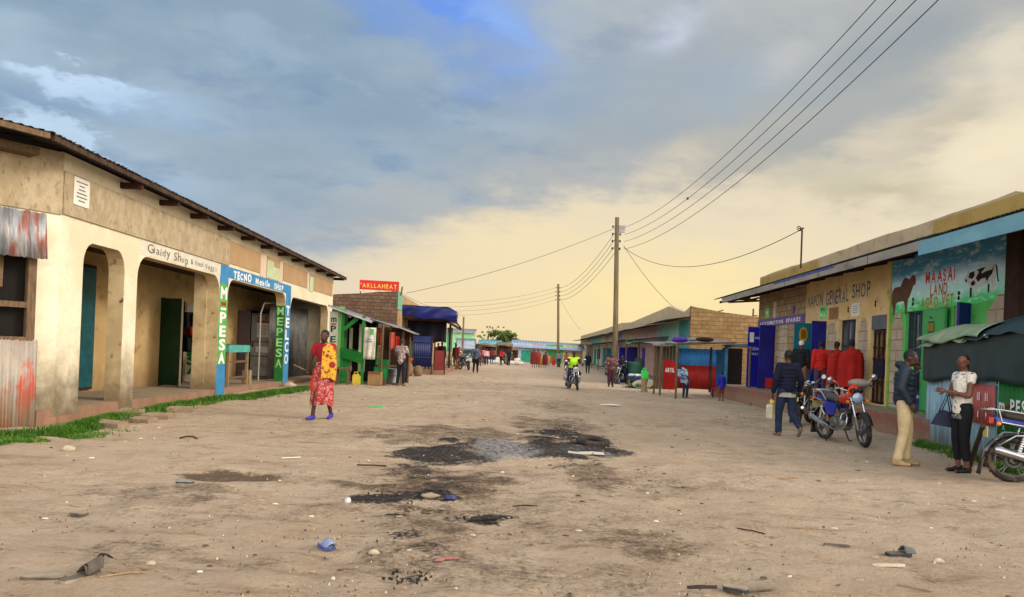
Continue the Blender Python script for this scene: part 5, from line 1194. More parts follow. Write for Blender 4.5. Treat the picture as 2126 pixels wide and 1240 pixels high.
# ------------------------------------------------------------------ far end
bE = thing('pale_blue_shops', 'low pale blue shop block with teal doors closing the street', 'shop building', (4.6, 104, 0))
Z0 = -.5
mb = MB()
for a, b, k in ((.1, 2.6, 'blue'), (2.6, 4.6, 'pinkish'), (4.6, 6.9, 'green'), (6.9, 9.6, 'cream')):
    m = dict(blue=M('far_pale_blue', S(176, 192, 208), rough=.85, scale=1), pinkish=M('far_grey_pink', S(190, 170, 170), rough=.85, scale=1), green=M('far_green', S(104, 178, 96), rough=.85, scale=1), cream=m_dwall['cream'])[k]
    mb.obox((a, 100, Z0), (b - a, 0, 0), (0, .3, 0), (0, 0, 3.0), m)
mb.obox((.1, 100.3, Z0), (.3, 0, 0), (0, 8, 0), (0, 0, 2.9), _mats['far_pale_blue'])
mb.build('wall', bE)
mb = MB(); mb.corr((-.1, 99.2, 2.18), (9.9, 0, -.22), (0, 3.6, .85), (0, -.2, 1), M('blue_grey_roof', S(168, 186, 210), S(150, 168, 194), rough=.5, metal=.2, scale=.8), amp=.03, pitch=.4); mb.obox((-.1, 99.15, 2.0), (9.9, 0, -.22), (0, .05, 0), (0, 0, .18), _mats['blue_grey_roof']); mb.build('roof', bE)
for a, w, m in ((1.25, 1.4, M('jade_door', S(40, 160, 130), rough=.6)), (5.0, 1.5, M('far_green_door', S(64, 140, 84), rough=.6)), (8.2, 1.0, m_dwall['ochre'])):
    MB().obox((a, 99.94, Z0), (w, 0, 0), (0, .05, 0), (0, 0, 2.1), m).build('door', bE)
bG = thing('turquoise_sheds', 'low turquoise roofed sheds left of the pale blue shops', 'shed', (-4, 112, 0))
mb = MB(); mb.obox((-8, 112, -.6), (7.6, 0, 0), (0, .3, 0), (0, 0, 2.9), M('shed_wall', S(150, 126, 110), S(120, 98, 88), rough=.9)); mb.build('wall', bG)
mb = MB(); mb.corr((-5.2, 111.2, 2.3), (3.6, 0, .0), (0, 3.5, .7), (0, -.2, 1), M('turquoise_roof', S(110, 178, 180), rough=.6), amp=.03, pitch=.4); mb.build('roof', bG)
mb = MB(); mb.corr((-1.6, 111.0, 2.25), (2.0, 0, 0), (0, 3.5, .5), (0, -.2, 1), m_tintop, amp=.03, pitch=.4); q = mb.build('roof', bG); q['label'] = 'grey tin roof'
mb = MB(); mb.obox((-10, 108, -.6), (4.5, 0, 0), (0, .3, 0), (0, 0, 4.4), M('far_mint_wall', S(150, 210, 150), rough=.85)); mb.corr((-10.2, 107.6, 3.8), (4.8, 0, 0), (0, 4, .7), (0, -.2, 1), m_tintop, amp=.03, pitch=.4); mb.obox((-8.2, 107.95, -.5), (1.2, 0, 0), (0, .05, 0), (0, 0, 2.2), m_navy)
single('mint_house', mb, 'mint green house glimpsed behind the lorry', 'house')
# open market shelters
for k, (px, w, h, d) in enumerate(((1046, 1.9, 2.1, 82), (1015, 2.2, 2.0, 90), (1062, 1.6, 1.7, 88))):
    p = at(px, 755, d); z = gz(p.x, d); s = thing('market_shelter', ('brown market shelter with dark opening in the middle of the far crowd', 'low brown market shelter left of the open brown one', 'small thatched shelter next to the pale blue wall')[k], 'shelter', (p.x, d, z), group='market shelters at the far end')
    mb = MB(); mb.grid(lambda a, b: Vector((p.x - w / 2 + w * a, d - 1 + 2.4 * b, z + h + .1 * math.sin(a * 6) + .2 * b)), 10, 5, M('shelter_cover', S(150, 120, 96), S(110, 86, 72), rough=.9, scale=2), thick=(0, 0, -.08)); mb.build('roof', s)
    for x, y in ((-w / 2 + .1, -.9), (w / 2 - .1, -.9), (-w / 2 + .1, 1.2), (w / 2 - .1, 1.2)): MB().tube([(p.x + x, d + y, z - .1), (p.x + x, d + y, z + h)], .06, m_wood, 6).build('post', s)
    mb = MB(); mb.obox((p.x - w / 2 + .15, d + .9, z - .05), (w - .3, 0, 0), (0, .05, 0), (0, 0, h * .95), M('shelter_back', S(96, 62, 50), S(70, 46, 40), rough=.9)); mb.build('back_panel', s)
    mb = MB(); mb.obox((p.x - w / 2 + .1, d - .7, z + .55), (w - .2, 0, 0), (0, .8, 0), (0, 0, .1), m_wood); mb.build('table', s)
for k, (px, py, d, col) in enumerate(((1072, 757, 78, (220, 214, 200)), (1030, 757, 80, (226, 220, 210)), (1003, 757, 84, (200, 190, 180)))):
    p = at(px, py, d); mb = MB(); z = gz(p.x, d)
    for j in range(4): mb.ball((p.x + (-.5, 0, .45, .1)[j], d + .1 * j, z + (.2, .25, .18, .5)[j]), (.38, .3, .24), M('pale_sacks_%s' % 'abc'[k], S(*col), rough=.9), 10, 6, jit=.1)
    single('sack_heap', mb, ('heap of pale sacks against the pale blue wall', 'heap of white sacks in front of the brown shelters', 'heap of grey sacks near the lorry')[k], 'sacks', 'sack heaps at the far end')
# lorry
lx, ly = -5.0, 80.0; lz = gz(lx, ly)
lo = thing('lorry', 'old grey blue lorry facing down the street at the far left', 'lorry', (lx, ly, lz)); lo.rotation_euler = (0, 0, .06)
m_lor = M('lorry_paint', S(116, 128, 140), S(98, 110, 124), rough=.5, scale=2); m_lgl = M('lorry_glass', S(150, 168, 188), S(120, 138, 160), rough=.1, spec=.8)
mb = MB(); mb.prism([(-1.1, 0, .6), (-1.1, .0, 1.45), (-1.1, .25, 2.45), (-1.1, .5, 2.6), (-1.1, 2.2, 2.6), (-1.1, 2.2, .6)], (2.2, 0, 0), m_lor); mb.build('cab', lo, True)
mb = MB(); mb.prism([(-.98, -.02, 1.5), (.98, -.02, 1.5), (.93, .2, 2.35), (-.93, .2, 2.35)], (0, .06, .01), m_lgl); mb.build('windscreen', lo, True)
mb = MB(); mb.obox((-.75, -.03, .95), (1.5, 0, 0), (0, .05, 0), (0, 0, .4), M('lorry_grille', S(40, 42, 46), rough=.5)); mb.build('radiator_grille', lo, True)
mb = MB(); mb.obox((-1.15, -.2, .5), (2.3, 0, 0), (0, .2, 0), (0, 0, .28), m_steel_dk); mb.build('bumper', lo, True)
for x in (-.9, .9): MB().lathe([(.16, 0), (.16, .06), (.1, .09)], (x, .02, 1.1), m_lgl, axis=(0, -1, 0), n=12).build('headlight', lo, True)
mb = MB(); mb.obox((-1.2, 2.4, .9), (2.4, 0, 0), (0, 5, 0), (0, 0, 1.2), M('lorry_box', S(110, 84, 66), rough=.8)); mb.build('load_bed', lo, True)
for x in (-1.0, .78):
    for y in (.9, 5.8): MB().lathe([(.3, -.12), (.48, -.12), (.5, 0), (.48, .12), (.3, .12)], (x + .1, y, .48), m_black, axis=(1, 0, 0), n=18).build('wheel', lo, True)
for x in (-1.2, 1.12): MB().obox((x, .1, 1.7), (.08, 0, 0), (0, .06, 0), (0, 0, .4), m_black).build('mirror', lo, True)

# trees
m_leaf = M('tree_foliage', S(98, 116, 48), S(70, 88, 34), rough=.8, scale=1.4, var=.3); m_leafp = M('acacia_foliage', S(146, 144, 84), S(120, 120, 66), rough=.8, scale=1.2, var=.3); m_bark = M('bark', S(96, 78, 60), rough=.95)
def tree(name, label, base, crown, trunk_h, trunk_r, leaf, n, size, seed, limbs=6):
    rnd = random.Random(seed); t = thing(name, label, 'tree', base); B = Vector((0, 0, 0)); mb = MB()
    top = Vector((rnd.uniform(-.3, .3), 0, trunk_h)); mb.tube([B - UP * .3, B + top * .5 + Vector((.1, 0, 0)), top], [trunk_r, trunk_r * .8, trunk_r * .6], m_bark, 8)
    for k in range(limbs):
        c, r = crown[k % len(crown)]; e = Vector(c) + Vector((rnd.uniform(-.5, .5) * r[0], rnd.uniform(-.5, .5) * r[1], rnd.uniform(-.4, .3) * r[2]))
        mb.tube([top * .85, top.lerp(e, .5) + UP * .2, e], [trunk_r * .4, trunk_r * .25, trunk_r * .08], m_bark, 6)
    mb.build('trunk', t, True); mb = MB(); vs = []; fs = []
    clumps = []
    for c, r in crown:
        for _ in range(max(5, int(n / 260))): 
            v = Vector((rnd.gauss(0, 1), rnd.gauss(0, 1), rnd.gauss(0, 1))).normalized() * rnd.uniform(.45, 1); clumps.append((Vector(c) + Vector((v.x * r[0], v.y * r[1], v.z * r[2])), min(r) * rnd.uniform(.28, .5)))
    for _ in range(n):
        c, r = rnd.choice(clumps); v = Vector((rnd.gauss(0, .55), rnd.gauss(0, .55), rnd.gauss(0, .45))) * r; p = c + v
        a = Vector((rnd.gauss(0, 1), rnd.gauss(0, 1), rnd.gauss(0, 1))).normalized() * size * rnd.uniform(.6, 1.3); b = a.orthogonal().normalized() * size * .5
        o = len(vs); vs += [p - a, p + b, p + a, p - b]; fs.append((o, o + 1, o + 2, o + 3))
    mb.add(vs, fs, leaf); mb.build('crown', t, True)
p = at(1048, 708, 118); tree('bushy_tree', 'dense round green tree rising behind the pale blue shops', (p.x, 118, .3), [((-.8, 0, 3.3), (2.2, 2, 1.0)), ((1.0, 0, 3.1), (1.9, 2, .85)), ((0, 0, 2.3), (2.8, 2, .8))], 2.0, .3, m_leaf, 3600, .2, 3)
p = at(1012, 700, 122); tree('acacia_tree', 'thin flat topped acacia left of the dense green tree', (p.x, 122, .1), [((1.0, 0, 5.1), (2.2, 1.5, .16)), ((-1.4, 0, 3.6), (1.5, 1.4, .22)), ((-.2, 0, 4.2), (1.4, 1.2, .14)), ((2.2, 0, 4.3), (.8, 1, .12))], 2.6, .16, m_leafp, 1500, .15, 5, 12)

# ------------------------------------------------------------------ poles and wires
m_pole = M('pole_timber', S(132, 114, 86), S(104, 88, 66), rough=.9, scale=2, stretch=(5, 5, .5), bump=.2); m_wire = M('black_wire', S(44, 42, 42), rough=.6, var=0); m_ins = M('insulator', S(70, 66, 64), rough=.4)
PX, PY = 6.05, 43.0; Pb = Vector((PX, PY, gz(PX, PY))); Pt = at(1281, 452, PY)
def pole(label, base, topv, r0, r1):
    t = thing('utility_pole', label, 'utility pole', base, group='utility poles along the street')
    MB().tube([base - UP * .4, base.lerp(topv, .5), topv], [r0, (r0 + r1) / 2, r1], m_pole, 12).build('post', t); return t
P1 = pole('tall timber power pole with a meter box right of the street centre', Pb, Pt, .17, .12)
MB().obox(Pt + Vector((.12, -.1, -.85)), (.36, 0, 0), (0, .2, 0), (0, 0, .38), m_greydoor).build('meter_box', P1)
WZ = [Pt.z - .55, Pt.z - .98, Pt.z - 1.38, Pt.z - 1.82]
for z in WZ:
    for s in (-1, 1):
        mb = MB(); c = Pt + Vector((s * .22, -.05, z - Pt.z)); mb.lathe([(.03, -.07), (.06, -.04), (.04, 0), (.06, .04), (.03, .07)], c, m_ins, n=10); mb.tube([c, c - Vector((s * .14, 0, 0))], .012, m_steel_dk, 6); mb.build('insulator', P1)
p = at(1159, 590, 78); b2 = Vector((4.95, 78, gz(5, 78) - .25)); P2 = pole('smaller timber power pole in the distance left of the tall one', b2, p, .15, .11)
for k in range(4):
    for s in (-1, 1): mb = MB(); mb.lathe([(.03, -.07), (.06, 0), (.03, .07)], p + Vector((s * .2, 0, -.4 - .42 * k)), m_ins, n=8); mb.tube([p + Vector((s * .2, 0, -.4 - .42 * k)), p + Vector((0, 0, -.4 - .42 * k))], .012, m_steel_dk, 5); mb.build('insulator', P2)
p3 = at(963, 658, 80); pole('slender grey pole behind the end of the stone shop porch', Vector((p3.x, 80, 0)), p3, .11, .09)
def wire(a, b, sag, label, group, r=.012, n=28):
    a, b = Vector(a), Vector(b); pts = [a.lerp(b, i / n) - UP * (sag * 4 * (i / n) * (1 - i / n)) for i in range(n + 1)]
    mb = MB(); mb.tube(pts, r, m_wire, 6); single('overhead_wire', mb, label, 'wire', group)
CLIP = None
ends = [at(1818, 0, 15.2), at(1860, 0, 14.6), at(1902, 0, 14.0), at(1948, 0, 13.2)]
for k in range(4):
    a = Vector((PX + .22, PY, WZ[k])); e = ends[k]
    # the wire passes through the seen point and runs on to the next pole behind the camera
    t_ = (PY - e.y) / (PY + 4.0); x2 = a.x + (e.x - a.x) / t_; sag = 2.1
    z2 = a.z + (e.z + sag * 4 * t_ * (1 - t_) - a.z) / t_
    if k == 1: f_ = (PY - 29.5) / (PY + 4.0); CLIP = Vector((a.x + (x2 - a.x) * f_, 29.5, a.z + (z2 - a.z) * f_ - sag * 4 * f_ * (1 - f_)))
    wire(a, (x2, -4.0, z2), sag, ('topmost', 'second', 'third', 'lowest')[k] + ' of the four wires sweeping overhead to the right', 'street wires overhead', .010, 60)
mb = MB(); a = at(1470, 416, 30.3) if CLIP is None else CLIP; mb.ball(a, (.05, .03, .05), m_wire, 8, 6); single('wire_clip', mb, 'small dark clip on the second overhead wire', 'clip')
wire((PX + .2, PY, WZ[3] + .1), MAST, 1.15, 'sagging service wire from the tall pole to the mast', 'service wires')
wire((PX + .2, PY, WZ[3] + .2), at(1400, 640, 44), .25, 'short wire dropping from the tall pole to the pastel shops', 'service wires')
wire((PX - .2, PY, WZ[0]), at(843, 609, 40), .35, 'long wire from the tall pole to the stone shop', 'service wires')
for k in range(4): wire((PX - .2, PY, WZ[k] - .1), p + Vector((.2, 0, -.4 - .42 * k)), .75, ('topmost', 'second', 'third', 'lowest')[k] + ' of the wires between the two poles', 'wires between the poles', .014)
for k in range(4): wire(p + Vector((-.2, 0, -.4 - .42 * k)), at(880 + 6 * k, 628 + 9 * k, 60), .5, ('topmost', 'second', 'third', 'lowest')[k] + ' of the faint wires from the far pole to the left', 'wires from the far pole', .010)
wire(p + Vector((.2, 0, -1.4)), at(1205, 684, 92), .3, 'thin wire from the far pole down to the pastel shops', 'service wires')
wire((-6.2, 36.4, 4.5), (-6.0, 58, 4.6), .2, 'faint wire along the top of the stone shop', 'service wires', .01)

# ------------------------------------------------------------------ motorcycles: forward is +X, the origin on the ground between the wheels
m_chrome = M('chrome', S(196, 196, 200), rough=.22, metal=.9, var=.08, spec=.6); m_rub = M('tyre_rubber', S(40, 40, 42), S(58, 52, 46), rough=.85, scale=12, stain=(S(140, 116, 90), .5, 6, .5))
m_alloy = M('dull_alloy', S(140, 138, 134), S(112, 110, 106), rough=.45, metal=.6, scale=14); m_seatv = M('seat_vinyl', S(66, 62, 58), S(86, 80, 74), rough=.6, scale=6); m_frameb = M('black_frame', S(24, 24, 26), rough=.45)
m_tankr = M('tank_red', S(196, 44, 24), S(176, 34, 20), rough=.22, scale=2, var=.08, spec=.6); m_panelb = M('side_panel_blue', S(34, 56, 176), S(28, 46, 150), rough=.3, var=.08, spec=.5)
m_tankb = M('tank_blue', S(36, 54, 178), S(30, 44, 156), rough=.22, scale=2, var=.08, spec=.6); m_tankk = M('tank_black', S(30, 32, 38), rough=.25, var=.08, spec=.5); m_lens = M('lamp_lens', S(190, 206, 226), S(150, 170, 200), rough=.08, spec=.9, var=.1)
m_redl = M('tail_lens', S(190, 40, 30), rough=.25, spec=.6); m_amber = M('amber_lens', S(226, 130, 40), rough=.25, spec=.6)
def arcstrip(mb, c, r, a0, a1, w, m, n=14, th=.006, dish=.25):
    c = Vector(c); vs = []; K = 5
    for i in range(n + 1):
        q = R(a0 + (a1 - a0) * i / n)
        for j in range(K):
            y = (j / (K - 1) - .5) * w; rr = r - dish * (2 * y / w) ** 2 * w * .5
            vs.append(c + Vector((math.cos(q) * rr, y, math.sin(q) * rr)))
    nvs = len(vs); vs += [v + (c - v).normalized() * th for v in vs]
    fs = [(i * K + j, i * K + j + 1, (i + 1) * K + j + 1, (i + 1) * K + j) for i in range(n) for j in range(K - 1)]
    fs += [tuple(x + nvs for x in f[::-1]) for f in fs]
    mb.add(vs, fs, m, True)
RW, FW = Vector((-.62, 0, .30)), Vector((.66, 0, .30))
def make_bike(label, steer=0.0, tank=None, panel=None, flap=0.32):
    b = thing('motorcycle', label, 'motorcycle', (0, 0, 0), group='motorcycles along the street')
    tank = tank or m_tankr; panel = panel or m_panelb
    ax = Vector((-.43, 0, .9)).normalized(); piv = Vector((.36, 0, .92)); SR = Matrix.Rotation(R(steer), 4, ax)
    def st(mb):                                  # turn the front end about the steering head
        mb.v = [tuple(piv + (SR @ (Vector(v) - piv))) for v in mb.v]; return mb
    for c, front in ((RW, False), (FW, True)):
        w = MB()
        w.torus(c, .232, .017, m_chrome, n=32, sq=1.6); w.lathe([(.045, -.07), (.06, -.05), (.06, .05), (.045, .07)], c, m_alloy, axis=(0, 1, 0), n=14)
        for k in range(5):
            q = k * 2 * math.pi / 5 + .3; e = Vector((math.cos(q), 0, math.sin(q))); p = Vector((-e.z, 0, e.x))
            for s in (-1, 1): w.tube([c + e * .05 + p * s * .02, c + e * .15 + p * s * .012, c + e * .225 + p * s * .03], .009, m_alloy, 6)
        w.torus(c + Vector((0, -.06, 0)), .09, .02, m_steel_dk, n=20, k=6)
        if front: st(w)
        wo = w.build('wheel', b, True)
        t = MB(); t.torus(c, .262, .042, m_rub, n=40, k=10, sq=1.1 if front else 1.3)
        for k in range(40):
            q = 2 * math.pi * k / 40; e = Vector((math.cos(q), 0, math.sin(q)))
            t.box(c + e * .302 + Vector((0, .016 * (-1) ** k, 0)), (.012, .034, .022), m_rub, rot=Matrix.Rotation(-q, 3, 'Y'))
        if front: st(t)
        t.build('tyre', wo, True)
    f = MB()
    f.tube([(.34, 0, .93), (.30, 0, .80), (.22, 0, .42), (.0, 0, .26), (-.22, 0, .28)], .022, m_frameb); f.tube([(.34, 0, .90), (-.15, 0, .78), (-.55, 0, .76), (-.85, 0, .80)], .02, m_frameb)
    for s in (-1, 1):
        f.tube([(-.2, s * .09, .32), (-.22, s * .10, .55), (-.2, s * .08, .76)], .017, m_frameb); f.tube([(-.22, s * .11, .34), RW + Vector((0, s * .11, 0))], .022, m_frameb)
    f.build('frame', b, True)
    for s in (-1, 1):
        q = MB(); q.tube([RW + Vector((.02, s * .13, .04)), (-.5, s * .13, .72)], .02, m_chrome)
        k = [Vector((-.6, s * .13, .36)).lerp(Vector((-.51, s * .13, .66)), i / 30) for i in range(31)]
        q.tube(k, [.036 if i % 3 else .026 for i in range(31)], m_chrome, 10); q.build('shock_absorber', b, True)
    e = MB()
    e.lathe([(.10, -.13), (.13, -.11), (.13, .11), (.10, .13)], (.02, 0, .36), m_alloy, axis=(0, 1, 0), n=20); e.lathe([(.09, -.15), (.105, -.13), (.105, .13), (.09, .15)], (-.12, 0, .38), m_alloy, axis=(0, 1, 0), n=20)
    e.box((-.04, 0, .38), (.26, .2, .18), m_alloy)
    for k in range(7): e.box((.08 + .006 * k, 0, .47 + .026 * k), (.19, .18, .011), m_alloy, rot=Matrix.Rotation(R(14), 3, 'Y'))
    e.box((.1, 0, .55), (.12, .11, .2), m_steel_dk, rot=Matrix.Rotation(R(14), 3, 'Y')); e.build('engine', b, True)
    x = MB(); P = [(.18, -.05, .56), (.26, -.08, .5), (.27, -.1, .38), (.2, -.13, .27), (.02, -.15, .24), (-.2, -.16, .27)]
    x.tube(P, .02, m_chrome, 10); x.tube([(-.2, -.16, .27), (-.3, -.165, .29), (-.85, -.175, .44), (-.88, -.175, .447)], [.024, .05, .056, .034], m_chrome, 14); x.build('exhaust', b, True)
    g = MB(); g.organic([('e', (.10, 0, .83), (.23, .125, .115)), ('e', (.22, 0, .86), (.15, .135, .10)), ('c', (.27, 0, .86), (-.12, 0, .80), .10, .07)], tank, .014, 5); tk = g.build('fuel_tank', b, True)
    g = MB(); g.lathe([(.04, 0), (.045, .02), (.035, .03)], (.12, 0, .935), m_chrome, n=14); g.build('fuel_cap', tk, True)
    g = MB(); g.organic([('c', (-.12, -.06, .80), (-.42, -.08, .83), .055, .06), ('c', (-.12, .06, .80), (-.42, .08, .83), .055, .06), ('c', (-.42, -.07, .85), (-.72, -.06, .90), .055, .045), ('c', (-.42, .07, .85), (-.72, .06, .90), .055, .045), ('c', (-.12, 0, .8), (-.72, 0, .89), .05, .05)], m_seatv, .016, 3); g.build('seat', b, True)
    for s in (-1, 1):
        g = MB(); g.prism([(-.02, s * .105, .74), (-.10, s * .115, .52), (-.30, s * .12, .50), (-.42, s * .12, .66), (-.40, s * .115, .76)], (0, s * .03, 0), panel); g.build('side_panel', b, True)
    g = MB(); g.prism([(-.42, -.1, .80), (-.42, -.1, .72), (-.84, -.07, .80), (-.86, -.05, .87)], (0, .2, 0), panel); g.build('tail_cowl', b, True)
    k = MB(); d = Vector((-.30, 0, .62)).normalized()
    for s in (-1, 1): k.tube([FW + Vector((0, s * .09, 0)), FW + Vector((-.10, s * .09, .24))], .028, m_alloy, 10); k.tube([FW + Vector((-.09, s * .09, .2)), (.37, s * .09, .93)], .02, m_chrome, 10)
    k.box((.37, 0, .92), (.09, .24, .03), m_alloy); k.box((.42, 0, .77), (.09, .24, .035), m_chrome); k.tube([FW + Vector((0, -.11, 0)), FW + Vector((0, .11, 0))], .015, m_alloy); st(k).build('front_fork', b, True)
    k = MB(); arcstrip(k, FW, .345, 20, 150, .13, m_chrome if tank is m_tankb else m_frameb); st(k).build('front_mudguard', b, True)
    k = MB(); arcstrip(k, RW, .355, 60, 200, .16, m_chrome if tank is m_tankb else m_frameb); k.build('rear_mudguard', b, True)
    k = MB(); k.grid(lambda u, v: Vector((-.955 - .06 * v * flap / .32, -.08 + .16 * u, .40 - flap * v)), 4, 6, m_rub, thick=(.008, 0, 0)); k.build('mud_flap', b, True)
    h = MB(); h.tube([(.18, -.37, 1.06), (.26, -.26, 1.07), (.36, -.1, 1.0), (.37, 0, .98), (.36, .1, 1.0), (.26, .26, 1.07), (.18, .37, 1.06)], .012, m_chrome, 8)
    for s in (-1, 1): h.tube([(.19, s * .36, 1.06), (.235, s * .27, 1.07)], .02, m_frameb, 8); h.tube([(.28, s * .22, 1.07), (.27, s * .38, 1.05)], .007, m_alloy, 6)
    st(h).build('handlebar', b, True)
    for s in (-1, 1):
        h = MB(); h.tube([(.27, s * .24, 1.07), (.30, s * .30, 1.18), (.28, s * .36, 1.22)], .007, m_chrome, 6); h.lathe([(.02, -.03), (.055, -.01), (.06, .0), (.055, .004)], (.26, s * .40, 1.23), m_chrome, axis=(-1, 0, .1), n=14); st(h).build('mirror', b, True)
    h = MB(); h.lathe([(.03, -.14), (.075, -.10), (.095, -.03), (.10, 0)], (.47, 0, .88), m_chrome if tank is not m_tankk else m_frameb, axis=(1, 0, 0), n=20); hl = st(h).build('headlight', b, True)
    h = MB(); h.lathe([(.093, 0), (.07, .022), (.03, .034), (.005, .037)], (.472, 0, .88), m_lens, axis=(1, 0, 0), n=20); st(h).build('lens', hl, True)
    h = MB()
    for s in (-1, 1): h.lathe([(.05, -.05), (.055, 0), (.05, .012)], (.43, s * .065, 1.03), m_frameb, axis=(-.6, 0, 1), n=14); h.lathe([(.044, .013), (.04, .016)], (.43, s * .065, 1.03), m_lens, axis=(-.6, 0, 1), n=14)
    h.box((.43, 0, 1.0), (.07, .08, .05), m_frameb); st(h).build('instrument_cluster', b, True)
    for s in (-1, 1):
        for xx, yy, zz, fr in ((.44, .17, .82, True), (-.84, .15, .78, False)):
            h = MB(); h.tube([(xx, s * .06, zz), (xx, s * yy, zz)], .008, m_frameb, 6); h.lathe([(.02, -.03), (.032, 0), (.028, .02)], (xx, s * yy, zz), m_amber, axis=(1 if fr else -1, 0, 0), n=12)
            if fr: st(h)
            h.build('indicator', b, True)
    h = MB(); h.box((-.90, 0, .82), (.06, .15, .08), m_redl); h.build('tail_light', b, True)
    h = MB(); h.box((-.945, 0, .66), (.008, .19, .15), M('number_plate', S(214, 196, 120), rough=.6)); h.build('number_plate', b, True)
    h = MB()
    for s in (-1, 1): h.tube([(-.36, s * .15, .78), (-.52, s * .16, .93), (-.84, s * .14, .97), (-.98, s * .10, .96), (-1.0, s * .0, .96)], .013, m_chrome, 8); h.tube([(-.84, s * .14, .97), (-.80, s * .15, .80), (-.5, s * .15, .76)], .012, m_chrome, 8)
    for xx in (-.62, -.74, -.86): h.tube([(xx, -.14, .955), (xx, .14, .955)], .009, m_chrome, 6)
    h.build('luggage_rack', b, True)
    for s in (-1, 1):
        h = MB(); h.tube([(-.36, s * .17, .5), (-.42, s * .23, .66), (-.66, s * .24, .64), (-.84, s * .2, .50), (-.72, s * .2, .42), (-.4, s * .19, .4), (-.36, s * .17, .5)], .012, m_chrome, 8); h.build('saddle_guard', b, True)
    h = MB(); h.tube([(.26, -.06, .6), (.3, -.22, .56), (.3, -.25, .42), (.22, -.2, .3), (.2, -.05, .3)], .013, m_chrome, 8); h.tube([(.26, .06, .6), (.3, .22, .56), (.3, .25, .42), (.22, .2, .3), (.2, .05, .3)], .013, m_chrome, 8); h.tube([(.26, -.06, .6), (.26, .06, .6)], .013, m_chrome, 8); h.tube([(.2, -.05, .3), (.2, .05, .3)], .013, m_chrome, 8); h.build('crash_bar', b, True)
    for s in (-1, 1): h = MB(); h.tube([(-.1, s * .06, .3), (-.1, s * .24, .3)], .014, m_rub, 8); h.build('foot_peg', b, True)
    h = MB(); h.tube([(-.12, .1, .28), (-.2, .26, .02), (-.14, .28, .012)], .012, m_frameb, 8); h.tube([(-.12, -.1, .28), (-.2, -.22, .02), (-.14, -.24, .012)], .012, m_frameb, 8); h.tube([(-.12, -.1, .28), (-.12, .1, .28)], .012, m_frameb, 8); h.build('kickstand', b, True)
    return b
def put_bike(b, rear, front):
    r, f = Vector(rear), Vector(front); d = (f - r); a = math.atan2(d.y, d.x); c = r.lerp(f, .485)
    b.location = (c.x, c.y, gz(c.x, c.y)); b.rotation_euler = (0, 0, a)
bk1 = make_bike('parked motorcycle with red tank and blue side panels before the ochre shop', steer=-14)
r1 = gp(1710, 911); put_bike(bk1, r1, gp(1792, 929)); m_orag = M('orange_rag', S(226, 70, 30), S(200, 54, 22), rough=.9)
mb = MB(); mb.grid(lambda a, b: Vector((.30 + .16 * a - .03 * b, -.16 + .30 * b, .96 + .12 * math.sin(b * 3.1) + .05 * math.sin(a * 6))), 8, 10, m_orag, thick=(0, 0, -.02))
o = mb.build('orange_cloth'); o.location = bk1.location; o.rotation_euler = bk1.rotation_euler; tag(o, 'bright orange cloth tied over the red motorcycle tank', 'cloth')
mb = MB(); mb.organic([('e', (.22, .16, 1.14), (.16, .22, .09)), ('e', (.12, .2, 1.1), (.14, .2, .08))], M('grey_cover', S(150, 140, 132), S(130, 120, 112), rough=.8), .02, 4)
o = mb.build('grey_bag'); o.location = bk1.location; o.rotation_euler = bk1.rotation_euler; tag(o, 'grey bag resting on the handlebar of the red tank motorcycle', 'bag')
bk2 = copy_tree(bk1, swap={m_tankr: m_tankk, m_panelb: m_tankk}); bk2['label'] = 'dark motorcycle half hidden behind the man walking away'
put_bike(bk2, Vector((7.0, 18.0, 0)), Vector((7.75, 19.05, 0)))
bk3 = make_bike('blue motorcycle seen from behind, cut by the right edge of the picture', tank=m_tankb, panel=m_panelb, flap=.32)
put_bike(bk3, Vector((6.78, 9.9, 0)), Vector((7.95, 9.55, 0)))
mb = MB(); p = gp(2012, 968); q = at(2040, 884, 10.0); mb.tube([p, p.lerp(q, .5), q], [.04, .035, .03], M('dark_post', S(74, 62, 48), S(58, 48, 38), rough=.8), 10); single('leaning_stick', mb, 'dark wooden stick leaning on the tail of the blue motorcycle', 'stick')
bk4 = copy_tree(bk1, swap={m_panelb: m_tankb, m_tankr: m_tankk}); bk4['label'] = 'motorcycle ridden towards the viewer by the man in the lime vest'
put_bike(bk4, Vector((2.55, 32.3, 0)), Vector((2.78, 31.05, 0)))
for o_ in [k for k in bpy.data.objects if k.parent == bk4 and k.name.startswith(('headlight', 'kickstand'))]: pass
bk5 = copy_tree(bk1, swap={m_tankr: m_tankb}); bk5['label'] = 'blue motorcycle parked before the lorry and the porch'
p = at(962, 760, 50); put_bike(bk5, Vector((p.x - .25, 50.8, 0)), Vector((p.x + .35, 49.7, 0)))
bk6 = copy_tree(bk1, swap={m_panelb: m_tankk}); bk6['label'] = 'motorcycle with a red shirted rider by the awning posts'
put_bike(bk6, Vector((7.3, 55.6, 0)), Vector((7.7, 54.4, 0)))
bk7 = copy_tree(bk1, swap={m_tankr: m_tankk}); bk7['label'] = 'motorcycle with a dark rider at the blue counter'
put_bike(bk7, Vector((6.6, 42.2, 0)), Vector((5.9, 41.2, 0)))
bk8 = copy_tree(bk1, swap={m_panelb: m_tankk}); bk8['label'] = 'distant motorcycle standing before the market shelters'
put_bike(bk8, Vector((-.45, 75.2, 0)), Vector((-.35, 74, 0)))

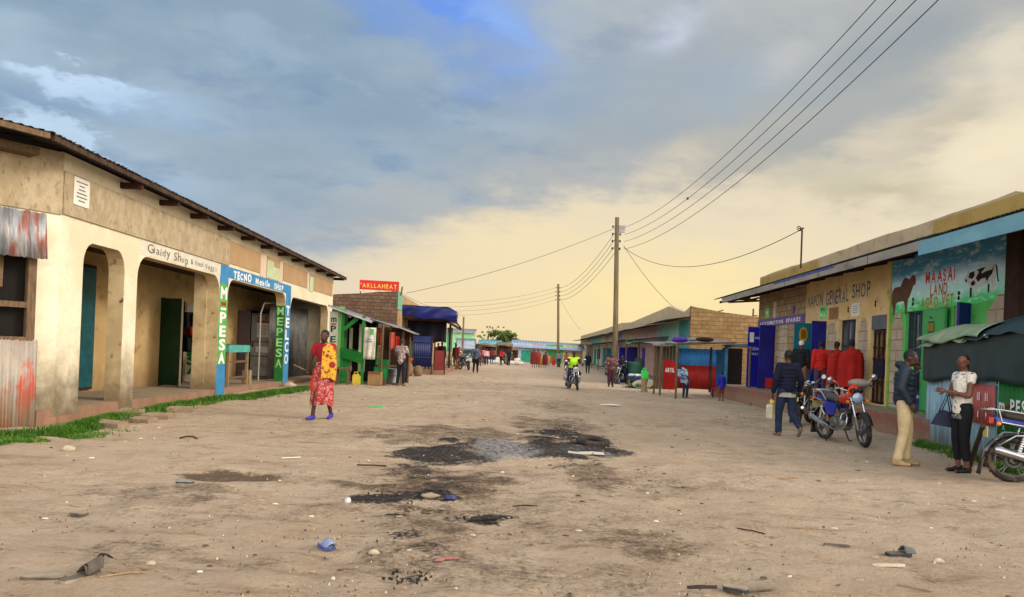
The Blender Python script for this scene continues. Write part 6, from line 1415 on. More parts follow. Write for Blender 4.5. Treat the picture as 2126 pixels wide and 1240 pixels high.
# ------------------------------------------------------------------ people: local space, facing -Y, origin between the feet
m_skin = M('dark_brown_skin', S(84, 54, 40), S(70, 44, 34), rough=.5, var=.08, scale=8); m_skinm = M('brown_skin', S(124, 80, 58), S(108, 70, 50), rough=.5, var=.08, scale=8)
m_hair = M('black_hair', S(20, 18, 18), rough=.6, var=.2, scale=30); m_eyew = M('eye_white', S(150, 138, 128), rough=.4, var=0); m_lip = M('lips', S(104, 56, 50), rough=.5, var=0)
def M_spots(name, base, spot, dark, sc=9.0, th=.33):
    if name in _mats: return _mats[name]
    m = bpy.data.materials.new(name); m.use_nodes = True; t = m.node_tree; b = t.nodes['Principled BSDF']
    tc = t.nodes.new('ShaderNodeTexCoord'); v = t.nodes.new('ShaderNodeTexVoronoi'); v.inputs['Scale'].default_value = sc; v.inputs['Randomness'].default_value = .55
    t.links.new(tc.outputs['Object'], v.inputs['Vector'])
    c = mixc(t, sstep(t, noise(t, tc.outputs['Object'], sc * 3, 4, .6), .56, .6), base, dark)
    c = mixc(t, sstep(t, v.outputs['Distance'], th + .05, th), c, base); c = mixc(t, sstep(t, v.outputs['Distance'], th, th - .06), c, spot)
    _set(t, b.inputs['Base Color'], c); b.inputs['Roughness'].default_value = .85; _mats[name] = m
    return m
def M_print(name, a, b_, sc=14.0, lo=.52):
    if name in _mats: return _mats[name]
    m = bpy.data.materials.new(name); m.use_nodes = True; t = m.node_tree; b = t.nodes['Principled BSDF']; tc = t.nodes.new('ShaderNodeTexCoord')
    n = noise(t, tc.outputs['Object'], sc, 3, .5, 1.6)
    _set(t, b.inputs['Base Color'], mixc(t, sstep(t, n, lo, lo + .06), a, b_)); b.inputs['Roughness'].default_value = .85; _mats[name] = m
    return m
J0 = dict(head=(0, -.02, 1.605), neck=(0, .01, 1.46), chest=(0, .0, 1.28), waist=(0, .0, 1.07), pelvis=(0, .0, .94),
          shL=(-.175, .01, 1.41), elL=(-.225, .03, 1.13), wrL=(-.23, -.04, .89), shR=(.175, .01, 1.41), elR=(.225, .03, 1.13), wrR=(.23, -.04, .89),
          hipL=(-.09, 0, .92), knL=(-.10, -.015, .50), anL=(-.10, .02, .085), toL=(-.12, -.14, .03), hipR=(.09, 0, .92), knR=(.10, -.015, .50), anR=(.10, .02, .085), toR=(.12, -.14, .03))
def hand_to(mb, J, s, skin, curl=.5):
    """palm, four bent fingers of different lengths and a thumb, rooted at the wrist"""
    w, e = Vector(J['wr' + s]), Vector(J['el' + s]); d = (w - e).normalized(); side = -1 if s == 'L' else 1
    inn = Vector((-side, 0, 0)); inn = (inn - d * inn.dot(d)).normalized(); fw = d.cross(inn) * side
    if fw.y > 0 and abs(fw.y) > .3: fw = -fw
    pc = w + d * .055
    rot = Matrix((fw, inn, d)).transposed()
    mb.ball(pc, (.040, .018, .055), skin, 10, 8, rot=rot)
    for k, L in enumerate((.070, .078, .074, .060)):
        b0 = w + d * .095 + fw * (.028 - .019 * k); b1 = b0 + d * L * .45 + inn * L * .22 * curl; b2 = b1 + (d * (1 - .8 * curl) + inn * curl).normalized() * L * .55
        mb.tube([b0 - d * .02, b1, b2], [.0095, .0088, .007], skin, 6)
    t0 = w + d * .03 + fw * .034; mb.tube([t0, t0 + d * .03 + fw * .022 + inn * .01, t0 + d * .062 + fw * .022 + inn * .022], [.011, .010, .008], skin, 6)
def person(label, loc, rz, s=1.0, pose=None, skin=None, yaw=0.0, nod=0.0, near=False, top=None, sleeve='long', hem=.92, bulk=1.0, legs=None, leg_to=.06, leg_w=1.0, shoes=None, hair='short', hair_m=None, skirt=None, cloaks=(), group=None, hood=None, band=None):
    J = dict(J0); J.update(pose or {}); J = {k: Vector(v) for k, v in J.items()}
    skin = skin or m_skin; vx = .016 if near else .03; it = 3 if near else 2
    o = thing('person', label, 'person', loc, R(rz), group); o.scale = (s, s, s)
    HR = Matrix.Rotation(R(yaw), 3, 'Z') @ Matrix.Rotation(R(nod), 3, 'X'); h = J['head']
    H = lambda x, y, z: h + HR @ Vector((x, y, z))
    P = [('e', h + HR @ Vector((0, .012, .02)), (.074, .094, .098), HR), ('e', H(0, -.02, -.045), (.058, .070, .070), HR), ('c', H(0, .015, -.07), J['neck'] - Vector((0, 0, .02)), .052, .058),
         ('e', J['chest'], (.150, .100, .17)), ('e', J['waist'], (.125, .092, .14)), ('e', J['pelvis'], (.150, .108, .12)), ('c', J['chest'], J['waist'], .11, .10), ('c', J['waist'], J['pelvis'], .10, .11), ('c', J['neck'], J['chest'], .06, .10)]
    if near: P += [('e', H(0, -.092, -.012), (.017, .022, .026), HR), ('e', H(0, -.084, -.062), (.026, .014, .012), HR), ('e', H(0, -.078, .03), (.05, .018, .012), HR), ('e', H(-.075, .01, -.005), (.014, .022, .032), HR), ('e', H(.075, .01, -.005), (.014, .022, .032), HR)]
    for q in 'LR':
        P += [('c', J['neck'] - Vector((0, 0, .03)), J['sh' + q], .055, .058), ('c', J['sh' + q], J['el' + q], .052, .040), ('c', J['el' + q], J['wr' + q], .040, .027),
              ('c', J['hip' + q], J['kn' + q], .086, .056), ('c', J['kn' + q], J['an' + q], .054, .036), ('c', J['kn' + q].lerp(J['an' + q], .3) + Vector((0, .012, 0)), J['kn' + q].lerp(J['an' + q], .55), .05, .04), ('c', J['an' + q] + Vector((0, .03, -.045)), J['to' + q], .034, .026)]
    mb = MB(); mb.organic(P, skin, vx, it)
    for q in 'LR': hand_to(mb, J, q, skin)
    if near:
        for x in (-.031, .031): mb.ball(H(x, -.083, .008), (.012, .006, .006), m_eyew, 8, 6, rot=HR); mb.ball(H(x, -.089, .008), (.006, .005, .006), m_hair, 8, 6, rot=HR)
        mb.ball(H(0, -.096, -.062), (.022, .007, .009), m_lip, 10, 6, rot=HR)
    mb.build('body', o, True)
    b = bulk
    if top:
        P = [('e', J['chest'], (.168 * b, .118 * b, .18)), ('e', J['waist'], (.150 * b, .115 * b, .15)), ('c', J['chest'], J['waist'], .125 * b, .122 * b), ('c', J['neck'] - Vector((0, 0, .02)), J['chest'], .068, .11 * b)]
        hz = J['pelvis'] + Vector((0, 0, hem - .94)); P += [('c', J['waist'], hz + Vector((0, 0, .05)), .125 * b, .13 * b), ('e', hz + Vector((0, 0, .06)), (.165 * b, .125 * b, .07))]
        for q in 'LR':
            P += [('c', J['neck'] - Vector((0, 0, .05)), J['sh' + q], .065, .068 * b)]
            if sleeve == 'long': P += [('c', J['sh' + q], J['el' + q], .068 * b, .056 * b), ('c', J['el' + q], J['el' + q].lerp(J['wr' + q], .92), .056 * b, .043 * b)]
            elif sleeve == 'short': P += [('c', J['sh' + q], J['sh' + q].lerp(J['el' + q], .55), .066 * b, .062 * b)]
            elif sleeve == 'cap': P += [('c', J['sh' + q], J['sh' + q].lerp(J['el' + q], .25), .064 * b, .062 * b)]
        if near and b > 1.1:
            rnd = random.Random(3)
            for z in np.arange(hem + .05, 1.38, .075): P.append(('e', (J['waist'].x, J['waist'].y, z), (.172 * b, .132 * b, .035)))
        if hood: P += [('e', J['neck'] + Vector((0, .07, .03)), (.11, .075, .06))]
        mb = MB(); mb.organic(P, top, vx, it + 1); mb.build('top', o, True)
    if band:
        mb = MB(); z0, z1, m = band; c = J['pelvis']
        mb.grid(lambda a, q: Vector((c.x + .158 * b * math.sin(a * 6.2832), c.y + .122 * b * math.cos(a * 6.2832), z0 + (z1 - z0) * q)), 24, 2, m, thick=(0, 0, .001)); mb.build('shirt_hem', o, True)
    if legs:
        P = [('e', J['pelvis'] + Vector((0, 0, .02)), (.158, .118, .12)), ('c', J['waist'] - Vector((0, 0, .06)), J['pelvis'], .105, .118)]
        for q in 'LR':
            e = J['kn' + q].lerp(J['an' + q], 1 - leg_to)
            P += [('c', J['hip' + q], J['kn' + q], .097 * leg_w, .070 * leg_w), ('c', J['kn' + q], e, .070 * leg_w, .054 * leg_w)]
            if near and leg_w > 1.05:
                for k in range(3): P.append(('e', J['kn' + q].lerp(J['an' + q], .80 + .07 * k), (.064 * leg_w, .066 * leg_w, .014)))
        mb = MB(); mb.organic(P, legs, vx, it); mb.build('trousers', o, True)
    if shoes:
        for q in 'LR':
            a, t = J['an' + q], J['to' + q]; hl = a + Vector((0, .035, -.05))
            mb = MB(); mb.organic([('c', hl, t.lerp(hl, .08), .036, .029), ('c', hl + Vector((0, 0, .035)), hl.lerp(t, .5) + Vector((0, 0, .015)), .040, .030), ('e', t.lerp(hl, .15), (.040, .05, .027))], shoes, vx * .8, 2); mb.build('shoe', o, True)
    hm = hair_m or m_hair
    if hair:
        mb = MB(); Q = [('e', H(0, .022, .035), (.080, .094, .093), HR)]
        if hair == 'braids': Q += [('e', H(0, .06, .02), (.075, .07, .09), HR), ('c', H(0, .09, .0), H(.02, .10, -.3), .055, .05), ('c', H(.02, .10, -.3), H(.04, .09, -.55), .05, .035)]
        if hair == 'cap': Q += [('e', H(0, .005, .06), (.084, .10, .072), HR), ('e', H(0, -.11, .045), (.06, .055, .012), HR)]
        if hair == 'bun': Q += [('e', H(0, .08, .08), (.05, .05, .05), HR)]
        mb.organic(Q, hm, vx * .9, 2)
        # trim away what would cover the face
        if hair != 'cap':
            mb2 = MB(); inv = HR.inverted(); keep = {}
            for i, v in enumerate(mb.v):
                l = inv @ (Vector(v) - h)
                if not (l.y < -.045 and l.z < .055): keep[i] = len(mb2.v); mb2.v.append(v)
            mb2.slots = mb.slots
            for f, mi, sm in zip(mb.f, mb.m, mb.s):
                if all(i in keep for i in f): mb2.f.append(tuple(keep[i] for i in f)); mb2.m.append(mi); mb2.s.append(sm)
            mb = mb2
        mb.build('cap' if hair == 'cap' else 'hair', o, True)
    def loft(rings, m, name, a0=0, a1=360, folds=9, fa=.02, n=40):
        """rings: (z, rx, ry, cx, cy); angle 0 faces front"""
        mb = MB(); k = len(rings) - 1
        def fn(a, q):
            i = min(int(q * k), k - 1); f = q * k - i; r0, r1 = rings[i], rings[i + 1]; z, rx, ry, cx, cy = [r0[j] + (r1[j] - r0[j]) * f for j in range(5)]
            an = R(a0 + (a1 - a0) * a); w = 1 + fa * 4 * q * math.sin(folds * an + 2 * q) + fa * 1.5 * math.sin(2.3 * an + 5 * q)
            return Vector((cx + rx * w * math.sin(an), cy - ry * w * math.cos(an), z + fa * math.sin(3 * an) * q))
        mb.grid(fn, n, k * 4, m); mb.build(name, o, True)
    if skirt: loft(*skirt)
    for c in cloaks: loft(*c)
    return o
def cloak(m, hem=.55, w=1.0, name='blanket'):
    return ([(1.49, .07, .06, 0, .02), (1.44, .15, .10, 0, .01), (1.36, .225 * w, .15 * w, 0, 0), (1.1, .25 * w, .18 * w, 0, 0), (.8, .25 * w, .19 * w, 0, 0), (hem, .24 * w, .19 * w, 0, 0)], m, name, 0, 360, 8, .02)
m_jean = M('blue_jeans', S(36, 52, 84), S(28, 40, 66), rough=.9, scale=6); m_nvy = M('navy_sweater', S(20, 24, 52), S(16, 18, 42), rough=.9, scale=6); m_khaki = M('cream_joggers', S(214, 192, 150), S(196, 172, 128), rough=.9, scale=7, bump=.4, bscale=16)
m_jkt = M('dark_teal_jacket', S(24, 44, 60), S(18, 34, 50), rough=.55, scale=4, bump=.3, bscale=12); m_blk = M('black_trousers', S(20, 20, 26), rough=.9); m_shuka = M('red_shuka', S(186, 32, 22), S(156, 24, 20), rough=.9, scale=3); m_shuka2 = M('hazed_red_shuka', S(134, 44, 40), S(104, 34, 34), rough=.9, scale=3)  # second shuka red has far-off haze put into its colour
m_maroon = M('maroon_trousers', S(84, 40, 46), S(64, 32, 38), rough=.9); m_tan = M('tan_trousers', S(150, 98, 70), S(130, 84, 60), rough=.9); m_greyt = M('grey_trousers', S(120, 112, 118), S(96, 90, 98), rough=.9); m_blackj = M('black_jacket', S(18, 20, 28), rough=.8)
m_brsh = M('brown_shoe', S(120, 96, 70), rough=.8); m_blsh = M('black_shoe', S(24, 22, 24), rough=.5); m_beige = M('beige_shoe', S(190, 158, 116), S(168, 138, 98), rough=.8); m_purpsh = M('violet_shoe', S(70, 56, 190), S(58, 46, 160), rough=.6)
def ground_at(x, y, dz=0): return (x, y, gz(x, y) + dz)
# woman walking, red wrap and yellow spotted cloth
m_kanga = M_spots('yellow_spotted_cloth', S(222, 164, 36), S(150, 34, 26), S(110, 52, 26), 5.2, .36); m_wrap = M_print('red_printed_wrap', S(170, 44, 46), S(206, 130, 126), 13, .5); m_crim = M('crimson_top', S(176, 26, 48), S(150, 20, 40), rough=.9); m_orr = M('orange_red_underskirt', S(220, 62, 34), rough=.9)
p = gp(668, 871)
person('woman walking in a red printed wrap with a yellow spotted cloth over one shoulder', (p.x, p.y, p.z), -12, 1.02,
       dict(elL=(-.27, .0, 1.16), wrL=(-.25, -.16, 1.0), elR=(.20, .02, 1.16), wrR=(.09, -.06, 1.10), knL=(-.10, -.09, .5), anL=(-.13, -.12, .085), toL=(-.17, -.28, .03), knR=(.10, -.02, .5), anR=(.11, .16, .11), toR=(.12, .02, .03)),
       near=True, top=m_crim, sleeve='short', hem=1.0, shoes=m_purpsh, yaw=-8,
       skirt=([(1.10, .15, .12, 0, 0), (.95, .185, .145, 0, 0), (.7, .20, .17, -.01, 0), (.29, .215, .19, -.02, 0)], m_wrap, 'wrap_skirt', 0, 360, 7, .03),
       cloaks=[([(1.47, .09, .07, .03, .02), (1.42, .20, .13, .02, 0), (1.25, .235, .165, .02, -.01), (1.0, .235, .19, .03, -.01), (.78, .225, .195, .03, -.01)], m_kanga, 'spotted_cloth', 6, 150, 5, .03), ([(.98, .196, .155, -.012, 0), (.55, .222, .182, -.02, 0)], m_orr, 'underskirt', -95, -35, 5, .02)])
mb = MB(); q = Matrix.Rotation(R(-12), 3, 'Z') @ Vector((-.27, -.22, 0)); c = p + q; mb.tube([c + Vector((-.22, -.05, 1.06)), c + Vector((0, 0, .96)), c + Vector((.06, .0, .90))], .007, m_woodl, 6); single('thin_stick', mb, 'thin pale stick held by the woman in the red wrap', 'stick')
# woman with folded arms
m_tee = M_print('white_printed_top', S(226, 220, 206, .8), S(120, 60, 90), 11, .585)
w2 = gp(1992, 981); wo = person('woman in a white printed top standing with folded arms and long braids', (w2.x, w2.y, w2.z), -88, 1.0,
       dict(shL=(-.165, .01, 1.40), shR=(.165, .01, 1.40), elL=(-.215, -.05, 1.13), wrL=(.05, -.20, 1.13), elR=(.215, -.05, 1.12), wrR=(-.06, -.215, 1.17), knL=(-.085, -.02, .5), anL=(-.07, .02, .085), toL=(-.08, -.15, .03), knR=(.085, -.01, .5), anR=(.08, .05, .085), toR=(.09, -.12, .03)),
       skin=m_skinm, near=True, yaw=44, top=m_tee, sleeve='cap', hem=.86, legs=m_blk, leg_to=.30, leg_w=.98, shoes=m_blsh, hair='braids', band=(.78, .86, M('striped_hem', S(214, 208, 200), S(60, 50, 80), rough=.9, scale=30)))
m_bag = M('navy_handbag', S(30, 38, 62), S(22, 28, 50), rough=.5)
bq = Matrix.Rotation(R(-82), 3, 'Z'); bp = w2 + bq @ Vector((-.16, -.13, .0)); hb = thing('handbag', 'navy handbag hanging from the folded arm of the woman in the white top', 'handbag', (bp.x, bp.y, bp.z + .62))
mb = MB(); e = Vector((1, -.2, 0)).normalized(); f = Vector((.2, 1, 0)).normalized(); o_ = Vector((bp.x, bp.y, bp.z + .62)); mb.prism([o_ - e * .17 + UP * .05, o_ + e * .17, o_ + e * .15 + UP * .2, o_ - e * .02 + UP * .27, o_ - e * .10 + UP * .2], f * .1, m_bag); mb.build('bag_body', hb)
mb = MB()
for dy in (0, .09): mb.tube([o_ - e * .07 + f * dy + UP * .22, o_ + e * .03 + f * dy + UP * .50, o_ + e * .09 + f * dy + UP * .21], .012, m_bag, 8)
mb.build('handle', hb)
# man in padded jacket, hand at the mouth
mn = gp(1872, 966); person('man in a dark padded jacket and cream joggers holding a hand to his mouth', (mn.x, mn.y, mn.z), 64, 1.03,
       dict(head=(0, -.06, 1.585), elL=(-.25, .06, 1.14), wrL=(-.22, -.07, .93), elR=(.22, -.13, 1.15), wrR=(.05, -.14, 1.41), knL=(-.10, -.01, .5), anL=(-.10, .07, .085), toL=(-.12, -.11, .03), knR=(.10, -.06, .5), anR=(.10, -.04, .085), toR=(.12, -.22, .03)),
       near=True, nod=16, yaw=-10, top=m_jkt, bulk=1.22, hem=.93, legs=m_khaki, leg_w=1.16, leg_to=.05, shoes=m_beige, hood=True)
# man walking away
wk = gp(1630, 908); person('man walking away in a navy sweater over a white shirt and blue jeans', (wk.x, wk.y, wk.z), 186, 1.0,
       dict(knR=(.10, -.12, .5), anR=(.10, -.10, .085), toR=(.12, -.26, .03), knL=(-.12, .0, .47), anL=(-.16, .26, .22), toL=(-.16, .20, .045), elL=(-.26, .06, 1.14), wrL=(-.28, -.06, .93), elR=(.26, .04, 1.14), wrR=(.26, -.05, .88)),
       near=True, top=m_nvy, bulk=1.16, hem=.93, legs=m_jean, leg_w=1.12, shoes=m_brsh, band=(.80, .89, m_white_p))
q = Vector((wk.x - .25, wk.y + .12, wk.z + .36)); mb = jerrycan(q, M('cream_plastic', S(196, 186, 156), rough=.5), .72, .8); mb.lathe([(.05, .29), (.05, .36), (.04, .37)], q, m_yplast, n=12); single('jerrycan', mb, 'cream jerrycan with yellow top carried by the man walking away', 'jerrycan')
# people on the walkway
ZW = FL - .02
person('man in white cap and black jacket leaning by the teal door leaf', (8.72, 22.3, ZW), 150, .99, dict(knL=(-.12, .04, .5), anL=(-.2, .1, .085), toL=(-.2, -.04, .03), anR=(-.02, .12, .085), toR=(0, -.04, .03)), near=True, top=m_blackj, bulk=1.2, hem=.95, legs=m_tan, shoes=m_blsh, hair='cap', hair_m=M('white_cap', S(226, 226, 224), rough=.8))
person('man in red top and dark trousers with his back turned, left of the blanket wearers', (8.86, 21.2, ZW), 172, .98, near=True, top=M('red_hoodie', S(206, 40, 26), S(180, 30, 22), rough=.9), bulk=1.12, hem=.9, legs=M('plum_trousers', S(80, 62, 84), rough=.9), shoes=m_blsh)
person('person wrapped in a bright red blanket, shorter and on the left of the pair', (9.02, 20.55, ZW), 190, .97, near=True, cloaks=[cloak(m_shuka, .5, 1.05)], legs=m_maroon, shoes=m_blsh, group='blanket wearers at the window')
person('person wrapped in a wide red blanket nearest to the barred window', (9.18, 20.0, ZW), 168, 1.0, near=True, cloaks=[cloak(m_shuka, .42, 1.25)], legs=m_maroon, shoes=m_blsh, group='blanket wearers at the window')
# middle distance
m_patt = M_print('patterned_shirt', S(196, 180, 176), S(110, 64, 74), 13, .5)
p = gp(840, 795); person('man in a patterned shirt and dark jeans standing by the pole stall', ground_at(-3.9, 26.2), 158, .97, dict(elL=(-.25, -.06, 1.14), wrL=(-.16, -.26, 1.12), elR=(.28, -.02, 1.15), wrR=(.30, -.22, 1.1), anL=(-.12, .02, .085), anR=(.14, .02, .085), toR=(.16, -.14, .03)), near=True, top=m_patt, sleeve='short', bulk=1.1, hem=.86, legs=M('dark_jeans', S(34, 36, 54), rough=.9), shoes=m_brsh, hair='cap', hair_m=M('brown_cap', S(70, 50, 36), rough=.8), skin=m_skinm)
p = at(916, 769, 44.5); person('man in a black jacket and grey trousers in front of the porch', ground_at(p.x, 44.5), 20, 1.02, top=m_blackj, bulk=1.2, hem=.92, legs=m_greyt, shoes=m_blsh, skin=m_skin)
p = at(905, 766, 46); person('person with red scarf close behind the man in the black jacket', ground_at(p.x + .1, 46), 0, .98, top=M('orange_red_scarf', S(190, 70, 50), rough=.9), bulk=1.1, legs=m_blk, shoes=m_blsh, skin=m_skinm)
p = at(945, 764, 49); person('person in a red top and tan trousers by the sea green pillar', ground_at(p.x, 49), -30, 1.0, dict(anL=(-.02, .1, .085), anR=(.16, .1, .085)), top=m_shuka2, hem=.85, bulk=1.1, legs=m_tan, shoes=m_brsh)
p = at(987, 772, 45); person('man in an open blue jacket and black trousers walking mid street', ground_at(p.x, 45), 190, .98, dict(elR=(.28, .06, 1.15), wrR=(.2, .1, .95), anL=(-.13, .0, .085), anR=(.13, .0, .085)), top=M('slate_jacket', S(62, 66, 92), S(110, 122, 144), rough=.9, scale=4), bulk=1.18, hem=.9, legs=m_blk, leg_w=1.1, shoes=m_blsh, hair='cap', hair_m=m_hair)
p = at(888, 752, 40.5); person('person in dark navy clothes standing behind the navy screen', (p.x, 40.3, .3), 30, 1.0, top=m_nvy, legs=m_nvy, shoes=m_blsh)
p = at(1267, 806, 36.5); person('person with a shawl over the head and maroon trousers in front of the tall pole', ground_at(p.x, 36.5), 4, .99, dict(elL=(-.32, .0, 1.15), wrL=(-.16, -.2, 1.13), elR=(.32, .0, 1.15), wrR=(.16, -.2, 1.13), anL=(-.08, .02, .085), anR=(.1, .02, .085)), top=M_print('plum_printed_top', S(84, 52, 66), S(160, 100, 70), 8, .52), bulk=1.25, hem=.9, legs=m_maroon, leg_w=1.15, shoes=m_blsh, hair_m=M('plum_shawl', S(60, 30, 34), rough=.9))
RIDE = dict(pelvis=(0, .14, .86), waist=(0, .12, .98), chest=(0, .05, 1.18), neck=(0, .02, 1.36), head=(0, -.03, 1.51), shL=(-.19, .03, 1.31), shR=(.19, .03, 1.31), elL=(-.34, -.10, 1.10), elR=(.34, -.10, 1.10), wrL=(-.34, -.20, 1.06), wrR=(.34, -.20, 1.06), hipL=(-.1, .12, .84), hipR=(.1, .12, .84), knL=(-.22, -.25, .70), knR=(.22, -.25, .70), anL=(-.2, .06, .36), anR=(.2, .06, .36), toL=(-.22, -.12, .32), toR=(.22, -.12, .32))
def rider(bike, label, **k):
    q = person(label, bike.location, math.degrees(bike.rotation_euler.z) + 90, 1.0, RIDE, **k); return q
rv = rider(bk4, 'motorcyclist in a lime high visibility vest riding up the street', near=True, top=M('lime_vest', S(190, 250, 40, .85), S(176, 236, 36, .85), rough=.7, var=.06), sleeve='none', bulk=1.2, hem=.98, legs=m_jean, shoes=m_brsh, hair='cap', hair_m=M('dark_red_cap', S(70, 30, 26), rough=.8))
P = []
for q in 'LR': P += [('c', Vector(RIDE['sh' + q]), Vector(RIDE['el' + q]), .07, .06), ('c', Vector(RIDE['el' + q]), Vector(RIDE['wr' + q]).lerp(Vector(RIDE['el' + q]), .1), .06, .05)]
for i, q in enumerate((P[:2], P[2:])): mb = MB(); mb.organic(q, m_maroon, .02, 2); mb.build('sleeve', rv, True)
rider(bk6, 'rider in a red shirt sitting on a motorcycle by the awning posts', top=m_shuka, legs=m_jean, shoes=m_blsh)
rider(bk7, 'dark clothed rider sitting on the motorcycle at the blue counter', top=m_blackj, legs=m_blk, shoes=m_blsh, bulk=1.15)
p = at(1327, 775, 43); person('tall person in grey standing behind the green drum', ground_at(p.x, 43.2), 0, 1.02, top=M('dark_grey_shirt', S(60, 62, 70), rough=.9), legs=m_greyt, shoes=m_blsh, bulk=1.15)
p = at(1224, 780, 60); person('person in dark blue beyond the lime vested rider', ground_at(6.2, 60), 0, 1.0, top=m_nvy, legs=m_blk, shoes=m_blsh)
# children at the shack
m_jers = M_print('blue_white_jersey', S(70, 130, 190), S(200, 214, 226), 5, .5)
p = Vector((6.95, 29.9, 0)); person('boy in a blue and white shirt leaning sideways against the shack post', ground_at(7.05, 29.8), 25, .84, dict(head=(-.42, -.02, 1.52), neck=(-.36, 0, 1.40), chest=(-.26, 0, 1.24), waist=(-.12, 0, 1.06), pelvis=(-.02, 0, .94), shL=(-.50, 0, 1.30), elL=(-.52, -.12, 1.1), wrL=(-.4, -.2, 1.0), shR=(-.2, 0, 1.42), elR=(-.04, -.1, 1.25), wrR=(-.1, -.2, 1.1)), near=True, top=m_jers, hem=.72, bulk=1.15, legs=m_jean, shoes=m_brsh)
p = gp(1465, 826); person('small child in a royal blue shirt and shorts in front of the red sheet wall', ground_at(p.x, 29.0), 190, .66, near=True, top=M('royal_shirt', S(36, 44, 190), S(28, 36, 160), rough=.8), bulk=1.15, hem=.8, legs=M('red_shorts', S(130, 50, 60), rough=.9), leg_to=.75, shoes=m_brsh, skin=m_skinm)
# far crowd; red blankets dulled to stand in for distance haze
FAR = [(1107, 764, 70, 'person in a red brown blanket walking at the far end of the street', 'cl', m_shuka2, 1.05), (1116, 763, 71, 'second red brown blanket wearer close behind the first at the far end', 'cl', M('rust_shuka', S(150, 62, 48), rough=.9), 1.0), (1122, 764, 72, 'child in a yellow dress at the far end of the street', 'cl', M('yellow_dress', S(222, 180, 70), rough=.9), .74), (1131, 764, 71.5, 'person in wine red beside the yellow dressed child', 'cl', M('wine_cloth', S(110, 40, 52), rough=.9), .9),
       (1138, 758, 78, 'person in orange standing between the yellow child and the far pole', 'cl', M('apricot_cloth', S(214, 140, 80), rough=.9), .8), (1149, 760, 77, 'person in bright red sitting low left of the far pole', 'cl', M('rose_red_cloth', S(186, 44, 56), rough=.9), .66), (1175, 766, 66, 'person in a rust top left of the lime vested rider', 'st', M('rust_top', S(170, 84, 64), rough=.9), .98),
       (1010, 756, 70, 'person in pale pink bending in the far crowd', 'st', M('pale_pink_top', S(222, 180, 172), rough=.9), .9), (1004, 757, 71, 'person in rose pink next to the pale pink one', 'st', M('rose_top', S(200, 120, 116), rough=.9), .95), (1040, 757, 72, 'person in scarlet under the open brown shelter', 'st', M('scarlet_top', S(196, 40, 40), rough=.9), .92), (1020, 756, 76, 'person in maroon among the far sacks', 'st', m_shuka2, .95), (1026, 755, 80, 'person in brown by the left market shelter', 'st', M('brown_top', S(120, 76, 62), rough=.9), .95), (1056, 757, 74, 'person in dark clothes at the distant motorcycle', 'st', m_blackj, .95),
       (1160, 760, 74, 'person in grey right of the far pole', 'st', M('grey_top', S(130, 124, 124), rough=.9), .98), (996, 760, 64, 'person in dark red right of the man in the open blue jacket', 'st', M('dark_red_top', S(130, 36, 38), rough=.9), .95), (952, 762, 58, 'person in pink seated on the blue motorcycle before the lorry', 'st', M('pink_top', S(210, 140, 150), rough=.9), .9)]
for k, (px, py, d, lb, kind, m, s) in enumerate(FAR):
    q = at(px, py, d)
    if kind == 'cl': person(lb, ground_at(q.x, d), 180 * (k % 2), s, cloaks=[cloak(m, .3, 1.1, 'wrap')], shoes=m_brsh)
    else: person(lb, ground_at(q.x, d), 40 * (k % 3 - 1), s, top=m, legs=(m_blk, m_jean, m_maroon)[k % 3], shoes=m_brsh)

# ------------------------------------------------------------------ things lying about
m_leath = M('grey_leather', S(110, 100, 88), S(82, 74, 66), rough=.8, scale=9); m_sole = M('pale_sole', S(170, 156, 136), S(140, 126, 108), rough=.9, scale=9); m_rock = M('pale_stone', S(206, 192, 168), S(176, 160, 136), rough=.95, scale=9, bump=.4); m_slab = M('stone_slab', S(176, 154, 128), S(150, 128, 104), rough=.95, scale=6, bump=.4)
def sole_pts(L=.27, w=.05): return [(-L / 2, w * .62), (-L * .3, w * .75), (0, w * .68), (L * .28, w * 1.0), (L * .42, w * .8), (L / 2, w * .2), (L / 2, -w * .2), (L * .42, -w * .75), (L * .28, -w * .95), (0, -w * .7), (-L * .3, -w * .72), (-L / 2, -w * .6), (-L * .54, 0)]
def shoe(px, py, rz, m, msole, label, strap=True, L=.27, lift=0.0, upside=False):
    c = gp(px, py); q = Matrix.Rotation(R(rz), 3, 'Z'); t = thing('sandal', label, 'sandal', c, R(rz)); mb = MB()
    mb.prism([(x, y, .0) for x, y in sole_pts(L)], (0, 0, .022), msole); mb.prism([(x * .97, y * .93, .022) for x, y in sole_pts(L)], (0, 0, .006), m); mb.build('sole', t, True)
    if strap:
        mb = MB(); mb.grid(lambda a, b: Vector((.03 + .09 * b - .02 * abs(a - .5), -.05 + .10 * a, .028 + .05 * math.sin(math.pi * a) * (1 - .4 * b))), 10, 4, m, thick=(0, 0, .004)); mb.build('strap', t, True)
    return t
t = shoe(92, 1203, 4, m_sole, m_leath, 'worn grey sandal sole lying flat on the dirt at the lower left', strap=False, L=.25)
t = shoe(163, 1204, 62, m_leath, m_sole, 'torn grey leather sandal with a curled strap at the lower left', L=.2)
mb = MB(); mb.grid(lambda a, b: Vector((.02 + .10 * b + .03 * math.sin(a * 3), -.06 + .12 * a, .03 + .055 * math.sin(math.pi * a) + .03 * b)), 10, 5, m_leath, thick=(0, 0, .005)); mb.grid(lambda a, b: Vector((.13 + .08 * a, -.02 + .05 * b, .10 + .02 * math.sin(a * 4))), 8, 3, m_frameb, thick=(0, 0, .005)); mb.build('upper', t, True)
shoe(677, 1137, -52, M('blue_rubber', S(150, 164, 196), S(124, 138, 178), rough=.7), M('royal_rubber', S(76, 88, 160), rough=.7), 'blue flip flop lying alone on the dirt', L=.17)
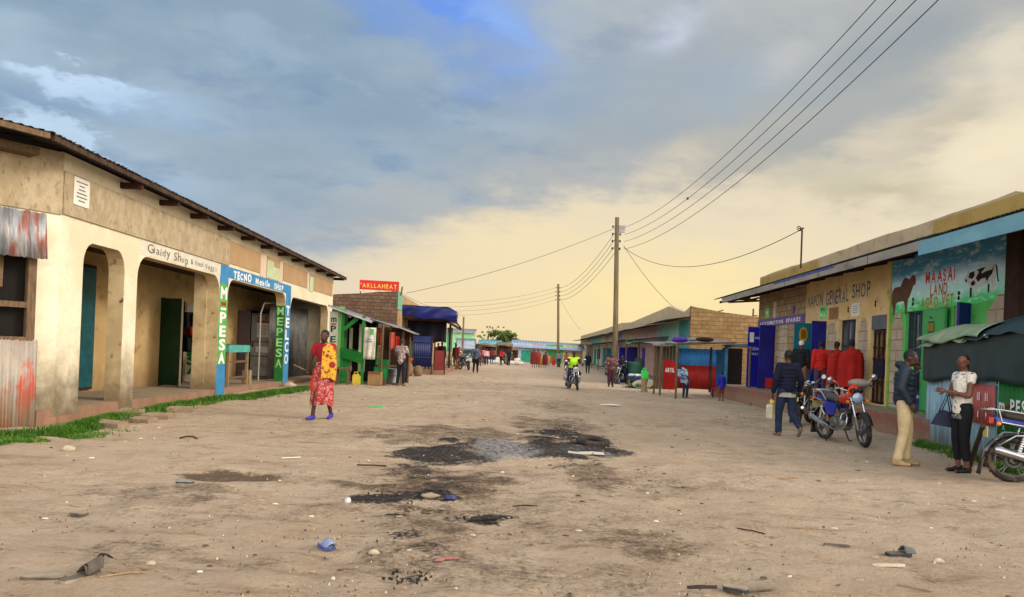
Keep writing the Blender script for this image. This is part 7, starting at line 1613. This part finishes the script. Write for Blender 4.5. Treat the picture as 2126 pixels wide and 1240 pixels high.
shoe(1866, 1154, 8, M('grey_rubber', S(104, 104, 102), S(80, 80, 80), rough=.7), M('dark_rubber', S(58, 58, 58), rough=.8), 'dark grey slipper with a broken strap at the lower right', L=.2)
shoe(1738, 1138, -14, m_leath, m_sole, 'thin brown sole left of the dark grey slipper', strap=False, L=.20)
shoe(165, 1070, -12, m_sole, m_leath, 'small pale sole on the dirt at the far left', strap=False, L=.13)
shoe(385, 1004, 8, M('slate_rubber', S(150, 152, 156), rough=.7), M('dark_rubber', S(58, 58, 58)), 'slate grey sole left of the damp hollow', strap=False, L=.17)
shoe(1528, 1226, -24, m_sole, M('dark_rubber', S(58, 58, 58)), 'cracked pale sole at the lower edge of the dirt', strap=False, L=.16)
rnd = random.Random(11)
def stone(px, py, r, m, label, cat='stone', name='stone', sq=(1, 1, .55), group='stones on the street'):
    c = gp(px, py); mb = MB(); mb.ball(c + UP * r * .25, (r * sq[0], r * sq[1], r * sq[2]), m, 10, 7, jit=.16, rnd=rnd); return single(name, mb, label, cat, group)
stone(777, 1149, .036, m_rock, 'pale oval stone right of the blue flip flop', sq=(1.2, .8, .6)); stone(893, 1034, .075, m_slab, 'flat tan stone in the small scorched patch', sq=(1.3, .8, .45)); stone(1947, 1167, .036, m_rock, 'pale stone right of the dark grey slipper', sq=(1.3, .8, .6)); stone(143, 935, .08, m_rock, 'white lump near the grass at the left'); stone(600, 803, .2, m_rock, 'white rock at the foot of the last blue pillar', sq=(1.2, .8, .55)); stone(314, 1172, .03, m_rock, 'small knobbly white stone right of the leather sandals'); stone(1570, 842, .16, m_slab, 'grey stone by the corner of the red step')
for k, (px, py, w, h, a, lb) in enumerate(((222, 886, .8, .22, -25, 'long stone slab lying in the roadside grass'), (275, 862, .4, .3, 10, 'square stone slab next to the arcade plinth'), (330, 870, .55, .28, -10, 'stone slab right of the long one in the grass'), (300, 878, .5, .22, -30, 'broken slab edge facing the street'), (375, 855, .45, .25, 5, 'last stone slab before the white sign arch'), (255, 858, .34, .28, 40, 'small tilted slab against the plinth'))):
    c = gp(px, py); mb = MB(); q = Matrix.Rotation(R(a), 3, 'Z') @ Matrix.Rotation(R(7), 3, 'X'); P = [(-w / 2, -h / 2), (-w * .1, -h * .6), (w / 2, -h * .42), (w * .46, h / 2), (-w * .2, h * .55), (-w * .52, h * .3)]
    mb.prism([c + q @ Vector((x, y, 0)) for x, y in P], q @ Vector((0, 0, .09)), m_slab); single('stone_slab', mb, lb, 'stone slab', 'slabs along the grass')['kind'] = 'thing'
# burnt tyre, card, rags, wrappers, sticks
c = gp(1232, 925); mb = MB(); mb.torus(c + Vector((0, .1, .06)), .22, .06, M('burnt_rubber', S(80, 68, 60), S(46, 42, 42), rough=.9, scale=8), axis=(.05, -.1, 1), n=32, sq=.8); single('burnt_tyre', mb, 'burnt tyre lying at the right end of the ash patch', 'tyre')
def flat_bit(px, py, pts, th, m, name, label, cat, rz=0, bend=.02):
    c = gp(px, py); q = Matrix.Rotation(R(rz), 3, 'Z'); mb = MB()
    mb.prism([c + q @ Vector((x, y, .004 + bend * (math.sin(x * 9) + 1) * .5)) for x, y in pts], (0, 0, th), m); return single(name, mb, label, cat)
flat_bit(1222, 945, [(-.30, .10), (-.1, .0), (.02, -.05), (.05, .0), (.08, -.05), (.22, -.08), (.21, -.02), (.06, .05), (-.18, .06)], .03, m_white_p, 'white_card', 'torn white card on the ash in front of the burnt tyre', 'card')
flat_bit(1265, 842, [(-.3, -.1), (.1, -.2), (.35, 0), (.1, .15), (-.2, .2)], .02, m_paper, 'paper_scrap', 'crumpled white paper flat on the street beyond the tyre', 'paper')
flat_bit(781, 848, [(-.16, -.1), (.05, -.14), (.18, .0), (.02, .12), (-.12, .1)], .03, M('green_wrapper', S(40, 200, 100), rough=.4), 'wrapper', 'bright green wrapper on the street', 'wrapper')
flat_bit(915, 1166, [(-.04, -.03), (.02, -.04), (.03, 0), (.10, .0), (.13, .02), (.03, .03), (-.02, .05)], .008, M('pink_wrapper', S(196, 128, 122), rough=.5), 'wrapper', 'faded pink wrapper below the scorched patches', 'wrapper')
flat_bit(1846, 1180, [(-.11, .03), (-.06, .04), (.03, .02), (.10, .0), (.11, -.012), (.05, -.018), (-.02, .0), (-.07, .005)], .016, M('bleached_bone', S(220, 208, 184), rough=.8), 'bone', 'long bleached bone below the dark grey slipper', 'bone')
flat_bit(1435, 1226, [(-.03, .0), (.04, .012), (.09, .0), (.16, -.006), (.16, -.018), (.06, -.018), (-.015, -.012)], .018, M('dark_driftwood', S(70, 58, 52), rough=.9), 'wood_scrap', 'dark scrap of wood at the lower edge of the dirt', 'wood') 
flat_bit(1560, 1224, [(-.06, .0), (.02, .03), (.12, .02), (.16, -.02), (.05, -.03)], .035, m_sole, 'wood_chip', 'pale wood chip right of the cracked sole', 'wood')
flat_bit(605, 953, [(-.12, .0), (.1, .02), (.12, .01), (-.12, -.012)], .01, m_paper, 'white_strip', 'white strip right of the damp hollow', 'strip')
flat_bit(1635, 997, [(-.12, -.015), (.13, -.005), (.13, .02), (-.12, .015)], .02, m_woodl, 'lath', 'short pale lath in the right half of the street', 'wood')
def curl(px, py, pts, r, m, name, label, cat):
    c = gp(px, py); mb = MB(); mb.tube([c + Vector(p) for p in pts], r, m, 6); return single(name, mb, label, cat)
curl(395, 912, [(-.16, 0, .01), (-.07, .04, .035), (.05, .0, .04), (.15, -.08, .01)], .014, M('burnt_rubber', S(96, 76, 60)), 'rubber_strip', 'curled dark rubber strip on the dirt by the walking woman', 'strip')
curl(1090, 1053, [(-.12, -.03, .01), (.0, .0, .018), (.12, .02, .01)], .009, M('dark_stick', S(62, 50, 44), rough=.9), 'short_stick', 'dark stick right of the small scorched patches', 'stick')
curl(775, 970, [(-.2, .0, .02), (.0, .03, .02), (.16, .0, .02)], .01, m_wood_dk, 'short_stick', 'thin twig left of the big burnt patch', 'stick')
curl(260, 1195, [(-.12, -.08, .01), (.02, .02, .015), (.10, .05, .01)], .006, m_woodl, 'straw', 'pale straw right of the leather sandals', 'straw'); curl(1680, 1100, [(-.2, .02, .01), (.0, -.01, .015), (.2, -.03, .01)], .006, m_woodl, 'straw', 'pale straw in the lower right of the street', 'straw'); curl(1905, 1225, [(-.1, .08, .01), (.06, -.04, .01)], .006, m_woodl, 'straw', 'short straw below the bleached bone', 'straw'); curl(1560, 1105, [(-.1, .08, .01), (.0, .0, .015), (.09, -.08, .01)], .006, m_wood_dk, 'twig', 'brown twig in the middle right of the street', 'twig')
for px, lb in ((1400, 'left of two pale curved scraps on the dirt'), (1425, 'right of two pale curved scraps on the dirt')): curl(px, 1012, [(-.07, .03, .015), (-.04, -.03, .02), (.02, -.04, .02), (.07, .01, .015)], .014, m_sole, 'curved_scrap', lb, 'scrap')
c = gp(722, 1046); mb = MB(); mb.ball(c + UP * .02, (.032, .03, .04), M('white_plastic', S(214, 216, 220)), 10, 8, jit=.2, rnd=rnd); single('plastic_bag', mb, 'scrunched white plastic bag left of the small scorched patch', 'plastic bag')
c = gp(936, 1040); mb = MB(); mb.ball(c + UP * .03, (.06, .05, .03), M('blue_plastic', S(70, 74, 130), S(46, 48, 84), rough=.5), 10, 8, jit=.3, rnd=rnd); single('plastic_bag', mb, 'crushed blue plastic bag at the right of the small scorched patch', 'plastic bag')
c = gp(1003, 1080); mb = MB(); mb.organic([('c', c + Vector((-.10, -.04, .01)), c + Vector((.12, .06, .015)), .02, .016), ('c', c + Vector((-.08, .02, .01)), c + Vector((.05, .0, .02)), .018, .016)], M('char', S(36, 33, 32), S(60, 56, 54), rough=.95, scale=20), .009, 1); single('charred_log', mb, 'charred lump of wood below the scorched patches', 'log')

# grit, stones and shreds too many to count
def scatter():
    rg = np.random.default_rng(21); vs = []; fs = []; mi = []
    mats = [M('grit_pale', S(224, 212, 190), rough=.9, var=.1), M('grit_tan', S(176, 150, 122), rough=.95), M('grit_dark', S(96, 76, 60), rough=.95), M('grit_white', S(232, 230, 224), rough=.8, var=.05)]
    def bit(x, y, sx, sy, sz, a, k):
        z = gz(x, y) + .004; o = len(vs); c, s = math.cos(a), math.sin(a)
        P = [(sx * math.cos(q) * rg.uniform(.7, 1.15), sy * math.sin(q) * rg.uniform(.7, 1.15)) for q in np.linspace(0, 2 * np.pi, 7)[:-1]]
        for (u, v) in P: vs.append((x + u * c - v * s, y + u * s + v * c, z - .008))
        for (u, v) in P: vs.append((x + (u * c - v * s) * .6, y + (u * s + v * c) * .6, z + sz))
        fs.extend([(o + 6, o + 7, o + 8, o + 9, o + 10, o + 11)] + [(o + i, o + (i + 1) % 6, o + 6 + (i + 1) % 6, o + 6 + i) for i in range(6)]); mi.extend([k] * 7)
    for _ in range(8000):
        y = 4.4 + (rg.random() ** 1.9) * 40; x = rg.uniform(-1, 1) * min(9.0, .72 * y + .5)
        if math.sin(x * 1.7 + .6 * y) * math.sin(y * 1.3 - x * .8) + rg.uniform(-.9, .6) < -.2: continue
        if x < -7.0 + .0 * y or x > 8.3: continue
        r = rg.uniform(.002, .0065) * (1 + .045 * y) * (2.4 if rg.random() < .03 else 1)
        bit(x, y, r, r * rg.uniform(.5, 1), r * rg.uniform(.3, .8), rg.uniform(0, 6.3), rg.choice(4, p=[.10, .48, .40, .02]))
    for _ in range(520):                        # flat shreds and chips
        y = 4.6 + (rg.random() ** 1.6) * 36; x = rg.uniform(-1, 1) * min(8.2, .7 * y)
        if x < -6.8: continue
        r = rg.uniform(.010, .034) * (1 + .035 * y); bit(x, y, r, r * rg.uniform(.15, .5), .004, rg.uniform(-.5, .5), rg.choice(4, p=[.16, .38, .40, .06]))
    for px, py, r0, n in ((905, 945, .6, 160), (1160, 930, .8, 200), (810, 1035, .35, 70), (1010, 1078, .2, 40), (845, 1110, .16, 26), (845, 1198, .16, 36), (1060, 930, .6, 60)):
        c = gp(px, py)
        for _ in range(n):
            a, q = rg.uniform(0, 6.3), r0 * math.sqrt(rg.random()); r = rg.uniform(.005, .016); bit(c.x + q * math.cos(a), c.y + q * math.sin(a), r, r * .7, r * .8, a, 4 if rg.random() < .93 else 1)
    me = bpy.data.meshes.new('gravel'); me.from_pydata(vs, [], fs)
    for m in mats + [M('char', S(36, 33, 32))]: me.materials.append(m)
    me.polygons.foreach_set('material_index', mi); o = bpy.data.objects.new('gravel', me); COL.objects.link(o); tag(o, 'small stones and shreds strewn over the trodden dirt', 'gravel', kind='stuff')
scatter()
# grass
m_grass = M('roadside_grass', S(92, 138, 44), S(54, 98, 24), rough=.8, scale=3.2, var=.35, stain=(S(160, 146, 84), .7, 2.6, .56), spec=.2); m_fod = M('cut_fodder', S(60, 120, 44), S(40, 88, 30), rough=.8, scale=3, var=.3)
def grass(name, label, lines, n, h, seed, mat=None, sprawl=.1):
    rg = np.random.default_rng(seed); vs = []; fs = []
    for (pts, w, dens) in lines:
        P = [gp(*p) for p in pts]; L = [(b - a).length for a, b in zip(P[:-1], P[1:])]; T = sum(L)
        cl = [(rg.uniform(0, T), rg.normal(0, w * .5), rg.uniform(.15, .4)) for _ in range(max(4, int(T * 5)))]
        for _ in range(int(n * dens)):
            c = cl[rg.integers(len(cl))]; q = np.clip(c[0] + rg.normal(0, c[2]), 0, T - 1e-3); i = 0; d = q
            while d > L[i]: d -= L[i]; i += 1
            p = P[i].lerp(P[i + 1], d / L[i]); t = (P[i + 1] - P[i]).normalized(); nn = Vector((-t.y, t.x, 0)); off = c[1] + rg.normal(0, w * .22); p = p + nn * off
            z = gz(p.x, p.y) - .01; hh = h * rg.uniform(.35, 1.15) * max(.35, 1 - abs(off) / (w * 1.3)); a = rg.uniform(0, 6.3); ww = rg.uniform(.004, .010) * (1 + .5 * (p.y > 14)); le = rg.uniform(.1, .75) * hh
            dx, dy = math.cos(a), math.sin(a); o = len(vs); bx, by = -dy * ww, dx * ww
            vs += [(p.x - bx, p.y - by, z), (p.x + bx, p.y + by, z), (p.x + bx * .7 + dx * le * .35, p.y + by * .7 + dy * le * .35, z + hh * .6), (p.x - bx * .7 + dx * le * .35, p.y - by * .7 + dy * le * .35, z + hh * .6), (p.x + dx * le, p.y + dy * le, z + hh)]
            fs += [(o, o + 1, o + 2, o + 3), (o + 3, o + 2, o + 4)]
    me = bpy.data.meshes.new(name); me.from_pydata(vs, [], fs); me.materials.append(mat or m_grass); o = bpy.data.objects.new(name, me); COL.objects.link(o); tag(o, label, 'grass', kind='stuff')
grass('grass', 'green grass growing along the foot of the arcade', [([(-60, 912), (60, 905), (150, 893), (235, 872)], .46, 1.3), ([(235, 872), (330, 852), (420, 836), (490, 826)], .45, .42), ([(460, 832), (540, 822), (600, 813), (650, 806)], .5, .5)], 13000, .15, 3)
grass('grass', 'grass tufts at the foot of the tarpaulin kiosk', [([(1912, 922), (1960, 935), (2040, 962), (2130, 990)], .25, .5), ([(1560, 842), (1580, 845)], .15, .08)], 6000, .15, 4)
grass('cut_fodder', 'green fodder heaped on the ground below the pale round basin', [([(1312, 806), (1350, 805)], .6, 1.0)], 2600, .3, 5, m_fod)
# brushed lettering is worn through in places
for _n, _m in _mats.items():
    if 'lettering' in _n and _n != 'lorry_lettering':
        _t = _m.node_tree; _b = _t.nodes['Principled BSDF']; _tc = _t.nodes.new('ShaderNodeTexCoord')
        _set(_t, _b.inputs['Alpha'], sstep(_t, noise(_t, _tc.outputs['Object'], 16, 5, .7), .70, .58, .5, 1.0))
# cloth creases: a soft large-scale bump on every garment
for _n, _m in _mats.items():
    if any(w in _n for w in ('top', 'jacket', 'trousers', 'jeans', 'shuka', 'sweater', 'shirt', 'hoodie', 'joggers', 'wrap', 'spotted', 'jersey', 'scarf', 'dress', 'sackcloth')) and 'parapet' not in _n:
        _t = _m.node_tree; _b = _t.nodes['Principled BSDF']
        if not _b.inputs['Normal'].is_linked:
            _bn = _t.nodes.new('ShaderNodeBump'); _bn.inputs['Strength'].default_value = .8; _bn.inputs['Distance'].default_value = .035
            _tc = _t.nodes.new('ShaderNodeTexCoord'); _mp = _t.nodes.new('ShaderNodeMapping'); _mp.inputs['Scale'].default_value = (1.3, 1.3, .55); _t.links.new(_tc.outputs['Object'], _mp.inputs[0])
            _t.links.new(noise(_t, _mp.outputs[0], 11, 3, .5, 1.2), _bn.inputs['Height']); _t.links.new(_bn.outputs[0], _b.inputs['Normal'])
bpy.data.scenes.remove(TMP)
